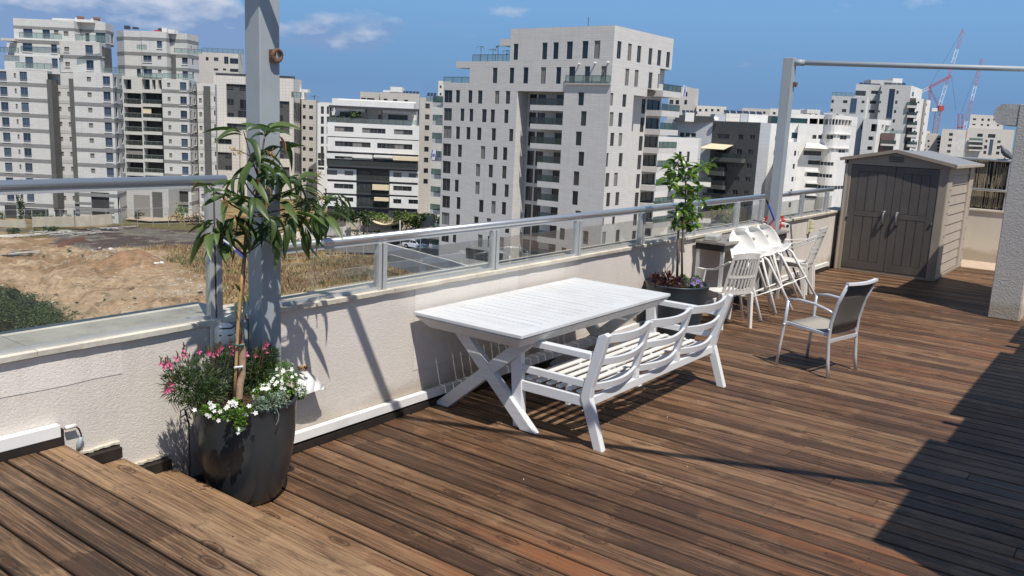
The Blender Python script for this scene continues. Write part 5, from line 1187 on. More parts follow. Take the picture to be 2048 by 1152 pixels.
def volume(root, pts, z0, z1, m, ops=None, name='wall', depth=0.22, kind='pane', split=False, sill=False, bands=None, parapet=0.5, roofm=None, em=None):
    """closed block on a footprint (outward side to the right of each edge); ops {edge: [(rect, kind), ...]} are window openings cut into it"""
    F = edgepoly(pts); ops = ops or {}; mb = MB(); mats = [m]
    for i, f in enumerate(F):
        L = [o if isinstance(o[0], (int, float)) else o[0] for o in ops.get(i, [])]
        mi = 0
        if em and i in em:
            if em[i] not in mats: mats.append(em[i])
            mi = mats.index(em[i])
        wallmesh(mb, f, z0, z1, L, depth, mi)
        for o in ops.get(i, []):
            r, k = (o, kind) if isinstance(o[0], (int, float)) else o
            if k == 'void': continue
            if k == 'pane' and split and RW.random() < 0.13: k = 'shutter'
            r = (max(r[0], 0.02), min(r[1], f.L - 0.02), max(r[2], z0 + 0.02), min(r[3], z1 - 0.02))
            if r[1] - r[0] < 0.12 or r[3] - r[2] < 0.12: continue
            window(root, f, r, depth, k, split, sill and (r[1] - r[0]) > 0.9)
    # roof with an upstand
    zr = z1 - parapet; cx = sum(p[0] for p in pts) / len(pts); cy = sum(p[1] for p in pts) / len(pts)
    top = [Vector((p[0], p[1], z1)) for p in pts]; inn = []
    n = len(pts)
    for i in range(n):
        f0, f1 = F[i - 1], F[i]; q = np.array(pts[i][:2], float) - 0.25 * (f0.n + f1.n) / max(0.3, 1 + f0.n.dot(f1.n)) * 1.0; inn.append(Vector((q[0], q[1], z1)))
    for i in range(n):
        j = (i + 1) % n; mb.quad(top[i], top[j], inn[j], inn[i], [(0, 0), (1, 0), (1, .3), (0, .3)])
        a, b2 = inn[j].copy(), inn[i].copy(); a.z = zr; b2.z = zr; mb.quad(inn[i], inn[j], a, b2, [(0, 0), (1, 0), (1, .3), (0, .3)])
    o = build(mb, name, mats, root, world=True)
    rb = MB(); rb.add([Vector((p.x, p.y, zr)) for p in inn], [tuple(range(n))]); build(rb, 'roof', roofm or M['roofing'], root, world=True)
    if bands:
        es, zlist, hh, bm = bands
        for z in zlist:
            bb = MB()
            if z - hh / 2 < z0 or z + hh / 2 > z1: continue
            for e in es:
                f = F[e]
                p0, p1 = f.pt(-0.02, z - hh / 2, 0.045), f.pt(f.L + 0.02, z - hh / 2, 0.045); q0, q1 = f.pt(-0.02, z + hh / 2, 0.045), f.pt(f.L + 0.02, z + hh / 2, 0.045)
                bb.quad(p0, p1, q1, q0, [(0, z), (f.L, z), (f.L, z + hh), (0, z + hh)])
                bb.quad(q0, q1, f.pt(f.L + .02, z + hh / 2, 0), f.pt(-.02, z + hh / 2, 0)); bb.quad(f.pt(-.02, z - hh / 2, 0), f.pt(f.L + .02, z - hh / 2, 0), p1, p0)
            if bb.f: build(bb, 'stone_band', bm, root, world=True)
    return F
def fbox(root, name, f, u0, u1, z0, z1, out0, out1, m, bevel=0):
    mb = MB(); p = f.pt(u0, z0, out0); mb.obox(p, Vector((*(f.d * (u1 - u0)), 0)), Vector((*(f.n * (out1 - out0)), 0)), (0, 0, z1 - z0))
    # side faces carry metres as UV so that cladding keeps its size
    mb.uv = [[(0, 0), (u1 - u0, 0), (u1 - u0, abs(out1 - out0)), (0, abs(out1 - out0))]] * 2 + [[(0, z0), (u1 - u0, z0), (u1 - u0, z1), (0, z1)]] * 4
    return build(mb, name, m, root, world=True, bevel=bevel)
def balcony(root, f, u0, u1, z, d0, d1, h=0.95, slab=0.9, m=None, glass=True):
    """slab with upstand from d0 (inside) to d1 (outside) of the facade; glass guard on it"""
    fbox(root, 'balcony_slab', f, u0, u1, z - slab, z, d0, d1, m or M['slab'])
    if glass:
        g = MB(); a, b = f.pt(u0 + .03, z, d1 - 0.05), f.pt(u1 - .03, z, d1 - 0.05)
        g.obox(a, b - a, Vector((*(f.n * 0.03), 0)), (0, 0, h))
        if d1 > 0.2:
            for u in (u0 + .03, u1 - .06): g.obox(f.pt(u, z, max(d0, 0.02)), Vector((*(f.d * 0.03), 0)), Vector((*(f.n * (d1 - 0.06 - max(d0, 0.02))), 0)), (0, 0, h))
        build(g, 'balcony_glass', M['glass_city'], root, world=True)
        r = MB(); r.bar(a + Vector((0, 0, h)), b + Vector((0, 0, h)), 0.05, 0.06)
        n = max(1, int((u1 - u0) / 1.6))
        for i in range(n + 1): q = a.lerp(b, i / n); r.bar(q, q + Vector((0, 0, h)), 0.05, 0.05, (1, 0, 0))
        build(r, 'balcony_rail', M['dark_metal'], root, world=True)
def rep(f, rect, n, dz=-3.12, kind=None, skip=()):
    r = f.rect(*rect); out = []
    for i in range(n):
        if i in skip: continue
        q = (r[0], r[1], r[2] + dz * i, r[3] + dz * i); out.append((q, kind) if kind else q)
    return out
def P(x, D, y=225.0): q = onf(x, y, D); return (float(q[0]), float(q[1]))
def Z(x, y, D): return float(onf(x, y, D)[2])
def clutter(root, f, items, m=None):
    for (x0, y0, x1, y1, dep, mm) in items:
        r = f.rect(x0, y0, x1, y1); fbox(root, 'roof_unit', f, r[0], r[1], r[2], r[3], -dep - 1.0, -1.0, mm)
def solar(root, f, x0, x1, y, n, back=3.0):
    u0, z = f.uz(x0, y); u1, _ = f.uz(x1, y)
    for i in range(n):
        a = u0 + (u1 - u0) * i / n; w = (u1 - u0) / n * 0.82; mb = MB(); p = f.pt(a, z, -back); mb.obox(p, Vector((*(f.d * w), 0)), Vector((*(f.n * -1.2), 0.75)), Vector((*(f.n * -0.04), -0.06))); build(mb, 'solar_panel', M['solar'], root, world=True)

# ================================================================== THE STONE TOWER
XB, YC = 112.34, 66.75
t1 = thing('apartment_tower', 'stepped pale stone apartment tower with slit windows, tallest in the middle of the view', 'building', (XB + 8, 82, GZ))
fL = Face((XB, 99.7), (XB, YC)); fR = Face((XB, YC), (131.3, YC))
zN, zT0, zT1, zT2 = 7.24, 8.40, 11.87, 16.85
W8 = (4.8, 860, 40); W2_ = (4.43, 1040, 40); W3_ = (4.43, 1040, 280); W5_ = (3.84, 860, 260); W4_ = (4.8, 1180, 40); W6_ = (4.43, 1180, 240)
top3 = zl(*W8, [(800, 845, 228, 383)]) + zl(*W2_, [(195, 240, 200, 350), (293, 340, 197, 347), (412, 465, 190, 347), (550, 602, 185, 342), (655, 708, 182, 342)])
top2 = zl(*W8, [(600, 645, 458, 612), (762, 806, 457, 612)]) + zl(*W2_, [(28, 72, 418, 566), (182, 228, 418, 566), (318, 362, 416, 566), (432, 486, 412, 562), (570, 618, 410, 562), (716, 765, 408, 562)])
low = zl(*W8, [(135, 213, 673, 793), (247, 286, 672, 793), (366, 405, 674, 797), (458, 502, 675, 804), (622, 664, 677, 805), (725, 768, 677, 805),
    (132, 209, 846, 966), (290, 328, 850, 970), (376, 414, 852, 975), (497, 542, 855, 982), (580, 621, 858, 985), (710, 752, 860, 990),
    (128, 206, 1017, 1135), (247, 286, 1022, 1143), (347, 387, 1027, 1147), (449, 492, 1032, 1154), (590, 631, 1038, 1158), (757, 798, 1045, 1165)])
low += zl(*W5_, [(98, 160, 104, 200), (212, 244, 112, 207), (388, 423, 123, 222), (484, 517, 128, 228), (558, 592, 133, 232), (96, 157, 238, 333), (208, 240, 248, 342), (350, 384, 260, 356), (448, 482, 266, 365), (552, 586, 275, 374),
    (94, 154, 372, 467), (188, 219, 382, 475), (346, 380, 397, 493), (474, 508, 408, 506), (570, 604, 418, 515), (92, 152, 505, 598), (202, 233, 515, 608), (374, 410, 536, 632), (469, 503, 545, 642), (549, 583, 553, 651),
    (88, 148, 634, 727), (198, 229, 648, 735), (336, 371, 664, 762), (433, 467, 678, 775), (574, 608, 695, 793), (85, 144, 775, 860), (172, 200, 783, 865), (366, 402, 803, 900), (440, 474, 815, 908), (530, 566, 822, 922)])
lowR = zl(*W2_, [(515, 566, 625, 757), (537, 587, 807, 938), (492, 544, 988, 1113)]) + zl(*W3_, [(515, 566, 103, 230), (472, 523, 277, 404), (461, 512, 452, 577), (487, 537, 626, 750), (350, 395, 782, 900), (555, 604, 805, 926), (363, 408, 952, 1060)])
rT3 = zl(*W4_, [(260, 300, 203, 373), (362, 399, 226, 392), (452, 490, 247, 410), (562, 597, 270, 430), (647, 682, 288, 440), (732, 767, 306, 457)])
rT2 = zl(*W4_, [(337, 374, 466, 630), (427, 464, 478, 642), (562, 597, 502, 660), (650, 676, 518, 655), (700, 726, 525, 660)])
rLo = zl(*W4_, [(185, 223, 682, 822), (313, 350, 698, 835), (187, 224, 884, 1020), (273, 310, 890, 1025), (195, 232, 1083, 1210), (275, 308, 1085, 1210)]) + zl(*W6_, [(132, 162, 293, 415), (255, 288, 293, 413), (137, 171, 470, 592), (212, 245, 468, 587), (145, 178, 645, 767), (225, 258, 640, 757), (102, 127, 820, 938), (198, 222, 815, 925), (108, 140, 990, 1103), (228, 262, 973, 1087), (328, 356, 960, 1070)])
YN0, YN1 = 83.95, 74.99; XR = 119.4; dn = float(ony(1057, 190, YN0)[0]) - XB
S_ = M['st_tower']
A_ = [(XB, 99.7), (XB, YN0), (XB + 18, YN0), (XB + 18, 99.7)]
fA = Face(A_[0], A_[1])
garage = [(fA.rect(*zl(*W5_, [(290, 470, 925, 1005)])[0]), 'void')]
volume(t1, A_, GZ - 2, zN, S_, {0: [fA.rect(*q) for q in low] + [(fA.rect(*zl(*W5_, [(270, 560, 925, 1010)])[0]), 'pane')]}, split=True)
Bk = [(XB + dn, YN0), (XB + dn, YN1), (XB + 18, YN1), (XB + 18, YN0)]; fB = Face(Bk[0], Bk[1])
C_ = [(XB, YN1), (XB, YC), (XR, YC), (XR, YN1)]; fC, fC2 = Face(C_[0], C_[1]), Face(C_[1], C_[2])
volume(t1, C_, GZ - 2, zN, S_, {0: [fC.rect(*q) for q in lowR], 1: [fC2.rect(*q) for q in rLo]}, split=True)
slabs = [(221.3, 210.4), (259.0, 248.8), (298.5, 287.9), (339.0, 326.3), (376.0, 364.2), (413.2, 401.9), (450.5, 439.2), (487.7, 476.0), (524, 513)]
dB = []; zs_ = []
for i, (yb, yt) in enumerate(slabs):
    r = fL.rect(1060 if i < 3 else 1074, yt, 1127, yb); zs_.append(r[3]); zf = r[2] + 0.25
    for u0, u1 in ((0.3, 1.7), (2.0, 3.5), (5.6, 8.4)): dB.append((u0, u1, zf, zf + 2.35))
volume(t1, Bk, GZ - 2, zN, S_, {0: dB}, split=False)
for i, (yb, yt) in enumerate(slabs):
    r = fL.rect(1060 if i < 3 else 1074, yt, 1127, yb); balcony(t1, fL, r[0], r[1] - 0.02, r[3], -dn + 0.02, -0.01, 1.0, r[3] - r[2], M['st_tower'])
D_ = [(XR + 0.01, YC + 2.9), (134.2, YC + 2.9), (134.2, YC + 20), (XR + 0.01, YC + 20)]; fD = Face(D_[0], D_[1])
ys = [(193.0, 180.6), (232.7, 220.8), (270.0, 258.7), (307.3, 296.4), (344.5, 334.0), (382.0, 371.0), (418, 407), (454.5, 444.3), (492, 481)]
dD = []; bal = []
xa, xb = float(ony(1325, 200, YC)[0]), float(ony(1361, 200, YC)[0])
for yb, yt in ys:
    q0, q1 = float(ony(1325, yb, YC)[2]), float(ony(1325, yt, YC)[2]); bal.append((q0, q1)); dD.append((xa - XR - 1.6, xa - XR - 0.3, q0 + 0.3, q0 + 2.7)); dD.append((xa - XR + 0.2, xa - XR + 4.8, q0 + 0.3, q0 + 2.7))
volume(t1, D_, GZ - 2, zN + 0.0, S_, {0: dD}, split=False)
for q0, q1 in bal: balcony(t1, fR, xa - XB - 0.0, xb - XB, q1, -2.88, 0.0, 1.05, q1 - q0, M['st_tower'])
V1 = [(XB, 99.7), (XB, YC), (XR + 4.2, YC), (XR + 4.2, YC + 2.9), (134.2, YC + 2.9), (134.2, 99.7)]
volume(t1, V1, zN + 0.005, zT0, S_, {}, parapet=0.05)
V2 = [(XB, 94.03), (XB, YC), (XR + 8, YC), (XR + 8, YC + 1.2), (131.3, YC + 1.2), (131.3, 94.03)]; f2 = Face(V2[0], V2[1]); f2r = Face(V2[1], V2[2])
volume(t1, V2, zT0 + 0.005, zT1, S_, {0: [f2.rect(*q) for q in top2], 1: [f2r.rect(*q) for q in rT2]}, split=True, parapet=0.05)
V3 = [(XB, 85.78), (XB, YC), (131.3, YC), (131.3, 85.78)]; f3 = Face(V3[0], V3[1]); f3r = Face(V3[1], V3[2])
volume(t1, V3, zT1 + 0.005, zT2, S_, {0: [f3.rect(*q) for q in top3], 1: [f3r.rect(*q) for q in rT3]}, split=True, parapet=0.3)
for (ya, yb, z0, z1) in ((94.04, 97.0, 10.85, 11.88), (85.8, 87.9, 14.3, 15.3)):
    fq = Face((XB, yb), (XB, ya)); fbox(t1, 'canopy_slab', fq, 0, yb - ya, z0, z1, -8, 0, S_)
def glassrail(root, f, x0, x1, y0, y1, out=-0.1, posts=4):
    r = f.rect(x0, y0, x1, y1); g = MB(); a = f.pt(r[0], r[2], out); b = f.pt(r[1], r[2], out); g.obox(a, b - a, Vector((*(f.n * 0.03), 0)), (0, 0, r[3] - r[2])); build(g, 'terrace_glass', M['glass_pale'], root, world=True)
    q = MB(); H = Vector((0, 0, r[3] - r[2])); q.bar(a + H, b + H, 0.06, 0.07)
    for i in range(posts + 1): p = a.lerp(b, i / posts); q.bar(p, p + H, 0.06, 0.06, (1, 0, 0))
    build(q, 'terrace_rail', M['dark_metal'], root, world=True)
glassrail(t1, fL, 1133, 1222, 151.5, 168, 0.25, 5); fbox(t1, 'terrace_slab', fL, fL.uz(1133, 168)[0], fL.L, zT0 - 0.05, zT0 + 0.12, 0.0, 0.35, M['slab'])
glassrail(t1, fL, 944, 1020, 109, 123, -0.2, 5); glassrail(t1, fL, 886, 941, 154, 168, -0.2, 3)
fbox(t1, 'terrace_slab', fL, -1.9, 0.0, 2.0, 2.5, -9, -1.0, S_)
fq = Face((XB + 1.5, 104.0), (XB + 1.5, 99.7))
for i in range(9):
    z = 5.1 - 3.12 * i; balcony(t1, fq, 0.6, 4.28, z, -4, 0, 1.0, 0.75, M['st_tower'])
fbox(t1, 'balcony_backwall', fq, 0.4, 4.28, GZ - 2, 8.3, -8, -4.02, M['st_tower'])
b = MB(); p = fL.pt(fL.uz(1155, 50)[0], zT2, -3); b.tube([p, p + Vector((0, 0, 1.7))], 0.05, 5); build(b, 'antenna', M['dark_metal'], t1, world=True)
for x_, y_ in ((1159, 128), (1191, 126), (1217, 125)):
    u, z = fL.uz(x_, y_); b = MB(); b.tube([fL.pt(u, z, 0.0), fL.pt(u, z, 0.55)], 0.13, 8); build(b, 'wall_spout', M['slab_white'], t1, world=True)

# roof palms on the tower terrace
def palm(x, y0, y1, root_face, back, label, s=1.0):
    u, z0 = root_face.uz(x, y0); _, z1 = root_face.uz(x, y1); p = root_face.pt(u, z0 - 0.8, -back)
    t = thing('potted_palm', label, 'palm', tuple(p)); H = z1 - z0 + 0.8
    b = MB(); b.tube([(0, 0, 0), (0.04, 0, H * 0.5), (0, 0.03, H)], 0.05 * s, 5); build(b, 'trunk', M['bark'], t)
    b = MB(); b.lathe([(0, 0), (0.22, 0), (0.3, 0.45), (0, 0.45)], 8); build(b, 'pot', M['dark_metal'], t)
    rr = random.Random(x)
    for k in range(7):
        a = 2 * math.pi * k / 7 + rr.random(); L = rr.uniform(0.8, 1.3) * s; q = MB(); prev = Vector((0, 0, H)); 
        for j in range(1, 5):
            s_ = j / 4; nx_ = Vector((math.cos(a) * L * s_, math.sin(a) * L * s_, H + 0.5 * L * s_ - 0.75 * L * s_ * s_)); w = 0.16 * s * (1 - s_ * 0.8)
            sd_ = Vector((-math.sin(a), math.cos(a), 0)) * w; q.quad(prev - sd_ * 1.2, nx_ - sd_, nx_ + sd_, prev + sd_ * 1.2); prev = nx_
        build(q, 'frond', M['tree'], t)
for i, (x, y1_, lb) in enumerate(((950, 92, 'leftmost small palm in a pot on the stone tower terrace'), (971, 97, 'short palm second from left on the stone tower terrace'), (978, 90, 'taller palm in the middle of the stone tower terrace'), (993, 99, 'wide palm right of the middle on the stone tower terrace'), (1001, 103, 'low palm nearest the upper block on the stone tower terrace'))):
    palm(x, 118, y1_, fL, 1.5 + 0.4 * i, lb)
# ================================================================== LEFT TWIN BLOCK
S_ = M['st_left']; BAND = M['st_band']
tA = thing('apartment_block', 'large banded grey stone apartment block with blue windows, leftmost in the view', 'building', (88, 186, GZ))
DA = 181.0
def bandz(zref, n=14, h=3.12): return [zref - h * i for i in range(-3, n)]
zb = Z(50, 148 + 21, DA)
fa = ffx(DA, -60, 99)
rows = [fa.rect(*q) for q in zl(5.236, 0, 20, [(205, 283, 645, 748)])]
opsA = []
for q in zl(5.236, 0, 20, [(205, 283, 645, 748), (-10, 68, 640, 742)]): opsA += rep(fa, q, 9, kind='pane_blue')
opsA += rep(fa, (-33, 143, -20, 162), 10, kind='pane_blue'); opsA += rep(fa, (-52, 143, -40, 162), 10, kind='pane_blue')
opsA += rep(fa, (27.5, 146, 31.5, 156), 9, kind='shutter')
ptsA = [P(-60, DA), P(99, DA), P(99, DA + 9), P(-60, DA + 12)]
zA1 = Z(50, 141, DA)
volume(tA, ptsA, GZ - 1, zA1, S_, {0: opsA}, split=True, sill=True, bands=([0, 1], bandz(zb), 0.72, BAND), kind='pane_blue')
# recessed stair strip between two dark piers
ptsR = [P(99.2, DA + 2.2), P(149.8, DA + 2.2), P(150, DA + 12), P(99, DA + 12)]; fr_ = Face(ptsR[0], ptsR[1]); opsR = []
for q in ((113, 183, 121.5, 192), (134.5, 183.5, 141.5, 193)): opsR += rep(fr_, q, 9, kind='shutter')
opsR += rep(fr_, (106.5, 180, 109, 190), 9, kind='pane')
volume(tA, ptsR, GZ - 1, zA1 - 0.02, M['st_sand'] if False else S_, {0: opsR}, split=True, bands=([0], bandz(zb), 0.72, M['st_grey']))
for x0, x1 in ((96.5, 106.0), (140.5, 153.5)):
    fp = ffx(DA - 0.4, x0, x1); fbox(tA, 'dark_pier', fp, 0, fp.L, GZ + 2.6, zA1 - (1.6 if x0 < 100 else 1.2), -2.8, 0, M['st_dark'])
# right wing with the corner turned away
ptsW = [P(150, DA - 0.6), P(228, DA - 0.6), P(246.5, DA + 7.5), P(246.5, DA + 14), P(150, DA + 14)]; fw, fw2 = Face(ptsW[0], ptsW[1]), Face(ptsW[1], ptsW[2]); opsW = rep(fw, (205.5, 152.5, 220, 172), 7, kind='pane_blue') + rep(fw, (173.3, 153.7, 182, 163.3), 8, kind='shutter')
portal = [(fw.rect(182.5, 385, 219, 436), 'void')]
opsW2 = rep(fw2, (229.0, 154, 233, 173), 7, kind='pane') + rep(fw2, (239.5, 158, 242.5, 168), 7, kind='pane') + [(fw2.rect(230.5, 388, 240, 428), 'void')]
zW = Z(190, 145, DA)
volume(tA, ptsW, GZ - 1, zW, S_, {0: opsW + portal, 1: opsW2}, split=True, sill=True, depth=0.25, bands=([0, 1], bandz(zb - 0.3), 0.72, BAND))
fbox(tA, 'portal_shade_block', fw, portal[0][0][0] - .3, portal[0][0][1] + .3, GZ - 1, portal[0][0][3] + .3, -3.0, -0.3, M['charcoal'])  # charcoal block carries the portal's inner shade as colour
fbox(tA, 'undercroft_shade', fa, fa.uz(50, 420)[0], fa.uz(97, 420)[0], GZ - 1, fa.uz(75, 417)[1], -0.1, 0.06, M['charcoal']); fbox(tA, 'undercroft_shade', fa, fa.uz(10, 420)[0], fa.uz(33, 420)[0], GZ - 1, fa.uz(22, 410)[1], -0.1, 0.06, M['charcoal'])  # flat dark panels, the shade of an undercroft put into their colour
for k in range(4):
    for (f_, x0, x1) in ((fw, 150, 182), (fw, 219, 228), (fa, 33, 50)):
        u0_, z_ = f_.uz(x0, 405 + 9.5 * k); u1_, _ = f_.uz(x1, 405); fbox(tA, 'stone_band', f_, u0_, u1_, z_ - .28, z_ + .2, 0, .06, BAND)
# upper setback floors
ptsU1 = [P(15, DA + 1.0), P(124, DA + 1.0), P(124, DA + 11), P(15, DA + 12)]; fu1 = Face(ptsU1[0], ptsU1[1])
volume(tA, ptsU1, zA1 - 0.4, Z(60, 112, DA + 1), S_, {0: [(fu1.rect(*q), 'pane_blue') for q in zl(5.236, 0, 20, [(265, 347, 490, 606), (543, 605, 507, 612)])]}, split=True, parapet=.05, bands=([0], [Z(60, 110, DA + 1) - 0.1], 0.7, BAND))
ptsU2 = [P(36, DA + 1.6), P(126, DA + 1.6), P(126, DA + 11), P(36, DA + 12)]; fu2 = Face(ptsU2[0], ptsU2[1])
volume(tA, ptsU2, Z(60, 113, DA + 1), Z(80, 80, DA + 1.6), S_, {0: [(fu2.rect(*q), 'pane_blue') for q in zl(5.236, 0, 20, [(236, 338, 328, 435), (535, 596, 343, 450)])]}, split=True, parapet=.05, sill=True, bands=([0], [Z(80, 80, DA + 1) - 0.35], 0.7, BAND))
ptsU3 = [P(126, DA + 2.5), P(150, DA + 2.2), P(205, DA + 1.4), P(228, DA + 8), P(228, DA + 14), P(126, DA + 14)]; fu3, fu4 = Face(ptsU3[0], ptsU3[1]), Face(ptsU3[1], ptsU3[2])
fu5 = Face(ptsU3[2], ptsU3[3])
volume(tA, ptsU3, Z(180, 146, DA), Z(180, 84, DA + 2), S_, {0: [(fu3.rect(*q), 'shutter') for q in zl(5.236, 0, 20, [(672, 724, 385, 435), (683, 733, 545, 592)])], 1: [(fu4.rect(*q), 'pane_blue') for q in zl(5.236, 0, 20, [(893, 972, 367, 470), (903, 980, 525, 632)])], 2: [(fu5.rect(*q), 'pane') for q in zl(5.236, 0, 20, [(1070, 1088, 380, 490), (1175, 1192, 415, 480)])]}, split=True, sill=True, parapet=.05, bands=([0, 1, 2], [Z(180, 115, DA + 2), Z(180, 86, DA + 2)], 0.7, BAND))
fbox(tA, 'dark_pier', fu5, fu5.uz(208.5, 120)[0], fu5.uz(222.5, 120)[0], Z(215, 142, DA + 4), Z(215, 95, DA + 4), -0.2, 0.12, M['st_dark'])
ptsU6 = [P(37.5, DA + 3.0), P(156.5, DA + 3.0), P(169, DA + 5.5), P(218, DA + 4.5), P(233.5, DA + 9), P(233, DA + 14), P(37.5, DA + 14)]; F6 = edgepoly(ptsU6)
zt6 = Z(60, 37.5, DA + 3)
volume(tA, ptsU6, Z(100, 81, DA + 3), zt6, S_, {0: [(F6[0].rect(*q), 'pane_blue') for q in zl(5.236, 0, 20, [(243, 340, 172, 290), (445, 523, 183, 300)])] + [(F6[0].rect(*q), 'shutter') for q in zl(5.236, 0, 20, [(565, 612, 207, 260), (665, 717, 222, 270)])],
    2: [(F6[2].rect(*q), 'pane_teal') for q in zl(5.236, 0, 20, [(1003, 1120, 232, 345)])] + [(F6[2].rect(*zl(5.236, 0, 20, [(893, 937, 242, 330)])[0]), 'pane')], 3: [(F6[3].rect(*zl(5.236, 0, 20, [(1165, 1185, 250, 350)])[0]), 'pane')]}, split=True, parapet=.3, bands=([0, 1, 2, 3], [zt6 - 1.75], 0.55, BAND))
for (f_, x0, x1, y0, y1) in ((fa, 0, 36, 95, 105), (fa, 38, 122, 66, 77), (fa, 31, 102, 126, 137), (fw, 151, 216, 70, 82), (fw, 208, 246, 135, 146)): glassrail(tA, f_, x0, x1, y0, y1, -0.15, 5)
fq = ffx(DA + 0.5, 11, 38); fbox(tA, 'canopy_slab', fq, 0, fq.L, Z(20, 81, DA), Z(20, 76, DA), -6, 0, M['slab'])
fbox(tA, 'side_wing', ffx(DA + 4, 22, 37), 0, ffx(DA + 4, 22, 37).L, zA1 - 0.4, Z(30, 86, DA + 4), -8, 0, S_)
for x0, x1, y0 in ((135, 146, 31), (168, 178, 33)):
    u0, z = F6[0].uz(x0, y0 + 6); b = MB(); b.tube([F6[0].pt(u0, z + 0.6, -4), F6[0].pt(u0 + 1.2, z + 0.6, -4.4)], 0.42, 10); build(b, 'water_tank', M['rust'], tA, world=True)
    fbox(tA, 'roof_unit', F6[0], u0 - 0.4, u0 + 0.2, z - 0.2, z + 0.6, -4.5, -3.9, M['slab_white'])
clutter(tA, F6[0], [(99, 36.5, 182, 42, 6, M['slab_white'])])

tB = thing('apartment_block', 'banded grey stone apartment block with stacked open balconies, joined right of the leftmost one', 'building', (108, 182, GZ))
DB = 196.0; zc = Z(360, 183, DB)
ptsC = [P(245, DB + 3.5), P(325.5, DB + 3.5), P(325.5, DB + 14), P(245, DB + 14)]; fc = Face(ptsC[0], ptsC[1])
zC = Z(290, 154, DB + 3.5); opsC = []
for i in range(8):
    for x0, x1 in ((247.5, 282.0), (284.5, 324)):
        r = fc.rect(x0, 186, x1, 207.5); dz = -3.13 * i; opsC.append(((r[0], r[1], r[2] + dz, r[3] + dz), 'void'))
for x0, x1, k in ((247, 262.5, 'pane_blue'), (284, 299.5, 'pane_blue'), (304, 311, 'pane'), (316.5, 323, 'pane')): opsC.append((fc.rect(x0, 158.5, x1, 178.5), k))
volume(tB, ptsC, GZ - 1, zC, S_, {0: opsC}, depth=2.2, split=True)
for i in range(8):
    r = fc.rect(247.5, 186, 324, 207.5); dz = -3.13 * i
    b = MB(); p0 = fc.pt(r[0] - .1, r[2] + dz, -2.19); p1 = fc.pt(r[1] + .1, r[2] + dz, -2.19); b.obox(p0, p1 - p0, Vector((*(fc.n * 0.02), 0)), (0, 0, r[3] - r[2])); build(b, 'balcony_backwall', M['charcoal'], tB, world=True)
    for k in range(7):
        u = r[0] + 0.3 + k * 1.25
        if (k + i) % 3: window(tB, fc, (u, u + 0.9, r[2] + dz + 0.02, r[2] + dz + 2.2), 2.15, 'pane', False)
    q = MB(); a = fc.pt(r[0], r[2] + dz, -0.08); c_ = fc.pt(r[1], r[2] + dz, -0.08); q.obox(a, c_ - a, Vector((*(fc.n * 0.03), 0)), (0, 0, 0.95)); build(q, 'balcony_glass', M['glass_city'], tB, world=True)
    q = MB(); q.bar(a + Vector((0, 0, .97)), c_ + Vector((0, 0, .97)), .05, .07)
    for k in range(7): w = a.lerp(c_, k / 6); q.bar(w, w + Vector((0, 0, .95)), .05, .05, (1, 0, 0))
    build(q, 'balcony_rail', M['alu_dull'], tB, world=True)
r = fc.rect(284.5, 216, 301, 227); fbox(tB, 'awning', fc, r[0], r[1], r[2], r[3], -0.5, -0.3, M['awning']); r = fc.rect(253, 300, 286, 309); fbox(tB, 'awning', fc, r[0], r[1], r[2], r[3], -0.5, -0.3, M['shutter'])
ptsD = [P(325.5, DB), P(378.5, DB), P(395, DB + 6), P(395, DB + 14), P(325.5, DB + 14)]; fd, fd2 = Face(ptsD[0], ptsD[1]), Face(ptsD[1], ptsD[2])
opsD = rep(fd, (334.3, 165.5, 340.3, 174), 7, kind='shutter') + rep(fd, (359.7, 164.5, 372.7, 182), 7, kind='pane_blue'); zD = Z(350, 158.5, DB)
portD = [(fd.rect(339, 381, 377, 425), 'void')]
volume(tB, ptsD, GZ - 1, zD, S_, {0: opsD + portD, 1: rep(fd2, (379.5, 165, 382.3, 182), 7, kind='pane') + rep(fd2, (387, 169, 389.8, 180), 7, kind='pane')}, split=True, sill=True, bands=([0, 1], [zc - 3.13 * i for i in range(-1, 9)], 0.7, BAND))
fbox(tB, 'portal_shade_block', fd, portD[0][0][0] - .3, portD[0][0][1] + .3, GZ - 1, portD[0][0][3] + .3, -3, -0.3, M['charcoal'])  # charcoal colour stands for the shade inside this portal
ptsE = [P(395, DB + 4), P(431, DB + 4.5), P(434, DB + 14), P(395, DB + 14)]; fe = Face(ptsE[0], ptsE[1]); zE = Z(415, 167, DB + 4)
volume(tB, ptsE, GZ - 1, zE, S_, {0: rep(fe, (398, 196.5, 403.5, 205.5), 9, kind='shutter') + rep(fe, (427.5, 193, 430.5, 203), 7, kind='pane')}, split=True, bands=([0], [zc - 3.13 * i for i in range(-1, 9)], 0.7, M['st_grey']))
fp = ffx(DB + 3.5, 408, 419.5); fbox(tB, 'dark_pier', fp, 0, fp.L, GZ - 1, zE - 0.6, -0.6, 0, M['st_dark'])
ptsF = [P(239.5, DB + 7), P(253.5, DB + 4.5), P(288, DB + 4.5), P(288, DB + 3.5), P(337, DB + 3.5), P(345, DB + 6), P(378, DB + 5), P(400, DB + 11), P(400, DB + 15), P(240, DB + 15)]; FF = edgepoly(ptsF); zF = Z(310, 63, DB + 4)
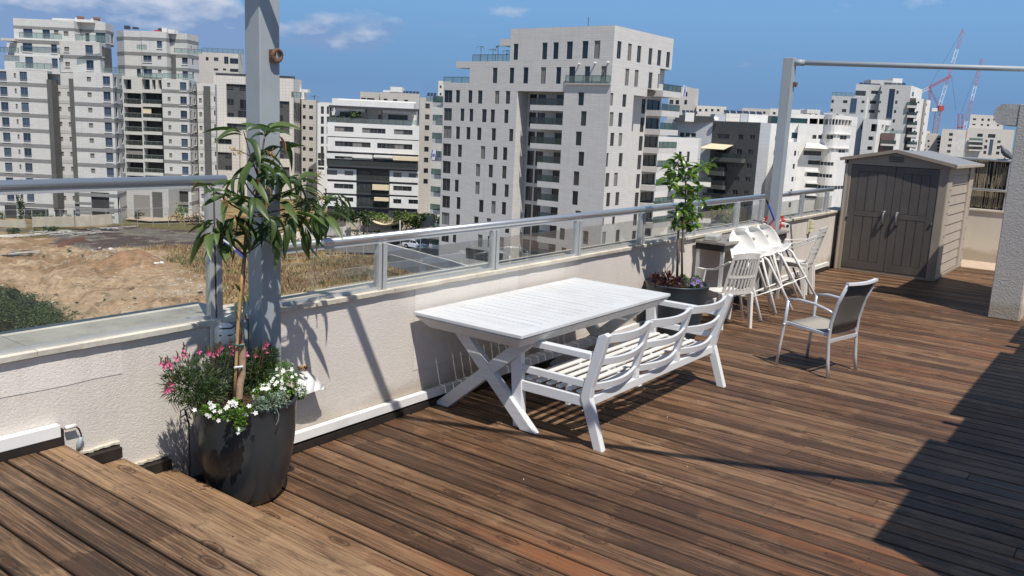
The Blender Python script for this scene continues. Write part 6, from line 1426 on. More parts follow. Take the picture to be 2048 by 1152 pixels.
volume(tB, ptsF, zC - 0.5, zF, S_, {3: [(FF[3].rect(*q), 'pane_blue') for q in zl(5.237, 230, 40, [(295, 383, 343, 440), (300, 388, 490, 583), (438, 492, 203, 297)])] + [(FF[3].rect(*q), 'shutter') for q in zl(5.237, 230, 40, [(445, 485, 367, 415), (450, 487, 513, 555)])],
    5: [(FF[5].rect(*q), 'pane_blue') for q in zl(5.237, 230, 40, [(700, 765, 367, 462), (705, 768, 512, 610)])], 1: [(FF[1].rect(*zl(5.237, 230, 40, [(228, 270, 487, 590)])[0]), 'pane_blue')],
    6: [(FF[6].rect(*q), 'pane') for q in zl(5.237, 230, 40, [(808, 824, 375, 470), (812, 828, 520, 615), (880, 892, 400, 500), (927, 940, 420, 505), (797, 806, 270, 330), (866, 882, 280, 340)])]}, split=True, sill=True, parapet=.3,
    bands=([0, 1, 2, 3, 4, 5, 6], [zF - 1.7, zF - 5.0, zF - 8.0], 0.7, BAND))
fp = FF[5]; fbox(tB, 'dark_pier', fp, 0.1, fp.uz(352, 130)[0], Z(345, 157, DB + 4), Z(345, 108, DB + 4), -0.3, 0.1, M['st_dark'])
for (x0, x1, y0, y1) in ((270, 289, 89, 98), (345, 400, 97, 106), (273, 322, 146, 156), (324, 383, 147, 157)): glassrail(tB, fd, x0, x1, y0, y1, -1.0, 4)
u0, z = FF[3].uz(310, 60); b = MB(); b.tube([FF[3].pt(u0, z + 0.1, -3), FF[3].pt(u0 + .1, z + 0.1, -2.6)], 0.62, 14); build(b, 'satellite_dish', M['dark_metal'], tB, world=True)
fbox(tB, 'roof_unit', FF[3], u0 - 0.7, u0 + 0.3, zF, zF + .4, -2, -1.4, M['red'])
clutter(tB, FF[3], [(244, 50, 253, 57, 1, M['dark_metal']), (261, 53, 270, 57, 1, M['dark_metal']), (320, 55, 330, 63, 1, M['slab_white']), (333, 58, 346, 66, 2, M['slab_white'])])
# garage front between the towers
fg = ffx(DB - 6, 246, 332); fbox(tB, 'garage_front', fg, 0, fg.L, GZ - 1, Z(290, 375, DB - 6), -8, 0, M['st_grey'])
r = fg.rect(268, 390, 300, 425); fbox(tB, 'garage_door', fg, r[0], r[1], GZ, r[3], -0.05, 0.06, M['shutter']); r = fg.rect(305, 384, 325, 425); fbox(tB, 'garage_side_door', fg, r[0], r[1], GZ, r[3], -.05, .05, M['st_dark'])

# ================================================================== OTHER BUILDINGS
def bld(label, cat='building', at=None, name='apartment_building'):
    return thing(name, label, cat, (at[0], at[1], GZ))
# roof block behind
t = bld('pale rooftop storeys with a glass pergola behind the banded grey towers', at=P(440, 290)); D = 285.0
pts = [P(385, D), P(478, D), P(488, D + 4), P(488, D + 14), P(385, D + 14)]; f = Face(pts[0], pts[1])
volume(t, pts, GZ, Z(440, 106, D), M['st_sand'], {0: [f.rect(*q) for q in zl(5.237, 230, 40, [(950, 980, 388, 425), (1035, 1083, 392, 430), (1142, 1188, 384, 460), (1203, 1308, 402, 460), (1035, 1080, 508, 530), (1130, 1165, 508, 530), (1203, 1308, 512, 545)])]})
glassrail(t, f, 402, 485, 97, 107, -1, 8)
# beige office and wing behind the near post
t = bld('beige tiled building with dark window fields behind the mango tree and steel post', at=P(520, 255)); D = 250.0; m_ = M['st_beige']
pts = [P(428, D), P(587, D), P(603, D + 9), P(603, D + 30), P(428, D + 30)]; f, f2_ = Face(pts[0], pts[1]), Face(pts[1], pts[2])
zt = Z(450, 151, D)
dk = zl(5.237, 230, 40, [(1167, 1395, 672, 1020), (1172, 1395, 1085, 1150)]); dk2 = zl(3.6, 540, 140, [(60, 140, 225, 455), (60, 143, 512, 640), (60, 140, 698, 800)])
volume(t, pts, GZ - 4, zt, m_, {0: [(f.rect(*q), 'void') for q in dk + dk2]}, depth=0.5, parapet=.3)
for q in dk + dk2:
    r = f.rect(*q); fbox(t, 'dark_panel', f, r[0], r[1], r[2], r[3], -0.6, -0.45, M['st_slate'])
for q in zl(5.237, 230, 40, [(1168, 1238, 673, 722), (1300, 1372, 678, 730), (1170, 1242, 824, 878), (1173, 1243, 970, 1020), (1303, 1395, 832, 930), (1282, 1395, 948, 1030), (1175, 1275, 1088, 1150)]) + zl(3.6, 540, 140, [(60, 92, 228, 262), (60, 92, 325, 360), (60, 92, 418, 450), (62, 95, 605, 640), (60, 92, 515, 550)]):
    window(t, f, f.rect(*q), 0.42, 'pane')
for q in zl(3.6, 540, 140, [(168, 225, 232, 365), (172, 228, 422, 545), (175, 228, 596, 728), (178, 228, 775, 860)]):
    a, b_, c, d = q; w = (c - a) / 4
    for k in range(4): window(t, f2_, f2_.rect(a + w * k + .5, b_ + 0.9 * k, a + w * (k + 1) - .5, d + .6 * k), -0.02, 'pane')
pts3 = [P(433, D + 1), P(497, D + 1), P(590, D + 1), P(590, D + 12), P(433, D + 12)]; f3_ = Face(pts3[1], pts3[2])
volume(t, pts3, zt, Z(450, 146, D), M['dark_metal'], {}, parapet=.1)
pts4 = [P(500, D + 2), P(572, D + 2), P(583, D + 6), P(583, D + 12), P(500, D + 12)]; f4 = Face(pts4[0], pts4[1])
volume(t, pts4, Z(550, 192, D), Z(550, 152, D), M['st_slate'], {0: [(f4.rect(*q), 'pane_teal') for q in zl(3.6, 540, 140, [(58, 103, 95, 180), (106, 128, 98, 180)])]}, parapet=.3)
glassrail(t, f, 583, 604, 184, 195, 0, 2)
# its projecting front
D2 = 238.0; pts = [P(425, D2), P(477, D2), P(480, D2 + 11), P(425, D2 + 11)]; f = Face(pts[0], pts[1])
volume(t, pts, GZ - 4, Z(450, 261, D2), m_, {0: [(f.rect(*q), 'void') for q in zl(5.237, 230, 240, [(1072, 1222, 198, 253), (1073, 1225, 338, 527)])]}, depth=0.4)
for q in zl(5.237, 230, 240, [(1072, 1222, 198, 253), (1073, 1225, 338, 527)]): r = f.rect(*q); fbox(t, 'dark_panel', f, r[0], r[1], r[2], r[3], -0.5, -0.36, M['st_slate'])
for q in zl(5.237, 230, 240, [(1080, 1216, 203, 250), (1150, 1222, 342, 392), (1152, 1222, 478, 522)]): window(t, f, f.rect(*q), .34, 'pane')
t = bld('narrow beige wing with a column of paired small windows and a roof palm', at=P(625, 258)); D = 256.0
pts = [P(603, D), P(616.5, D), P(632, D - 1), P(640.5, D + 6), P(640, D + 26), P(603, D + 26)]; f, f2_ = Face(pts[0], pts[1]), Face(pts[1], pts[2])
volume(t, pts, GZ - 4, Z(620, 200, D), M['st_sand'], {0: rep(f, (605.3, 209, 611.3, 216.5), 8, -3.08), 1: rep(f2_, (617.8, 210.5, 626, 217.5), 8, -3.08)}, em={1: M['st_beige']})
palm(625, 200, 192, f2_, 1.0, 'roof palm on the narrow beige wing', 1.6)
clutter(t, f, [(600, 178, 606, 198, 4, M['slab_white']), (585, 178, 614, 184, 3, M['slab_white'])])
# slim white
t = bld('slim white building with one strip of dark windows left of the striped one', at=P(648, 232)); D = 232.0
pts = [P(635, D), P(668, D), P(668, D + 14), P(635, D + 14)]; f = Face(pts[0], pts[1]); q = zl(3.6, 540, 140, [(366, 388, 262, 316)])[0]
volume(t, pts, GZ - 4, Z(648, 206, D), M['st_white'], {0: rep(f, q, 6, -2.62) + rep(f, (653.5, 213, 658, 228), 6, -2.62) + [f.rect(*w) for w in zl(3.6, 540, 140, [(345, 392, 598, 640), (345, 392, 648, 690), (345, 390, 700, 718)])]})
clutter(t, f, [(636, 204, 662, 207.5, 6, M['roofing'])])

# white striped building
t = bld('white and black horizontally striped apartment building with roof terrace', at=P(745, 186)); D = 181.0; Zm = (4.43, 640, 160)
pts = [P(655.5, D + .5), P(838, D + .5), P(838, D + 18), P(655.5, D + 18)]; f = Face(pts[0], pts[1]); zt = f.uz(745, 248)[1]
volume(t, pts, GZ - 1, zt, M['dark_metal'], {}, parapet=.05)
pan = zl(*Zm, [(68, 880, 390, 514), (68, 880, 522, 645), (66, 458, 655, 702), (63, 325, 786, 882), (62, 325, 903, 1003), (62, 325, 1022, 1118), (618, 876, 806, 905), (618, 875, 926, 1020), (618, 873, 1036, 1136), (480, 876, 672, 705)])
wins = zl(*Zm, [(128, 298, 412, 458), (373, 580, 428, 472), (655, 820, 440, 484), (132, 448, 547, 592), (506, 818, 564, 611), (130, 300, 676, 700), (63, 152, 798, 840), (218, 295, 805, 845), (123, 295, 920, 962), (63, 150, 1036, 1074), (218, 295, 1040, 1078), (650, 722, 820, 862), (785, 868, 828, 865), (648, 812, 940, 982), (648, 720, 1055, 1095), (783, 868, 1060, 1098)])
for k, q in enumerate(pan):
    xa, ya, xb, yb = q; a = f.rect(xa, ya, xb, yb); z0, z1 = a[2], a[3]
    fp = Face(f.pt(a[0], 0, .35), f.pt(a[1], 0, .35)); O = []
    for w in wins:
        r = fp.rect(*w)
        if r[2] > z0 and r[3] < z1 + .3 and r[0] > -0.5 and r[1] < fp.L + 0.5:
            r = (max(r[0], .05), min(r[1], fp.L - .05), r[2], min(r[3], z1 - .05)); O.append(r)
    b = MB(); wallmesh(b, fp, z0, z1, O, .25)
    L = fp.L
    for (p_, q_) in (((0, z0), (L, z0)), ((L, z0), (L, z1)), ((L, z1), (0, z1)), ((0, z1), (0, z0))): b.quad(fp.pt(q_[0], q_[1]), fp.pt(p_[0], p_[1]), fp.pt(p_[0], p_[1], -.34), fp.pt(q_[0], q_[1], -.34), [(0, 0), (1, 0), (1, .3), (0, .3)])
    build(b, 'white_panel', M['st_white'], t, world=True)
    for r in O:
        n = max(1, round((r[1] - r[0]) / 1.7)); w = (r[1] - r[0]) / n
        for i in range(n): window(t, fp, (r[0] + w * i, r[0] + w * (i + 1), r[2], r[3]), .25, 'pane' if (i + k) % 3 else 'shutter', True)
for q in zl(*Zm, [(330, 615, 800, 890), (330, 615, 920, 1005), (330, 615, 1030, 1122)]):
    r = f.rect(*q); balcony(t, f, r[0], r[1], r[2] + 0.05, 0.02, 0.5, 1.0, 0.35, M['dark_metal'])
    for k in range(3): u = r[0] + 0.4 + k * (r[1] - r[0] - .4) / 3; window(t, f, (u, u + 2.3, r[2] + .1, r[3] - .2), -0.08, 'pane', True)
r = f.rect(*zl(*Zm, [(72, 872, 704, 765)])[0]); balcony(t, f, r[0], r[1], r[2] + .05, 0.02, 1.2, .95, .4, M['dark_metal'])
for q in zl(*Zm, [(300, 460, 695, 765), (505, 575, 690, 765), (650, 825, 712, 765)]): r = f.rect(*q); window(t, f, (r[0], r[1], r[2], r[3]), -0.08, 'pane', True)
for q, mm in zip(zl(*Zm, [(298, 470, 660, 690), (482, 652, 672, 686), (655, 870, 678, 712), (472, 615, 925, 972), (488, 614, 1038, 1068)]), (M['slab_white'], M['slab_white'], M['awning'], M['awning'], M['awning'])): r = f.rect(*q); fbox(t, 'awning', f, r[0], r[1], r[2], r[3], .55, 1.3, mm)
# roof terrace storey
ptsT = [P(664, D + 5), P(832, D + 5), P(832, D + 16), P(664, D + 16)]; ft = Face(ptsT[0], ptsT[1])
volume(t, ptsT, zt - .1, ft.uz(745, 200)[1], M['st_white'], {0: [ft.rect(*q) for q in zl(*Zm, [(175, 355, 285, 326), (603, 778, 308, 352), (515, 545, 305, 352)])]}, split=True)
r = f.rect(*zl(*Zm, [(122, 830, 188, 240)])[0]); fbox(t, 'roof_slab', f, r[0], r[1], r[2], r[3], -5, -0.2, M['st_white'])
r = f.rect(*zl(*Zm, [(80, 878, 240, 262)])[0]); fbox(t, 'pergola_beam', f, r[0], r[1], r[2], r[3], -0.6, 0.3, M['dark_metal'])
for q in zl(*Zm, [(90, 118, 240, 282), (130, 258, 244, 270), (268, 398, 250, 276), (552, 678, 266, 290), (688, 812, 272, 296), (822, 855, 278, 315)]): r = f.rect(*q); fbox(t, 'terrace_blind', f, r[0], r[1], r[2], r[3], -.2, -.1, M['slab_white'])
for q in zl(*Zm, [(82, 100, 240, 370), (398, 410, 255, 380), (545, 553, 262, 385), (862, 874, 262, 395)]): r = f.rect(*q); fbox(t, 'terrace_column', f, r[0], r[1], r[2], r[3], -.6, -.1, M['dark_metal'])
glassrail(t, f, *[zl(*Zm, [(78, 872, 345, 385)])[0][i] for i in (0, 2, 1, 3)], 0.2, 12)
def shrublet(x, y, D, r, label, m='tree_dark', n=150, name='terrace_shrub', cat='shrub', sq=0.8, lf=0.24):
    c = Vector(onf(x, y, D)); tt = thing(name, label, cat, tuple(c - Vector((0, 0, r * sq)))); rr = random.Random(int(x * 7 + y)); b = MB()
    for i in range(n):
        d = Vector((rr.gauss(0, 1), rr.gauss(0, 1), rr.gauss(0, 1))).normalized(); p = Vector((0, 0, r * sq)) + Vector((d.x, d.y, d.z * sq)) * r * rr.random() ** .4; e1 = Vector((rr.gauss(0, 1), rr.gauss(0, 1), rr.gauss(0, 1))).normalized() * lf; e2 = e1.cross(d + Vector((.1, .2, .3))).normalized() * lf * .7
        b.quad(p - e1, p - e2, p + e1, p + e2)
    build(b, 'foliage', M[m], tt)
    q = MB(); q.tube([(0, 0, -0.3), (0, 0, r * sq)], 0.06 * r + .02, 6); build(q, 'stem', M['bark'], tt); return tt
for i, (x, y, r_, lb) in enumerate(((665, 236, .75, 'leftmost round shrub on the striped building roof terrace'), (679, 237, .85, 'second round shrub from the left on the roof terrace'), (696, 239, .9, 'third round shrub on the roof terrace'), (711, 230, 1.4, 'tall loose tree on the striped building roof terrace'), (729, 240, .8, 'round shrub right of the tall one on the roof terrace'))): shrublet(x, y, D + 1.2, r_, lb, 'tree' if r_ > 1.2 else 'tree_dark')
# tiled building behind it
t = bld('beige tiled block with solar panels rising behind the striped building', at=P(780, 235)); D = 232.0
pts = [P(720, D + 4), P(760, D + 4), P(760, D), P(838, D), P(839, D + 16), P(720, D + 16)]; f, f2_ = Face(pts[2], pts[3]), Face(pts[0], pts[1])
volume(t, pts, GZ, f.uz(800, 186)[1], M['st_grey'], {2: [f.rect(*q) for q in zl(*Zm, [(563, 598, 165, 187), (647, 684, 170, 188), (745, 780, 175, 190)])], 0: [f2_.rect(*q) for q in zl(*Zm, [(365, 408, 157, 170), (415, 482, 160, 176)])]}, em={0: M['st_sand'], 2: M['st_sand']})
clutter(t, f, [(779.5, 173.5, 802.5, 184, 5, M['slab_white']), (765, 180, 779, 184, 3, M['slab_white'])]); solar(t, f, 772, 836, 185, 9)
t = bld('narrow beige building strip squeezed between the striped building and the stone tower', at=P(862, 212)); D = 208.0
pts = [P(839.5, D), P(864, D), P(886, D + 1), P(886, D + 16), P(839.5, D + 16)]; f = Face(pts[0], pts[1])
volume(t, pts, GZ, f.uz(850, 195)[1], M['st_sand'], {0: rep(f, (850.5, 207, 859.5, 217), 8, -2.55)}, em={1: M['st_grey']}); glassrail(t, f, 853, 885, 192, 203, 0, 4); solar(t, f, 853, 872, 191, 3, 1)
t = bld('small pale tower top peeping out left of the stone tower', at=P(880, 262)); D = 260.0
pts = [P(875, D), P(900, D), P(900, D + 10), P(875, D + 10)]; f = Face(pts[0], pts[1]); volume(t, pts, GZ, f.uz(880, 161.5)[1], M['st_beige'], {0: [f.rect(879.5, 171, 883, 176.5), f.rect(879.5, 186, 883, 191)]})

# right of the tower
t = bld('beige tower top with a flag behind the balconies of the stone tower', at=P(1370, 262)); D = 258.0
pts = [P(1335, D), P(1375, D), P(1394, D + 8), P(1394, D + 16), P(1335, D + 16)]; f, f2_ = Face(pts[0], pts[1]), Face(pts[1], pts[2])
volume(t, pts, GZ, f.uz(1365, 174)[1], M['st_sand'], {0: [f.rect(*q) for q in zl(4.8, 1180, 40, [(762, 800, 765, 808), (822, 855, 768, 810), (905, 932, 768, 812), (912, 935, 690, 735)])]})
t = bld('row of low pale roofs with solar panels on the skyline right of the stone tower', at=P(1460, 262)); D = 262.0
for (x0, x1, y, m_) in ((1392, 1452, 212, M['st_beige']), (1452, 1490, 222, M['st_grey']), (1484, 1540, 217, M['st_sand']), (1540, 1602, 218, M['st_beige']), (1600, 1640, 219, M['slab_white'])):
    pts = [P(x0, D), P(x1, D), P(x1, D + 12), P(x0, D + 12)]; f = Face(pts[0], pts[1]); volume(t, pts, GZ, f.uz((x0 + x1) / 2, y)[1], m_, {0: [f.rect(x0 + 6 + k * 12, y + 6, x0 + 11 + k * 12, y + 11) for k in range(int((x1 - x0) / 13))]}, parapet=.2)
# slate building
t = bld('slate coloured building with pale side walls, balconies and a cream awning', at=P(1470, 202)); Zs = (5.49, 1340, 190)
pts = [P(1330, 208), P(1427.5, 204), P(1523.5, 195), P(1545, 200), P(1603, 207), P(1603, 222), P(1330, 222)]; F_ = edgepoly(pts)
ws = zl(*Zs, [(516, 652, 425, 482), (748, 803, 433, 492), (872, 932, 435, 492), (730, 790, 592, 650), (855, 913, 598, 655), (838, 898, 748, 806), (708, 760, 893, 945), (825, 883, 898, 955), (686, 742, 1040, 1095), (810, 868, 1048, 1105), (515, 625, 605, 685), (490, 620, 745, 800), (487, 620, 880, 935), (470, 600, 1025, 1080), (690, 745, 760, 795)]) + [(1473, 392, 1484, 402), (1487, 408, 1497, 418), (1468, 425, 1478, 434)]
zt = Z(1475, 243.5, 200)
volume(t, pts, GZ, zt, M['st_blue'], {1: [F_[1].rect(*q) for q in ws], 0: [(F_[0].rect(*q), 'pane') for q in zl(*Zs, [(108, 157, 412, 460), (170, 218, 415, 460), (232, 284, 418, 462)])], 3: [F_[3].rect(*q) for q in zl(*Zs, [(1155, 1167, 448, 498), (1138, 1150, 608, 658), (1122, 1134, 760, 810), (1108, 1120, 912, 962)])]}, em={1: M['st_slate'], 3: M['st_white'], 2: M['st_blue']}, parapet=.3)
f = F_[1]
for q in zl(*Zs, [(515, 830, 690, 735), (400, 625, 832, 880), (395, 620, 985, 1028)]): r = f.rect(*q); balcony(t, f, max(r[0], -3), r[1], r[3], 0.02, 1.6, 1.0, r[3] - r[2], M['st_dark'])
for q in ((1412, 395, 1452, 403), (1408, 422, 1450, 430)): r = f.rect(*q); balcony(t, f, max(r[0], -3), r[1], r[3], 0.02, 1.6, 1.0, r[3] - r[2], M['st_dark'])
r = f.rect(*zl(*Zs, [(440, 680, 540, 598)])[0]); b = MB(); b.quad(f.pt(r[0] + .3, r[3], 0.05), f.pt(r[1] + .4, r[3] - .1, 0.05), f.pt(r[1] - .6, r[2], 2.4), f.pt(r[0] - 1.6, r[2], 2.4)); o = build(b, 'awning', M['awning'], t, world=True); o.modifiers.new('thickness', 'SOLIDIFY').thickness = .08
fr2 = ffx(203, 1340, 1600); clutter(t, fr2, [(1372, 225, 1390, 243, 4, M['slab_white']), (1390, 232, 1431, 243, 3, M['dark_metal']), (1356, 230, 1371, 243, 3, M['dark_metal']), (1431, 228, 1453, 246, 5, M['st_blue']), (1454, 227, 1482, 246, 4, M['st_beige']), (1483, 227, 1498, 246, 6, M['st_blue']), (1499, 229, 1538, 247, 4, M['slab_white']), (1545, 232, 1560, 247, 4, M['pane_teal'])])  # the wide dark metal box paints a shaded roof recess
solar(t, fr2, 1370, 1402, 226, 4); solar(t, fr2, 1455, 1535, 226, 6)
u, z = fr2.uz(1432, 236); b = MB(); c_ = fr2.pt(u, z, 0.3); b.lathe([(0, 0), (.35, .06), (.62, .22)], 14); o = build(b, 'satellite_dish', M['slab_white'], t); o.matrix_local = INV[t.name] @ Matrix.Translation(c_) @ Matrix.Rotation(math.radians(-70), 4, Vector((-.6, .8, 0)))
# white wing in front
t = bld('low white stone wing with slit windows in front of the slate building', at=P(1370, 186)); D = 184.0
pts = [P(1300, D), P(1402.5, D), P(1408, D + 10), P(1300, D + 12)]; f = Face(pts[0], pts[1])
volume(t, pts, GZ, f.uz(1370, 276)[1], M['st_white'], {0: [f.rect(*q) for q in zl(*Zs, [(185, 213, 620, 738), (297, 323, 620, 718), (95, 125, 620, 720), (85, 150, 800, 920), (190, 255, 800, 920)])] + [f.rect(1352 + 22 * k, y, 1366 + 22 * k, y + 24) for k in range(2) for y in (370, 405)]})
for y in (362, 398, 434):
    r = f.rect(1345, y, 1418, y + 9); balcony(t, f, r[0], r[1], r[3], 0.02, 1.8, 1.0, r[3] - r[2], M['slab_white'])
# white curved building
t = bld('white building with a rounded corner and dark ribbon windows beside the shed', at=P(1660, 210)); Zc = (5.01, 1550, 190)
pts = [P(1576, 193), P(1606, 195), P(1606, 215), P(1576, 215)]; f = Face(pts[0], pts[1])
volume(t, pts, GZ, f.uz(1590, 284)[1], M['st_white'], {0: [f.rect(*q) for q in zl(*Zc, [(192, 212, 558, 610), (232, 243, 560, 608), (178, 198, 690, 740), (220, 230, 690, 735), (165, 185, 820, 868), (205, 215, 818, 862), (152, 170, 945, 990), (138, 160, 1075, 1125), (180, 190, 1072, 1118)])]})
D = 204.0; arc = []
import itertools
x0_, x1_ = 1652.0, 1706.0
for i in range(9): s = i / 8; arc.append(P(x0_ + (x1_ - x0_) * s, D - 3.2 * math.sin(math.pi * s) - 1.0 + 3.0 * s))
pts = [P(1600, D), P(1652, D - 0.6)] + arc[1:] + [P(1717, D + 7), P(1717, D + 20), P(1600, D + 20)]; F_ = edgepoly(pts)
zt = Z(1650, 249, D); ops = {0: [(F_[0].rect(*q), 'pane') for q in zl(*Zc, [(330, 522, 655, 700), (318, 508, 775, 820), (305, 490, 890, 930), (290, 470, 1003, 1036), (375, 415, 400, 440), (433, 472, 400, 440), (285, 488, 560, 606)])]}
zc_ = lambda y: F_[5].uz(1682, y)[1]
for i in range(1, 9):
    L = F_[i].L; L_ = []
    if i in (2, 3, 6, 7): L_.append((271, 279))
    if i in (6, 7): L_.append((299.5, 305.5))
    if i < 5: L_ += [(325, 332), (349, 356)]
    L_.append((372, 379)); ops[i] = [(0.03, L - 0.03, zc_(y1), zc_(y0)) for y0, y1 in L_]
volume(t, pts, GZ, zt, M['slab_white'], ops, parapet=.05)
for y in (269.5, 297.5):
    for i in range(1, 9):
        f = F_[i]; z = zc_(y); fbox(t, 'window_hood', f, 0, f.L, z, z + .22, 0, .45, M['slab_white'])
for y in (319, 343, 366, 390):
    r = F_[0].rect(1612, y, 1652, y + 2); fbox(t, 'window_hood', F_[0], r[0], F_[0].L, r[2], r[3] + .1, 0, .5, M['slab_white'])
# its roof storey of framed openings
ptsT = [P(1578, D + 1)] + [P(1650, D + 1)] + [(p[0] + .5 * (pts[-1][0] - pts[-2][0]) * 0, p[1]) for p in arc[1:]] + [P(1717, D + 7), P(1717, D + 18), P(1578, D + 18)]; FT = edgepoly(ptsT); opsT = {0: [(FT[0].rect(*q), 'pane_teal') for q in zl(*Zc, [(150, 325, 232, 330), (142, 315, 380, 435)])] + [(FT[0].rect(*q), 'void') for q in zl(*Zc, [(345, 430, 235, 300), (440, 520, 238, 300)])]}
for i in range(1, 9): opsT[i] = [((.10, FT[i].L - .10, zc_(252), zc_(239)), 'shutter' if i < 3 else 'pane')]
volume(t, ptsT, zt - 0.1, Z(1650, 230, D), M['slab_white'], opsT, depth=.6, parapet=.1)
pts5 = [P(1576, D + 1), P(1616, D + 1), P(1616, D + 14), P(1576, D + 14)]; f = Face(pts5[0], pts5[1]); volume(t, pts5, GZ, zt, M['slab_white'], {0: [(f.rect(*q), 'pane_teal') for q in zl(*Zc, [(150, 318, 378, 437)])]}, parapet=.05)
f = ffx(D, 1560, 1720); clutter(t, f, [(1583, 220, 1604, 228, 4, M['slab_white']), (1617, 219, 1640, 227, 5, M['st_beige']), (1650, 226, 1676, 229, 2, M['roofing']), (1680, 228, 1690, 232, 2, M['roofing'])])
r = F_[0].rect(1609, 287, 1649, 297); b = MB(); f = F_[0]; b.quad(f.pt(r[0] + .4, r[3], 0.05), f.pt(r[1] - .4, r[3], .05), f.pt(r[1] + .6, r[2], 2.2), f.pt(r[0] - .3, r[2], 2.2)); o = build(b, 'canopy', M['slab_white'], t, world=True); o.modifiers.new('thickness', 'SOLIDIFY').thickness = .1
# grey stepped tower
t = bld('stepped grey apartment tower with solar panels behind the shed roof', at=P(1770, 290)); Zg = (6.06, 1650, 140); D = 284.0
pts = [P(1660, D + 1), P(1731, D), P(1734, D + 3), P(1734, D + 20), P(1660, D + 20)]; f = Face(pts[0], pts[1])
volume(t, pts, GZ, f.uz(1700, 193)[1], M['st_grey'], {0: [f.rect(*q) for q in zl(*Zg, [(78, 107, 360, 400), (218, 272, 365, 402), (445, 480, 370, 402), (66, 95, 467, 505), (205, 258, 472, 512), (432, 467, 482, 515)])] + [(f.rect(*zl(*Zg, [(303, 380, 342, 530)])[0]), 'pane_blue')]}, em={1: M['slab_white']}, depth=.12)
glassrail(t, f, 1665, 1710, 185, 193, -.5, 5)
pts = [P(1706, D + 8), P(1756, D + 8), P(1756, D + 5), P(1816, D + 3), P(1839, D + 22), P(1839, D + 34), P(1706, D + 34)]; F_ = edgepoly(pts)
volume(t, pts, GZ, Z(1790, 169.5, D + 3), M['st_grey'], {0: [(F_[0].rect(*q), 'pane') for q in zl(*Zg, [(365, 495, 250, 312), (558, 640, 250, 290), (543, 620, 370, 410), (528, 605, 482, 520)])], 2: [(F_[2].rect(*q), 'pane') for q in zl(*Zg, [(660, 692, 255, 287), (643, 678, 373, 403), (630, 665, 487, 515), (866, 893, 250, 290), (850, 878, 370, 410), (836, 863, 485, 522), (820, 848, 598, 638), (806, 835, 710, 740)])] + [(F_[2].rect(*zl(*Zg, [(758, 830, 228, 600)])[0]), 'pane_blue')], 3: [(F_[3].rect(*q), 'pane') for q in zl(*Zg, [(1020, 1035, 255, 310), (1055, 1075, 265, 320)])]}, em={3: M['slab_white'], 0: M['st_grey']}, depth=.12, parapet=.2)
pts = [P(1816, D + 3.2), P(1829, D + 3), P(1829, D + 20), P(1816, D + 20)]; f = Face(pts[0], pts[1])
volume(t, pts, GZ, f.uz(1822, 196)[1], M['st_brown'], {}); 
for i in range(6):
    r = f.rect(1812, 211 + 19.5 * i, 1831, 216 + 19.5 * i); balcony(t, f, r[0], r[1], r[3], 0.02, 1.2, 1.0, r[3] - r[2], M['slab'])
    window(t, f, (.3, f.L - .3, r[3] - .8, r[3] + 1.6), -.05, 'pane')
pts = [P(1829, D + 2), P(1841, D + 2), P(1849, D + 14), P(1829, D + 18)]; f = Face(pts[0], pts[1]); volume(t, pts, GZ, f.uz(1835, 197)[1], M['slab_white'], {0: rep(f, (1835, 203, 1839, 206.5), 6, -3.1)})
pts = [P(1841, D + 8), P(1850, D + 6), P(1858.5, D + 10), P(1858.5, D + 20), P(1841, D + 20)]; F_ = edgepoly(pts); volume(t, pts, GZ, Z(1850, 200, D + 8), M['st_sand'], {1: rep(F_[1], (1851.5, 207, 1854, 212), 6, -3.1)}, em={1: M['slab_white']})
f = ffx(D + 9, 1700, 1840); clutter(t, f, [(1744, 160, 1788, 170, 6, M['st_grey']), (1788, 156.5, 1807, 170, 6, M['slab_white'])]); solar(t, f, 1721, 1764, 169, 5, 0); solar(t, f, 1771, 1814, 168, 5, 0)
t = bld('grey block with terrace openings in front of the stepped tower', at=P(1755, 240)); D = 238.0
pts = [P(1700, D + 6), P(1731, D + 6), P(1731, D + 18), P(1700, D + 18)]; f = Face(pts[0], pts[1]); volume(t, pts, GZ, f.uz(1718, 230)[1], M['st_blue'], {0: [f.rect(1722, 251, 1730, 259)]})
pts = [P(1729, D), P(1758, D), P(1784, D + 11), P(1784, D + 18), P(1729, D + 18)]; F_ = edgepoly(pts)
volume(t, pts, GZ, Z(1745, 238, D), M['st_grey'], {0: [F_[0].rect(*q) for q in zl(*Zg, [(527, 587, 805, 850), (513, 573, 925, 970)])] + [(F_[0].rect(*zl(*Zg, [(560, 655, 655, 745)])[0]), 'void')], 1: [(F_[1].rect(*q), 'void') for q in zl(*Zg, [(685, 715, 662, 750), (728, 800, 670, 750)])]}, em={1: M['slab_white']}, depth=1.2)
pts = [P(1768, D + 3), P(1796, D + 3), P(1807, D + 9), P(1807, D + 18), P(1768, D + 18)]; F_ = edgepoly(pts); volume(t, pts, GZ, Z(1785, 266.5, D + 3), M['st_brown'], {0: [F_[0].rect(*q) for q in zl(*Zg, [(700, 860, 905, 960)])]}, em={1: M['slab_white']}); f = F_[0]; r = f.rect(1764, 288, 1791, 292); balcony(t, f, 0, f.L, r[3], 0.02, 1.2, 1, .5)
glassrail(t, f, 1768, 1806, 261, 267, 0, 3)
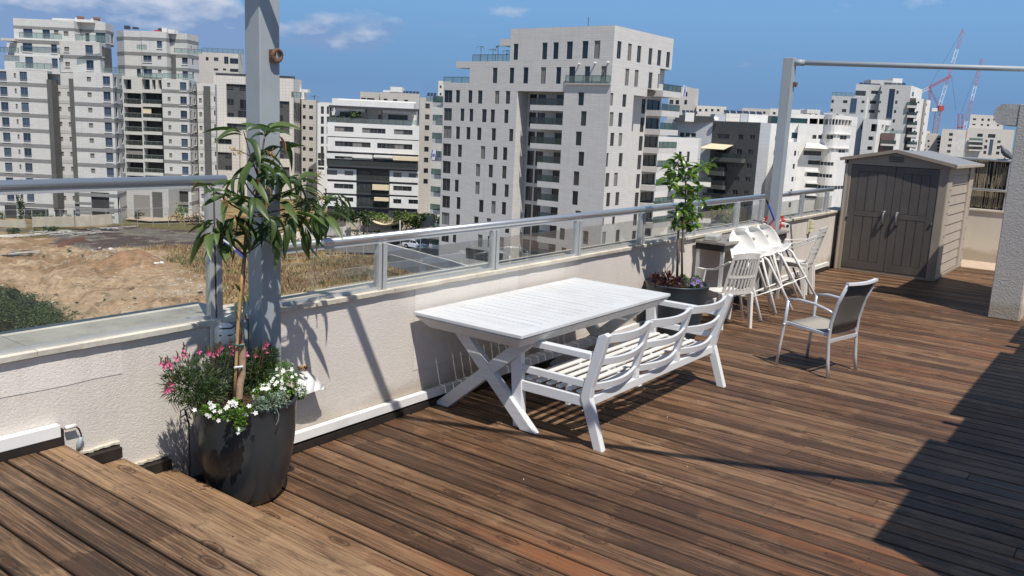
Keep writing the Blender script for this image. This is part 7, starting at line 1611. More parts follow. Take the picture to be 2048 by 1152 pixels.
# sandy buildings at the right edge
t = bld('sand coloured apartment building with a recessed top storey at the far right', at=P(1975, 350)); Zr = (3.84, 1830, 40); D = 348.0
pts = [P(1940, D), P(2035, D), P(2035, D + 20), P(1940, D + 20)]; f = Face(pts[0], pts[1])
volume(t, pts, GZ, f.uz(1990, 258)[1], M['st_sand'], {0: [f.rect(*q) for q in zl(Zr[0], Zr[1], Zr[2], [(478, 520, 873, 898), (560, 618, 876, 905), (437, 515, 925, 1010), (530, 553, 962, 990), (525, 547, 1005, 1030), (628, 652, 968, 992), (622, 648, 1010, 1034), (540, 556, 920, 940), (632, 658, 925, 945)])] + [(f.rect(*zl(*Zr, [(568, 595, 918, 1040)])[0]), 'pane_blue')]})
pts = [P(1942, D + 6), P(2002, D + 6), P(2010, D + 12), P(2010, D + 20), P(1942, D + 20)]; f = Face(pts[0], pts[1])
volume(t, pts, f.uz(1970, 262)[1], f.uz(1970, 230)[1], M['st_sand'], {0: [f.rect(*q) for q in zl(*Zr, [(445, 470, 755, 770), (510, 528, 757, 775), (557, 575, 758, 776), (598, 610, 762, 772), (440, 465, 797, 808), (505, 522, 798, 812), (552, 570, 800, 816), (628, 645, 802, 816)])]})
for i in range(3):
    f = ffx(D - 1.5, 1938, 1965); r = f.rect(1938, 281 + 9 * i, 1965, 283 + 9 * i); balcony(t, f, r[0], r[1], r[3], -1.6, 0, .9, .6, M['slab'])
t = bld('sand coloured building with wide windows left of the second crane', at=P(1905, 335)); D = 335.0
pts = [P(1889, D), P(1912, D), P(1938, D + 6), P(1938, D + 20), P(1889, D + 20)]; F_ = edgepoly(pts)
volume(t, pts, GZ, Z(1905, 258.5, D), M['st_sand'], {0: [F_[0].rect(*q) for q in zl(*Zr, [(262, 300, 868, 890), (258, 290, 910, 930), (250, 300, 955, 975), (245, 295, 1000, 1020)])]}, em={1: M['slab']})
t = bld('low dark banded building between the first crane and the stepped tower', at=P(1870, 345)); D = 345.0
pts = [P(1849, D), P(1891, D), P(1891, D + 15), P(1849, D + 15)]; f = Face(pts[0], pts[1]); volume(t, pts, GZ, f.uz(1870, 271)[1], M['st_sand'], {0: [f.rect(1874, 276 + 7 * k, 1890, 280 + 7 * k) for k in range(4)] + [f.rect(1855, 280 + 11 * k, 1859, 284 + 11 * k) for k in range(3)] + [f.rect(1848, 278 + 10 * k, 1851, 283 + 10 * k) for k in range(3)]})
clutter(t, f, [(1850, 262, 1862, 271, 5, M['slab_white']), (1857, 267, 1880, 272, 5, M['st_sand'])])
# filler behind everything so that gaps show town, not void
t = bld('pale distant building closing the gap behind the slim white one', at=P(660, 330)); D = 330.0
pts = [P(630, D), P(730, D), P(730, D + 20), P(630, D + 20)]; f = Face(pts[0], pts[1]); volume(t, pts, GZ, f.uz(680, 209)[1], M['st_sand'], {0: [f.rect(640 + 11 * k, 214 + 12 * j, 645 + 11 * k, 220 + 12 * j) for k in range(8) for j in range(7)]})

# ================================================================== FLAGS
def flag(label, f, x, y, w, h, out):
    u, z = f.uz(x, y); t = thing('flag', label, 'flag', tuple(f.pt(u, z, out))); wv = lambda s: 0.10 * math.sin(6 * s)
    def patch(u0, u1, v0, v1, m, nm, o=0.0):
        b = MB(); n = 6
        for i in range(n):
            a = u0 + (u1 - u0) * i / n; c = u0 + (u1 - u0) * (i + 1) / n
            q = [Vector((*(f.d * (s_ * w - (v_ * 0.35)) + f.n * (wv(s_) + o)), -v_ * h - s_ * 0.15)) for s_, v_ in ((a, v1), (c, v1), (c, v0), (a, v0))]; b.quad(*q)
        o_ = build(b, nm, m, t); o_.modifiers.new('thickness', 'SOLIDIFY').thickness = 0.01
    patch(0, 1, 0, 1, M['white_print'], 'cloth'); patch(0.10, 0.24, 0, 1, M['flag_blue'], 'stripe', .03); patch(0.76, 0.90, 0, 1, M['flag_blue'], 'stripe', .03)
    for s in (1, -1):       # hexagram from two triangle outlines
        b = MB(); c = [(0.5 + 0.17 * math.sin(2 * math.pi * k / 3) * 1.0, 0.5 - s * 0.14 * math.cos(2 * math.pi * k / 3)) for k in range(3)]
        P_ = [Vector((*(f.d * (a * w - v * .35) + f.n * (wv(a) + .05)), -v * h - a * .15)) for a, v in c]
        for k in range(3): b.bar(P_[k], P_[(k + 1) % 3], 0.05, 0.05)
        build(b, 'star_outline', M['flag_blue'], t)
flag('white flag with blue stripes and a star hanging left of the stone tower', Face((XB + 1.5, 104.0), (XB + 1.5, 99.7)), 866, 299, 1.3, 1.7, .25)
flag('white flag with blue stripes on the top right balcony of the stone tower', fR, 1367, 170, 1.2, 1.9, .1)

# ================================================================== CRANES
def lattice(b, p, q, w, up, nseg, r=0.09, four=True):
    p, q = Vector(p), Vector(q); d = (q - p).normalized(); a = d.cross(Vector(up)).normalized(); c = a.cross(d).normalized()
    off = [a * w / 2 + c * w / 2, -a * w / 2 + c * w / 2, -a * w / 2 - c * w / 2, a * w / 2 - c * w / 2] if four else [c * w * .55, -a * w / 2 - c * w * .3, a * w / 2 - c * w * .3]
    n = len(off)
    for o in off: b.bar(p + o, q + o, r, r, c)
    for i in range(nseg):
        s0, s1 = i / nseg, (i + 1) / nseg
        for k in range(n):
            o0, o1 = off[k], off[(k + 1) % n]
            if i % 2: o0, o1 = o1, o0
            b.bar(p.lerp(q, s0) + o0, p.lerp(q, s1) + o1, r * .7, r * .7, c)
def crane(label, D, mast, cab, jib, secs, aframe, counter, ties):
    g = Vector(onf(mast[0], mast[1], D)); t = thing('tower_crane', label, 'crane', (g.x, g.y, GZ))
    top = Vector(onf(mast[2], mast[3], D)); b = MB(); lattice(b, (top.x, top.y, GZ), top, 2.2, (1, 0.3, 0), 30, .16); build(b, 'mast', M['crane_yellow'], t, world=True)
    c0, c1 = Vector(onf(cab[0], cab[3], D)), Vector(onf(cab[2], cab[1], D)); f = ffx(D - 1, cab[0], cab[2]); r = f.rect(cab[0], cab[1], cab[2], cab[3]); fbox(t, 'machine_deck', f, r[0], r[1], r[2], r[2] + (r[3] - r[2]) * .55, -3, 0, M['crane_white']); fbox(t, 'cab', f, r[0] + (r[1] - r[0]) * .55, r[1], r[2] + (r[3] - r[2]) * .2, r[3], -1.5, .6, M['crane_red'])
    j0, j1 = Vector(onf(jib[0], jib[1], D)), Vector(onf(jib[2], jib[3], D + 8)); k = 0.0
    for s, m in secs:
        b = MB(); lattice(b, j0.lerp(j1, k), j0.lerp(j1, s), 1.5, (.3, -1, .2), max(2, int((s - k) * (j1 - j0).length / 1.8)), .13, False); build(b, 'jib_section', M[m], t, world=True); k = s
    for a in aframe:
        b = MB(); p, q = Vector(onf(a[0], a[1], D)), Vector(onf(a[2], a[3], D)); lattice(b, p, q, .8, (.3, -1, .2), 6, .12, False); build(b, 'a_frame', M['crane_red'], t, world=True)
    for a in counter:
        b = MB(); p, q = Vector(onf(a[0], a[1], D)), Vector(onf(a[2], a[3], D)); lattice(b, p, q, 1.2, (.3, -1, .2), 10, .13, False); build(b, 'counter_jib', M[a[4]], t, world=True)
    for a in ties:
        b = MB(); b.bar(onf(a[0], a[1], D), onf(a[2], a[3], D + (8 if a[4] else 0)), .07, .07); build(b, 'tie_rope', M['dark_metal'], t, world=True)
crane('red and white luffing crane nearer the stepped tower, its boom reaching highest', 420, (1869, 300, 1876, 222), (1864, 211, 1887, 223), (1878, 213, 1926, 58), [(.28, 'crane_white'), (.55, 'crane_red'), (.74, 'crane_white'), (1, 'crane_red')],
      [(1877, 213, 1858, 174), (1859, 210, 1859, 176)], [(1858, 175, 1903, 152, 'crane_red'), (1858, 176, 1835, 188, 'crane_white')], [(1858, 174, 1926, 58, 1), (1903, 152, 1912, 222, 0), (1858, 203, 1882, 194, 0)])
crane('shorter red and white luffing crane beside the sand coloured building at right', 440, (1917, 306, 1918, 282), (1908, 262, 1932, 281), (1927, 262, 1964, 117), [(.14, 'crane_white'), (.42, 'crane_red'), (.62, 'crane_white'), (1, 'crane_red')],
      [(1916, 264, 1917, 227), (1924, 264, 1925, 227), (1914, 254, 1927, 254)], [], [(1921, 228, 1964, 117, 1)])
# ================================================================== GROUND
def g2(x, y, z=GZ): p = onz(x, y, z); return (float(p[0]), float(p[1]))
def inpoly(X, Y, poly):
    r = np.zeros(X.shape, bool); n = len(poly)
    for i in range(n):
        x0, y0 = poly[i]; x1, y1 = poly[(i + 1) % n]
        c = ((y0 > Y) != (y1 > Y)) & (X < (x1 - x0) * (Y - y0) / (y1 - y0 + 1e-9) + x0); r ^= c
    return r
def distpoly(X, Y, poly):
    d = np.full(X.shape, 1e9); n = len(poly)
    for i in range(n):
        ax, ay = poly[i]; bx, by = poly[(i + 1) % n]; vx, vy = bx - ax, by - ay; t = np.clip(((X - ax) * vx + (Y - ay) * vy) / (vx * vx + vy * vy + 1e-9), 0, 1)
        d = np.minimum(d, np.hypot(X - ax - t * vx, Y - ay - t * vy))
    return np.where(inpoly(X, Y, poly), d, -d)
def fb(X, Y, s, seed=0, octv=4):
    """smooth value noise on a grid, no dependence on the view"""
    out = np.zeros(X.shape); a = 1.0; tot = 0
    for o in range(octv):
        x = X * s + seed * 17.3; y = Y * s + seed * 9.1; xi = np.floor(x).astype(int); yi = np.floor(y).astype(int); fx = x - xi; fy = y - yi; fx = fx * fx * (3 - 2 * fx); fy = fy * fy * (3 - 2 * fy)
        h = lambda i, j: ((np.sin(i * 127.1 + j * 311.7 + seed) * 43758.5453) % 1.0)
        out += a * (h(xi, yi) * (1 - fx) * (1 - fy) + h(xi + 1, yi) * fx * (1 - fy) + h(xi, yi + 1) * (1 - fx) * fy + h(xi + 1, yi + 1) * fx * fy); tot += a; a *= 0.5; s *= 2.1
    return out / tot
mb = MB(); R_ = 9000; mb.quad((-R_, -R_, GZ - 1.2), (R_, -R_, GZ - 1.2), (R_, R_, GZ - 1.2), (-R_, R_, GZ - 1.2)); struct(mb, 'ground', simple('distant_town_ground', (0.24, 0.21, 0.17), 0.95, var=0.35, vscale=0.03, dirt=((0.12, 0.13, 0.07), 0.7, 0.05)))
DIRT = [g2(*p) for p in ((-260, 700), (-200, 500), (0, 466), (80, 476), (150, 470), (180, 492), (240, 500), (330, 500), (335, 520), (420, 555), (440, 600), (430, 650), (330, 690), (200, 760), (-100, 830))]
ASPH = [g2(*p) for p in ((-200, 452), (0, 463), (80, 466), (120, 478), (105, 486), (190, 497), (330, 492), (470, 487), (470, 462), (330, 457), (230, 450), (120, 462), (0, 456))]
MOUND = g2(272, 532); SHRUB = [g2(*p) for p in ((-260, 590), (0, 578), (60, 588), (130, 625), (165, 655), (120, 680), (0, 700), (-200, 760))]
nx, ny = 260, 300; xs_ = np.linspace(14, 200, nx); ys_ = np.linspace(34, 270, ny); X, Y = np.meshgrid(xs_, ys_)
dD_ = distpoly(X, Y, DIRT) + (fb(X, Y, .12, 3) - .5) * 9; dA_ = distpoly(X, Y, ASPH) + (fb(X, Y, .15, 5) - .5) * 4
mD = np.clip(dD_ / 3 + .5, 0, 1); mA = np.clip(dA_ / 1.5 + .5, 0, 1)
Zg_ = (fb(X, Y, .05, 1) - .5) * 0.9 + (fb(X, Y, .35, 2) - .5) * .28 * (1 - mA) + (fb(X, Y, .9, 8) - .5) * .30 * mD + (fb(X, Y, .22, 9) - .5) * 1.1 * mD
rd = np.hypot(X - MOUND[0], Y - MOUND[1]); Zg_ += 2.3 * np.exp(-(rd / 3.7) ** 2) + 0.9 * np.exp(-(np.hypot(X - MOUND[0] + 7, Y - MOUND[1] - 1) / 5) ** 2)
# wheel ruts
for (a, b_) in (((-60, 540), (300, 620)), ((90, 490), (120, 640)), ((0, 520), (280, 660)), ((20, 560), (420, 600)), ((60, 500), (200, 640)), ((0, 600), (330, 560)), ((140, 500), (360, 650))):
    A_, B_ = g2(*a), g2(*b_); vx, vy = B_[0] - A_[0], B_[1] - A_[1]; L_ = math.hypot(vx, vy); u = ((X - A_[0]) * vx + (Y - A_[1]) * vy) / L_; w = ((X - A_[0]) * vy - (Y - A_[1]) * vx) / L_ + 2.0 * np.sin(u * .16)
    for o in (-.9, .9): Zg_ -= 0.34 * np.exp(-((w - o) / .4) ** 2) * mD; Zg_ += .18 * np.exp(-((w - o * 1.9) / .35) ** 2) * mD
edge = np.clip(np.minimum(np.minimum(X - 14, 200 - X), np.minimum(Y - 34, 270 - Y)) / 6, 0, 1); far = np.clip((np.hypot(X, Y) - 165) / 12, 0, 1)
Zg_ = GZ + Zg_ * edge * (1 - far) - (1 - edge) * 1.0
n1 = fb(X, Y, .16, 11); n2 = fb(X, Y, .5, 12); n3 = fb(X, Y, 1.1, 13); n4 = fb(X, Y, .06, 14)
def lerp(a, b, f): return a + (np.array(b) - a) * f[..., None]
grass = lerp(np.ones(X.shape + (3,)) * np.array((0.31, 0.225, 0.11)), (0.20, 0.115, 0.060), np.clip((n1 - .46) * 7, 0, 1)); grass = lerp(grass, (0.40, 0.33, 0.18), np.clip((n2 - .56) * 6, 0, 1)); grass = lerp(grass, (0.085, 0.10, 0.04), np.clip((n4 - .55) * 9, 0, 1) * .55 + np.clip((n3 - .66) * 9, 0, 1) * .5)
dirt = lerp(np.ones(X.shape + (3,)) * np.array((0.43, 0.31, 0.205)), (0.30, 0.19, 0.11), np.clip((n1 - .45) * 5, 0, 1)); dirt = lerp(dirt, (0.52, 0.40, 0.285), np.clip((n2 - .55) * 5, 0, 1)); dirt = lerp(dirt, (0.36, 0.205, 0.125), np.exp(-(rd / 4.5) ** 2))
dirt = lerp(dirt, (0.17, 0.13, 0.085), np.clip((n3 - .56) * 6, 0, 1) * .7)
asp = lerp(np.ones(X.shape + (3,)) * np.array((0.150, 0.135, 0.125)), (0.085, 0.062, 0.06), np.clip((n1 - .48) * 7, 0, 1)); asp = lerp(asp, (0.21, 0.19, 0.165), np.clip((n2 - .55) * 6, 0, 1))
col = grass * (1 - mD[..., None]) + dirt * mD[..., None]; col = col * (1 - mA[..., None]) + asp * mA[..., None]
# planted strip before the left buildings
ST = [g2(*p) for p in ((215, 450), (250, 438), (420, 436), (480, 455), (480, 466), (330, 457))]; mS = np.clip((distpoly(X, Y, ST) + (n2 - .5) * 3) / 2 + .5, 0, 1); col = lerp(col, (0.14, 0.125, 0.055), mS)
mK = np.clip((distpoly(X, Y, SHRUB) + (n2 - .5) * 5) / 2.5 + .5, 0, 1); col = lerp(col, (0.055, 0.075, 0.03), mK)
YL = g2(668, 500); mY = np.exp(-((X - YL[0]) ** 2 + (Y - YL[1]) ** 2) / 50) * (n3 > .42); col = lerp(col, (0.26, 0.25, 0.03), np.clip(mY * 1.4, 0, 1))
me = bpy.data.meshes.new('field'); nv = nx * ny; co = np.stack([X, Y, Zg_], -1).reshape(-1, 3); me.vertices.add(nv); me.vertices.foreach_set('co', co.ravel())
ii = np.arange(nv).reshape(ny, nx); q = np.stack([ii[:-1, :-1], ii[:-1, 1:], ii[1:, 1:], ii[1:, :-1]], -1).reshape(-1, 4); nf = len(q)
me.loops.add(nf * 4); me.loops.foreach_set('vertex_index', q.ravel()); me.polygons.add(nf); me.polygons.foreach_set('loop_start', np.arange(nf) * 4); me.polygons.foreach_set('use_smooth', [True] * nf); me.update(calc_edges=True)
ca = me.color_attributes.new('soil', 'FLOAT_COLOR', 'POINT'); ca.data.foreach_set('color', np.concatenate([col.reshape(-1, 3), np.ones((nv, 1))], 1).astype(np.float32).ravel())
m, nt, b = mat('field_soil'); t = NT(nt); at = t.n('ShaderNodeVertexColor', layer_name='soil'); nn = t.noise(t.pos(), 1.3, 7, .72); nb = t.noise(t.mapping(t.pos(), (.5, 2.2, 1), rot=(0, 0, .5)), 1.0, 6, .7)
c = t.mix(1.0, at.outputs[0], t.ramp(nn, [(.28, (.60, .58, .55)), (.72, (1.3, 1.3, 1.3))]), 'MULTIPLY'); c = t.mix(1.0, c, t.ramp(nb, [(.35, (.78,) * 3), (.65, (1.16,) * 3)]), 'MULTIPLY'); t.l(c, b.inputs['Base Color']); b.inputs['Roughness'].default_value = .95; b.inputs['Specular IOR Level'].default_value = .1; t.bump(nn, .8, .25, b)
me.materials.append(m); fld = link('field', me); tag(fld, kind='structure')
def gheight(x, y):
    i = int(np.clip((x - 14) / 186 * (nx - 1), 0, nx - 1)); j = int(np.clip((y - 34) / 236 * (ny - 1), 0, ny - 1)); return float(Zg_[j, i])
# dry grass tufts as real blades
rg = np.random.default_rng(4); N = 15000; gx = rg.uniform(40, 150, N * 4); gy = rg.uniform(45, 185, N * 4)
jx = np.clip(((gx - 14) / 186 * (nx - 1)).astype(int), 0, nx - 1); jy = np.clip(((gy - 34) / 236 * (ny - 1)).astype(int), 0, ny - 1)
az_ = np.arctan2(gy, gx); ok = (mD[jy, jx] < .7 * rg.random(N * 4) ** .6) & (mA[jy, jx] < .3) & (az_ > .55) & (az_ < 1.22) & (np.hypot(gx, gy) < 168) & (np.hypot(gx, gy) > 68) & (n1[jy, jx] + .25 * rg.random(N * 4) > .42) & ~((gx > 105) & (gy < 118))
gx, gy, jx, jy = (a[ok][:N] for a in (gx, gy, jx, jy)); N = len(gx)
vs = np.zeros((N, 3, 4, 3)); base = np.stack([gx, gy, Zg_[jy, jx] - .03], -1)
for k in range(3):
    a = rg.uniform(0, 6.28, N); w = rg.uniform(.05, .16, N); h = rg.uniform(.25, .75, N); dx, dy = np.cos(a) * w, np.sin(a) * w; ox, oy = rg.normal(0, .18, N), rg.normal(0, .18, N); lx, ly = rg.normal(0, .16, N), rg.normal(0, .16, N)
    for c_, (s, up) in enumerate(((-1, 0), (1, 0), (.5, 1), (-.3, .85))): vs[:, k, c_, 0] = base[:, 0] + ox + dx * s + lx * up; vs[:, k, c_, 1] = base[:, 1] + oy + dy * s + ly * up; vs[:, k, c_, 2] = base[:, 2] + h * up
me = bpy.data.meshes.new('dry_grass'); nv = N * 12; me.vertices.add(nv); me.vertices.foreach_set('co', vs.ravel()); nf = N * 3; me.loops.add(nv); me.loops.foreach_set('vertex_index', np.arange(nv)); me.polygons.add(nf); me.polygons.foreach_set('loop_start', np.arange(nf) * 4); me.update(calc_edges=True)
m, nt, b = mat('dry_grass_blade'); t = NT(nt); a_ = t.noise(t.pos(), .16, 4, .65); b2 = t.noise(t.pos(), 1.7, 3, .6); c = t.ramp(a_, [(.40, (.38, .29, .15)), (.48, (.24, .135, .065)), (.56, (.33, .24, .12)), (.64, (.14, .14, .05))]); c = t.mix(t.ramp(b2, [(.50, (0, 0, 0)), (.68, (.6,) * 3)]), c, (.42, .35, .21)); t.l(c, b.inputs['Base Color']); b.inputs['Roughness'].default_value = .8
me.materials.append(m); tag(link('dry_grass', me), 'tall dry golden grass over the right of the waste lot', kind='stuff')

rg = np.random.default_rng(9); kx = rg.uniform(14, 75, 60000); ky = rg.uniform(60, 130, 60000); kd = distpoly(kx, ky, SHRUB); ok = kd > rg.uniform(-1.5, 1.5, 60000); kx, ky, kd = kx[ok], ky[ok], kd[ok]; N = len(kx)
kh = np.clip(kd * .35, .15, 1.3) * (.5 + fb(kx, ky, .35, 21)) * rg.uniform(.2, 1, N) ** .5; jx = np.clip(((kx - 14) / 186 * (nx - 1)).astype(int), 0, nx - 1); jy = np.clip(((ky - 34) / 236 * (ny - 1)).astype(int), 0, ny - 1)
c0 = np.stack([kx, ky, Zg_[jy, jx] + kh], -1); e1 = rg.normal(0, 1, (N, 3)); e1 /= np.linalg.norm(e1, axis=1)[:, None]; e2 = np.cross(e1, rg.normal(0, 1, (N, 3))); e2 /= np.linalg.norm(e2, axis=1)[:, None]; s1 = rg.uniform(.08, .22, (N, 1))
vs = np.stack([c0 - e1 * s1, c0 - e2 * s1 * .6, c0 + e1 * s1, c0 + e2 * s1 * .6], 1); me = bpy.data.meshes.new('scrub'); me.vertices.add(N * 4); me.vertices.foreach_set('co', vs.ravel()); me.loops.add(N * 4); me.loops.foreach_set('vertex_index', np.arange(N * 4)); me.polygons.add(N); me.polygons.foreach_set('loop_start', np.arange(N) * 4); me.update(calc_edges=True); me.materials.append(M['tree_dark'])
tag(link('scrub', me), 'low dark green scrub between the thicket bushes at lower left', kind='stuff')
# ---- vegetation
def crown(parent, c, rx, rz, n, m, lf, seed, name='crown'):
    rr = random.Random(seed); b = MB(); L = [(Vector((rr.gauss(0, .42) * rx, rr.gauss(0, .42) * rx, rr.gauss(0, .35) * rz)), rr.uniform(.35, .62)) for _ in range(9)]
    for i in range(n):
        o, s = L[i % 9]; d = Vector((rr.gauss(0, 1), rr.gauss(0, 1), rr.gauss(0, 1))).normalized(); p = Vector(c) + o + Vector((d.x * rx, d.y * rx, d.z * rz)) * s * rr.random() ** .33
        e1 = Vector((rr.gauss(0, 1), rr.gauss(0, 1), rr.gauss(0, .6))).normalized() * lf * rr.uniform(.6, 1.2); e2 = e1.cross(d + Vector((.1, .2, .3))); e2 = e2.normalized() * lf * .6 if e2.length > 1e-4 else Vector((lf, 0, 0)); b.quad(p - e1, p - e2, p + e1 * .9, p + e2)
    return build(b, name, M[m], parent)
def tree(x, yb, yt, wpx, D, label, m='tree', n=520, name='street_tree', group=None, lf=.34):
    base = Vector(onf(x, yb, D)); top = onf(x, yt, D)[2]; H = top - base.z; r = wpx / 2 * D / FPX; g = base.z
    t = thing(name, label, 'tree', tuple(base), 0, group); b = MB(); b.tube([(0, 0, -1.0), (.1, 0, H * .3), (0, .1, H * .6)], [.16, .12, .06], 7)
    for k in range(4): a = k * 1.7; b.tube([(0, 0, H * .35), (math.cos(a) * r * .5, math.sin(a) * r * .5, H * .65)], [.07, .03], 5)
    build(b, 'trunk', M['bark_dark'], t); crown(t, (0, 0, H * .62), r, H * .42, n, m, lf, int(x * 3 + yb)); return t
def bush(x, yb, yt, wpx, D, label, m='tree_dark', n=300, group=None, lf=.26, cat='bush'):
    q_ = onz(x, yb, GZ); D = float(q_.dot(FH)) if q_.dot(FH) < 190 else D; base = Vector(onf(x, yb, D)); base.z = min(base.z, gheight(base.x, base.y)); H = onf(x, yt, D)[2] - base.z; r = wpx / 2 * D / FPX; t = thing('bush', label, cat, tuple(base), 0, group); crown(t, (0, 0, H * .36), r, H * .55, n, m, min(lf, max(.07, r * .14)), int(x * 5 + yb), 'foliage'); b = MB(); b.tube([(0, 0, -.5), (0, 0, H * .4)], .06, 5); build(b, 'stem', M['bark_dark'], t); return t
for a in ((692, 470, 395, 60, 172, 'dense dark tree in front of the gap left of the striped building', 'tree_dark'), (727, 466, 412, 52, 168, 'green tree under the left corner of the shade sail', 'tree'), (757, 462, 420, 55, 174, 'broad light green tree behind the shade sail', 'tree_light'), (798, 462, 418, 50, 172, 'green tree below the right half of the striped building', 'tree'), (830, 470, 422, 46, 168, 'airy green tree right of the shade sail', 'tree_light'),
          (866, 452, 424, 42, 178, 'small tree beside the stone tower entrance', 'tree'), (668, 430, 372, 34, 205, 'light bushy tree between the beige wing and the striped building', 'tree'), (612, 440, 400, 60, 200, 'low wide tree behind the right mango branches', 'tree_dark'), (640, 460, 425, 50, 186, 'dark round tree below the beige wing', 'tree_dark'), (583, 470, 425, 60, 190, 'olive green tree right of the steel post', 'tree'), (1437, 466, 402, 60, 120, 'bright green tree seen through the railing glass by the citrus', 'tree_light'), (1462, 470, 412, 40, 124, 'green tree top right of the bright one behind the glass', 'tree_light')):
    tree(*a)
cy_ = thing('cypress_tree', 'slim dark cypress in front of the leftmost tower', 'tree', tuple(onf(41, 440, 176))); crown(cy_, (0, 0, 3.2), .75, 4.6, 500, 'tree_dark', .22, 4); b = MB(); b.tube([(0, 0, -.5), (0, 0, 4)], .12, 6); build(b, 'trunk', M['bark_dark'], cy_)
for i, a in enumerate(((5, 440, 415, 22, 174, 'dark bush at the very left edge by the tower foot', 'tree'), (79, 438, 410, 36, 173, 'round green bush right of the cypress', 'tree'), (103, 440, 427, 18, 172, 'low grey green bush right of the round one', 'tree_dark'), (142, 440, 430, 30, 173, 'flat bush at the foot of the dark pier', 'tree'), (208, 435, 405, 32, 175, 'bush in the left arched portal', 'tree'), (362, 426, 396, 34, 188, 'bright bush before the right arched portal', 'tree_light'), (275, 434, 420, 24, 186, 'grey bush by the garage front', 'tree_dark'),
                       (98, 462, 450, 46, 163, 'olive shrub behind the rubble', 'tree'), (28, 466, 452, 34, 162, 'dark shrub left of the rubble', 'tree_dark'), (403, 450, 424, 44, 180, 'brown brush patch right of the garage drive', 'brush'), (455, 470, 440, 60, 176, 'brown brush behind the railing post', 'brush'), (600, 500, 468, 90, 168, 'brown scrub along the far field edge right of the steel post', 'brush'), (670, 492, 466, 80, 165, 'brown scrub below the shade sail', 'brush'), (750, 478, 458, 110, 162, 'low dark hedge under the shade sail', 'tree_dark'), (830, 476, 458, 60, 163, 'low dark hedge beside the road', 'tree_dark'),
                       (540, 480, 455, 60, 172, 'brown brush right behind the steel post', 'brush'), (617, 523, 512, 16, 134, 'grey green bush alone in the dry grass', 'tree_dark'), (866, 546, 535, 14, 104, 'dark bush in the grass near the ramp wall', 'tree_dark'), (642, 572, 560, 18, 96, 'small green bush near the glass railing', 'tree'), (590, 552, 543, 12, 106, 'tiny bush in the dry grass', 'tree_dark'), (247, 608, 596, 10, 88, 'thin weed clump on the bare dirt', 'tree'), (270, 603, 594, 12, 90, 'flat weed clump on the bare dirt', 'tree'), (137, 502, 494, 12, 134, 'weed clump near the red crates', 'tree'), (404, 588, 580, 16, 96, 'weeds at the edge of the dirt', 'tree_dark'))):
    bush(*a)
for i, (x, yb, yt, w, D) in enumerate(((-60, 720, 592, 120, 88), (-10, 700, 596, 110, 91), (35, 690, 580, 110, 96), (75, 700, 604, 90, 92), (115, 700, 628, 80, 90), (20, 730, 630, 130, 84), (90, 730, 660, 120, 83), (145, 705, 652, 60, 88), (28, 600, 572, 30, 102), (-40, 660, 585, 80, 98))):
    bush(x, yb, yt, w, D, ('dark green thicket bush number from the left edge', '')[0].replace('number from the left edge', ['at the far left corner of the lot', 'second along the left edge', 'highest in the thicket', 'right behind the highest one', 'on the right slope of the thicket', 'nearest the parapet at left', 'nearest the parapet further right', 'at the right tip of the thicket', 'small and alone above the thicket', 'at the back of the thicket'][i]), 'tree_dark' if i % 3 else 'tree', 2600, 'thicket in the lower left of the lot', .15)
ORD = ['leftmost', 'second from the left', 'third from the left', 'fourth from the left', 'third from the right', 'second from the right', 'rightmost']
for row, (ya, yb_) in (('back', (498, 520)), ('front', (560, 612))):
    for i in range(7):
        x = 40 + 58 * i + rnd.uniform(-16, 16) + (60 if row == 'front' and i < 2 else 0); x = min(x, 425); y = rnd.uniform(ya, yb_); q_ = onz(x, y, GZ); w = rnd.uniform(7, 15) * 90 / float(q_.dot(FH))
        bush(x, y, y - w * .6, w, 120, ORD[i] + ' of the weed clumps at the ' + row + ' of the dirt lot', 'tree' if i % 2 else 'brush', 90, 'weed clumps on the bare lot', .12, 'weed')
# ---- streets and walls
def strip(name, pts, m, z, kind='structure'):
    b = MB(); q = [Vector((*g2(*p), z)) for p in pts]; b.add(q, [tuple(range(len(q)))]); return struct(b, name, m)
M['asphalt'] = simple('worn_asphalt', (0.115, 0.11, 0.108), 0.9, var=.2, vscale=.5); M['sidewalk'] = simple('pinkish_sidewalk', (0.42, 0.34, 0.27), .9, var=.12, vscale=.6); M['lowwall'] = simple('cream_stone_wall', (0.50, 0.44, 0.35), .85, var=.15, vscale=.5)
strip('road', [(560, 500), (740, 487), (900, 470), (900, 500), (905, 540), (760, 510), (640, 512)], M['asphalt'], GZ + .50)
strip('sidewalk', [(560, 494), (740, 481), (900, 462), (900, 471), (740, 487), (560, 501)], M['sidewalk'], GZ + .62)
strip('driveway', [(270, 436), (395, 430), (420, 444), (300, 447), (250, 442)], M['sidewalk'], GZ + .45)
strip('courtyard_paving', [(560, 470), (900, 440), (900, 462), (560, 494)], M['lowwall'], GZ + .40)
def gwall(name, label, pts, h, th, m, cat='wall', D=None):
    q = [Vector(onf(p[0], p[1], p[2])) for p in pts]; t = thing(name, label, cat, tuple(q[0])); 
    for a, c in zip(q[:-1], q[1:]):
        b = MB(); b.bar(a - Vector((0, 0, .8)) + Vector((0, 0, (h + .8) / 2)), c - Vector((0, 0, .8)) + Vector((0, 0, (h + .8) / 2)), th, h + .8); build(b, 'wall_length', m, t, world=True)
    return t
gwall('garden_wall', 'low cream stone wall below the leftmost tower', [(-20, 450, 168), (52, 449, 168)], 1.0, .4, M['lowwall'])
gwall('garden_wall', 'long low cream wall in front of the left towers', [(66, 446, 168), (154, 445, 168), (224, 440, 169)], 1.2, .4, M['lowwall'])
gwall('garden_wall', 'cream stone wall behind the shade sail trees', [(655, 450, 172), (800, 452, 172), (868, 446, 172)], 1.6, .4, M['lowwall'])
gwall('garden_wall', 'pale slanting wall right of the steel post below the beige wing', [(608, 462, 178), (694, 464, 170)], 1.0, 2.2, M['slab'])
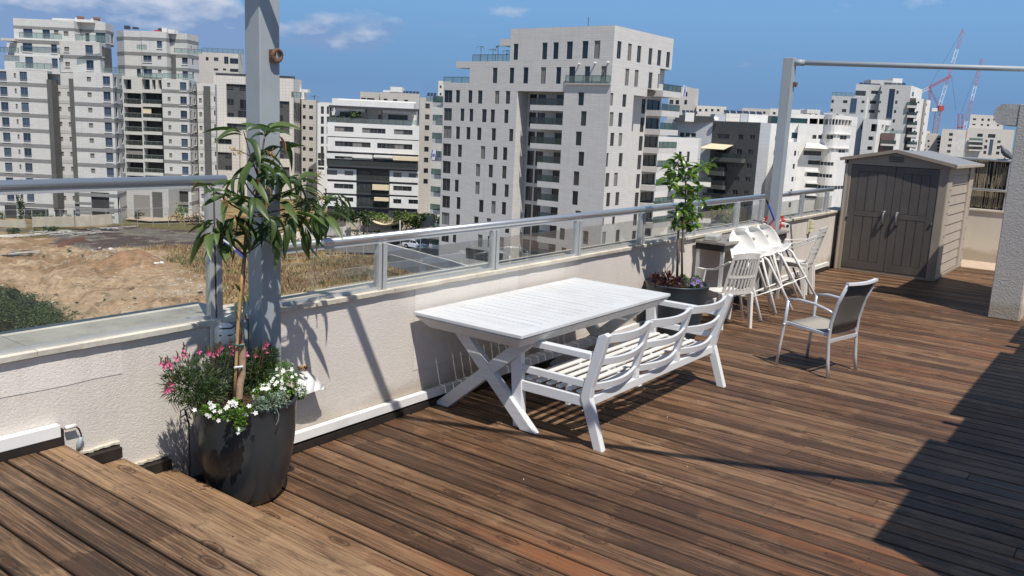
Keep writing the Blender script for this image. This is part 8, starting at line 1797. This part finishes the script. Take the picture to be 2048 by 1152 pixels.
gwall('ramp_wall', 'long pale wall along the garage ramp left of the stone tower', [(772, 500, 136), (900, 536, 118), (990, 566, 106)], 1.1, .35, M['slab_white'])
gwall('ramp_wall', 'second pale wall nearer the field beside the garage ramp', [(780, 520, 128), (890, 552, 112), (960, 580, 104)], .9, .3, M['slab'])
strip('ramp', [(772, 507), (900, 545), (990, 575), (960, 585), (890, 556), (780, 524)], M['slab'], GZ + .55)
def meshfence(label, pts, h):
    q = [Vector(onf(*p)) for p in pts]; t = thing('mesh_fence', label, 'fence', tuple(q[0])); b = MB(); c = MB()
    for a, e in zip(q[:-1], q[1:]):
        n = max(2, int((e - a).length / 2.6)); b.bar(a + Vector((0, 0, h)), e + Vector((0, 0, h)), .05, .05); b.bar(a + Vector((0, 0, .1)), e + Vector((0, 0, .1)), .04, .04)
        for i in range(n + 1): p = a.lerp(e, i / n); o = MB(); o.bar(p - Vector((0, 0, .5)), p + Vector((0, 0, h)), .07, .07, (1, 0, 0)); build(o, 'fence_post', M['alu_dull'], t, world=True)
        c.quad(a, e, e + Vector((0, 0, h)), a + Vector((0, 0, h)))
    build(b, 'fence_rail', M['alu_dull'], t, world=True)
meshfence('thin metal fence between the waste lot and the left towers', [(-20, 452, 160), (150, 450, 160), (430, 446, 162)], 3.0)
meshfence('thin metal fence along the sidewalk above the dry grass', [(560, 520, 138), (760, 505, 138), (880, 492, 140)], 1.6)
# shade sail
ss = thing('shade_sail', 'cream shade sail stretched between poles by the striped building', 'shade sail', tuple(onf(775, 440, 168)))
c4 = [Vector(onf(727, 431, 170)), Vector(onf(800, 441, 160)), Vector(onf(823, 432, 168)), Vector(onf(770, 432, 178))]; b = MB(); n = 8
g_ = [[c4[0].lerp(c4[1], i / n).lerp(c4[3].lerp(c4[2], i / n), j / n) - Vector((0, 0, 2.6 * math.sin(math.pi * i / n) * .5 + .8 * math.sin(math.pi * j / n) * .5)) for i in range(n + 1)] for j in range(n + 1)]
for j in range(n):
    for i in range(n): b.quad(g_[j][i], g_[j][i + 1], g_[j + 1][i + 1], g_[j + 1][i])
build(b, 'sail_cloth', M['awning'], ss, world=True, smooth=True)
for x, y0, y1, D_ in ((720, 424, 466, 169), (735, 429, 466, 170), (800, 440, 472, 160), (826, 430, 468, 168)):
    b = MB(); b.tube([onf(x, y1 + 6, D_), onf(x, y0, D_)], .12, 8); build(b, 'pole', M['slab_white'], ss, world=True)
for x, yb, yt, lb in ((378, 426, 388, 'street lamp before the right arched portal'), (155, 440, 388, 'thin pole beside the dark pier of the left tower')):
    l_ = thing('lamp_post', lb, 'lamp post', tuple(onf(x, yb, 186))); p, q = Vector(onf(x, yb + 4, 186)), Vector(onf(x, yt, 186)); b = MB(); b.tube([p, q], [.12, .07], 8); build(b, 'pole', M['slab_white'], l_, world=True); b = MB(); b.bar(q, q + Vector((.8, -.9, .05)), .25, .12); build(b, 'lamp_head', M['slab_white'], l_, world=True)

# ---- parked white pickup
pk = Vector((*g2(831, 497, GZ + .55), GZ + .5)); A0, A1 = onz(812, 492, GZ + .5), onz(851, 498, GZ + .5); rz = math.atan2(A1[1] - A0[1], A1[0] - A0[0])
car = thing('pickup_truck', 'white double cab pickup truck parked on the road by the stone tower', 'pickup truck', tuple(pk), rz)
def sym(prof, w, z0=0): 
    b = MB(); b.prism(prof, (0, -w, 0), (1, 0, 0), (0, 0, 1), (0, 2 * w, 0)); return b
WP = simple('white_car_paint', (0.78, 0.79, 0.80), .25, var=.02)
body = [(-2.6, .45), (-2.6, 1.02), (-1.0, 1.05), (-1.0, 1.12), (1.05, 1.12), (1.5, 1.08), (2.3, .98), (2.58, .80), (2.6, .42), (2.15, .40), (2.05, .72), (1.8, .84), (1.5, .84), (1.25, .72), (1.15, .38), (-1.1, .38), (-1.2, .72), (-1.45, .84), (-1.75, .84), (-2.0, .72), (-2.1, .42)]
build(sym(body, .9), 'body', WP, car, bevel=.04)
cabp = [(-.95, 1.12), (-.80, 1.66), (-.55, 1.76), (.30, 1.76), (.55, 1.70), (1.20, 1.13)]
build(sym(cabp, .76), 'cab', WP, car, bevel=.05)
for s in (-1, 1):
    for a_, c_ in (((-.75, -.12)), ((-.02, .62))):
        b = MB(); y = s * .765; top_ = 1.66; pr = [(a_, 1.18), (c_ + (.28 if c_ > .5 else 0), 1.18), (c_ - (.05 if c_ > .5 else 0), top_), (a_ + (.1 if a_ < -.5 else 0), top_)]; b.prism(pr, (0, y - .004 * (s < 0), 0), (1, 0, 0), (0, 0, 1), (0, .01 * s, 0)); build(b, 'side_window', M['pane'], car)
b = MB(); b.add([(1.17, -.68, 1.16), (1.17, .68, 1.16), (.60, .62, 1.68), (.60, -.62, 1.68)], [(0, 1, 2, 3)]); o = build(b, 'windscreen', M['pane'], car); o.location = (.02, 0, .02)
b = MB(); b.box(-2.45, -.75, 1.03, -1.1, .75, 1.10); build(b, 'load_bed', M['dark_metal'], car); b = MB(); b.tube([(-1.05, -.7, 1.1), (-1.15, -.65, 1.7), (-1.15, .65, 1.7), (-1.05, .7, 1.1)], .04, 6); build(b, 'roll_bar', M['dark_metal'], car)
for x_ in (-1.6, 1.65):
    for s in (-1, 1):
        b = MB(); b.tube([(x_, s * .70, .38), (x_, s * .92, .38)], .37, 18); w_ = build(b, 'wheel', M['black'], car); b = MB(); b.tube([(x_, s * .90, .38), (x_, s * .93, .38)], .21, 12); build(b, 'rim', M['alu_dull'], w_)
for s in (-1, 1):
    b = MB(); b.box(2.45, s * .72 - .15, .76, 2.60, s * .72 + .15, .90); build(b, 'headlight', M['glass_city'], car); b = MB(); b.box(-2.62, s * .78 - .08, .7, -2.58, s * .78 + .08, .98); build(b, 'tail_light', M['red'], car)
b = MB(); b.box(2.56, -.5, .62, 2.63, .5, .86); build(b, 'grille', M['black'], car)

# ---- rubble on the lot
rk = random.Random(3)
def rock_mesh(s, m, seed):
    r_ = random.Random(seed); bm = bmesh.new(); bmesh.ops.create_icosphere(bm, subdivisions=1, radius=s)
    for v in bm.verts: v.co *= r_.uniform(.65, 1.2); v.co.z *= .6
    me = bpy.data.meshes.new('rock'); bm.to_mesh(me); bm.free(); me.materials.append(m); return me
RK = [rock_mesh(.35, M['slab_white'], 1), rock_mesh(.3, M['concrete'], 2), rock_mesh(.25, M['st_sand'] if False else M['sidewalk'], 3)]
b = MB()
for i in range(900):
    x = rk.uniform(-20, 435); y = rk.uniform(500, 690); 
    if rk.random() < .45: x = rk.gauss(380, 35); y = rk.gauss(575, 22)
    if rk.random() < .12: x = rk.gauss(190, 25); y = rk.gauss(505, 6)
    p = onz(x, y, GZ)
    if not (20 < p[0] < 190 and 40 < p[1] < 260): continue
    z = gheight(p[0], p[1]); s = abs(rk.gauss(0, .10)) + .05; a = rk.uniform(0, 3); c_, s_ = math.cos(a) * s, math.sin(a) * s
    b.obox((p[0], p[1], z - .03), (c_ * rk.uniform(.8, 2.2), s_ * 1.2, rk.uniform(-.02, .05)), (-s_, c_, 0), (0, 0, s * rk.uniform(.4, 1)))
o = struct(b, 'rubble', simple('scattered_rubble', (0.50, 0.45, 0.38), .9, var=.45, vscale=.8), kind='stuff'); o['label'] = 'small pale stones and litter scattered over the dirt'
def heap(label, cx, cy, n, L, m, name, cat, spread=(1.5, .8), h=.3):
    p = onz(cx, cy, GZ); z = gheight(p[0], p[1]); t = thing(name, label, cat, (p[0], p[1], z)); r_ = random.Random(cx)
    for i in range(n):
        b = MB(); a = r_.gauss(0, .5) - .5; l = L * r_.uniform(.5, 1.1); d = Vector((math.cos(a), math.sin(a), r_.uniform(-.06, .1))) * l; o = Vector((r_.gauss(0, spread[0]), r_.gauss(0, spread[1]), .1 + r_.random() * h)); b.bar(o - d / 2, o + d / 2, r_.uniform(.12, .3), r_.uniform(.05, .16)); build(b, 'plank' if cat == 'timber pile' else 'scrap_piece', m if r_.random() < .7 else M['slab'], t)
heap('stack of dark timber and sheets at the left edge of the dirt lot', 18, 511, 14, 4.5, M['charcoal'], 'timber_pile', 'timber pile')
heap('white slatted scrap lying at the back of the lot below the leftmost tower', 30, 474, 12, 4, M['slab_white'], 'scrap_pile', 'scrap pile', (3.2, .6))
heap('mixed rubble heap in front of the left tower wall', 105, 468, 20, 3, M['slab'], 'scrap_pile', 'scrap pile', (4, 1.5))
heap('second mixed rubble heap right of the first near the red crates', 160, 470, 16, 3, M['concrete'], 'scrap_pile', 'scrap pile', (3, 1.5))
heap('thin boards on the dark asphalt patch', 200, 460, 7, 6, M['slab'], 'board_pile', 'boards', (3, .6))
for i in range(5):
    p = onz(127 + i * 8, 492 - i * 2.5, GZ); z = gheight(p[0], p[1]); t = thing('crate', ('red brown crate nearest in the row on the asphalt', 'second red brown crate of the row', 'third red brown crate of the row', 'fourth red brown crate of the row', 'farthest red brown crate of the row by the scrap')[i], 'crate', (p[0], p[1], z), .4, 'row of reddish crates on the lot')
    b = MB(); 
    for a in ((-.8, -.5, -.74, .5), (.74, -.5, .8, .5), (-.74, -.5, .74, -.44), (-.74, .44, .74, .5)): b.box(a[0], a[1], 0, a[2], a[3], .7)
    b.box(-.74, -.44, .02, .74, .44, .08); build(b, 'crate_box', simple('faded_red', (0.24, 0.12, 0.09), .8) if i == 0 else bpy.data.materials['faded_red'], t)
for i, (x, y, lb) in enumerate(((310, 536, 'long pale boulder right of the earth mound'), (322, 534, 'round pale boulder right of the long one'), (220, 499, 'white sack lying behind the mound'), (222, 625, 'dark scrap lump on the front of the dirt'))):
    p = onz(x, y, GZ); z = gheight(p[0], p[1]); t = thing('boulder', lb, 'boulder' if i < 2 else ('sack' if i == 2 else 'scrap'), (p[0], p[1], z)); link('rock', RK[0 if i < 3 else 1] if i < 3 else rock_mesh(.3, M['black'], 9), t).scale = (2.4 if i == 0 else 1.6, 1.3, 1.6)
# crumbs and petals lying on the deck
b = MB(); rr = random.Random(8)
for i in range(90):
    if i < 70: x, y = rr.gauss(5.2, .5), rr.gauss(3.3, .5)
    else: x, y = rr.uniform(2.6, 10), rr.uniform(1.1, 4.0)
    if y > 4.05 or x < 2.55: continue
    a = rr.uniform(0, 6.28); s = rr.uniform(.002, .006); b.add([(x, y, .002), (x + math.cos(a) * s, y + math.sin(a) * s, .004), (x + math.cos(a + 1) * s, y + math.sin(a + 1) * s, .006), (x + math.cos(a + 1.9) * s * .8, y + math.sin(a + 1.9) * s * .8, .002)], [(0, 1, 2, 3)])
struct(b, 'fallen_petals', M['petal'], kind='stuff')['label'] = 'tiny white petals and crumbs on the deck boards'
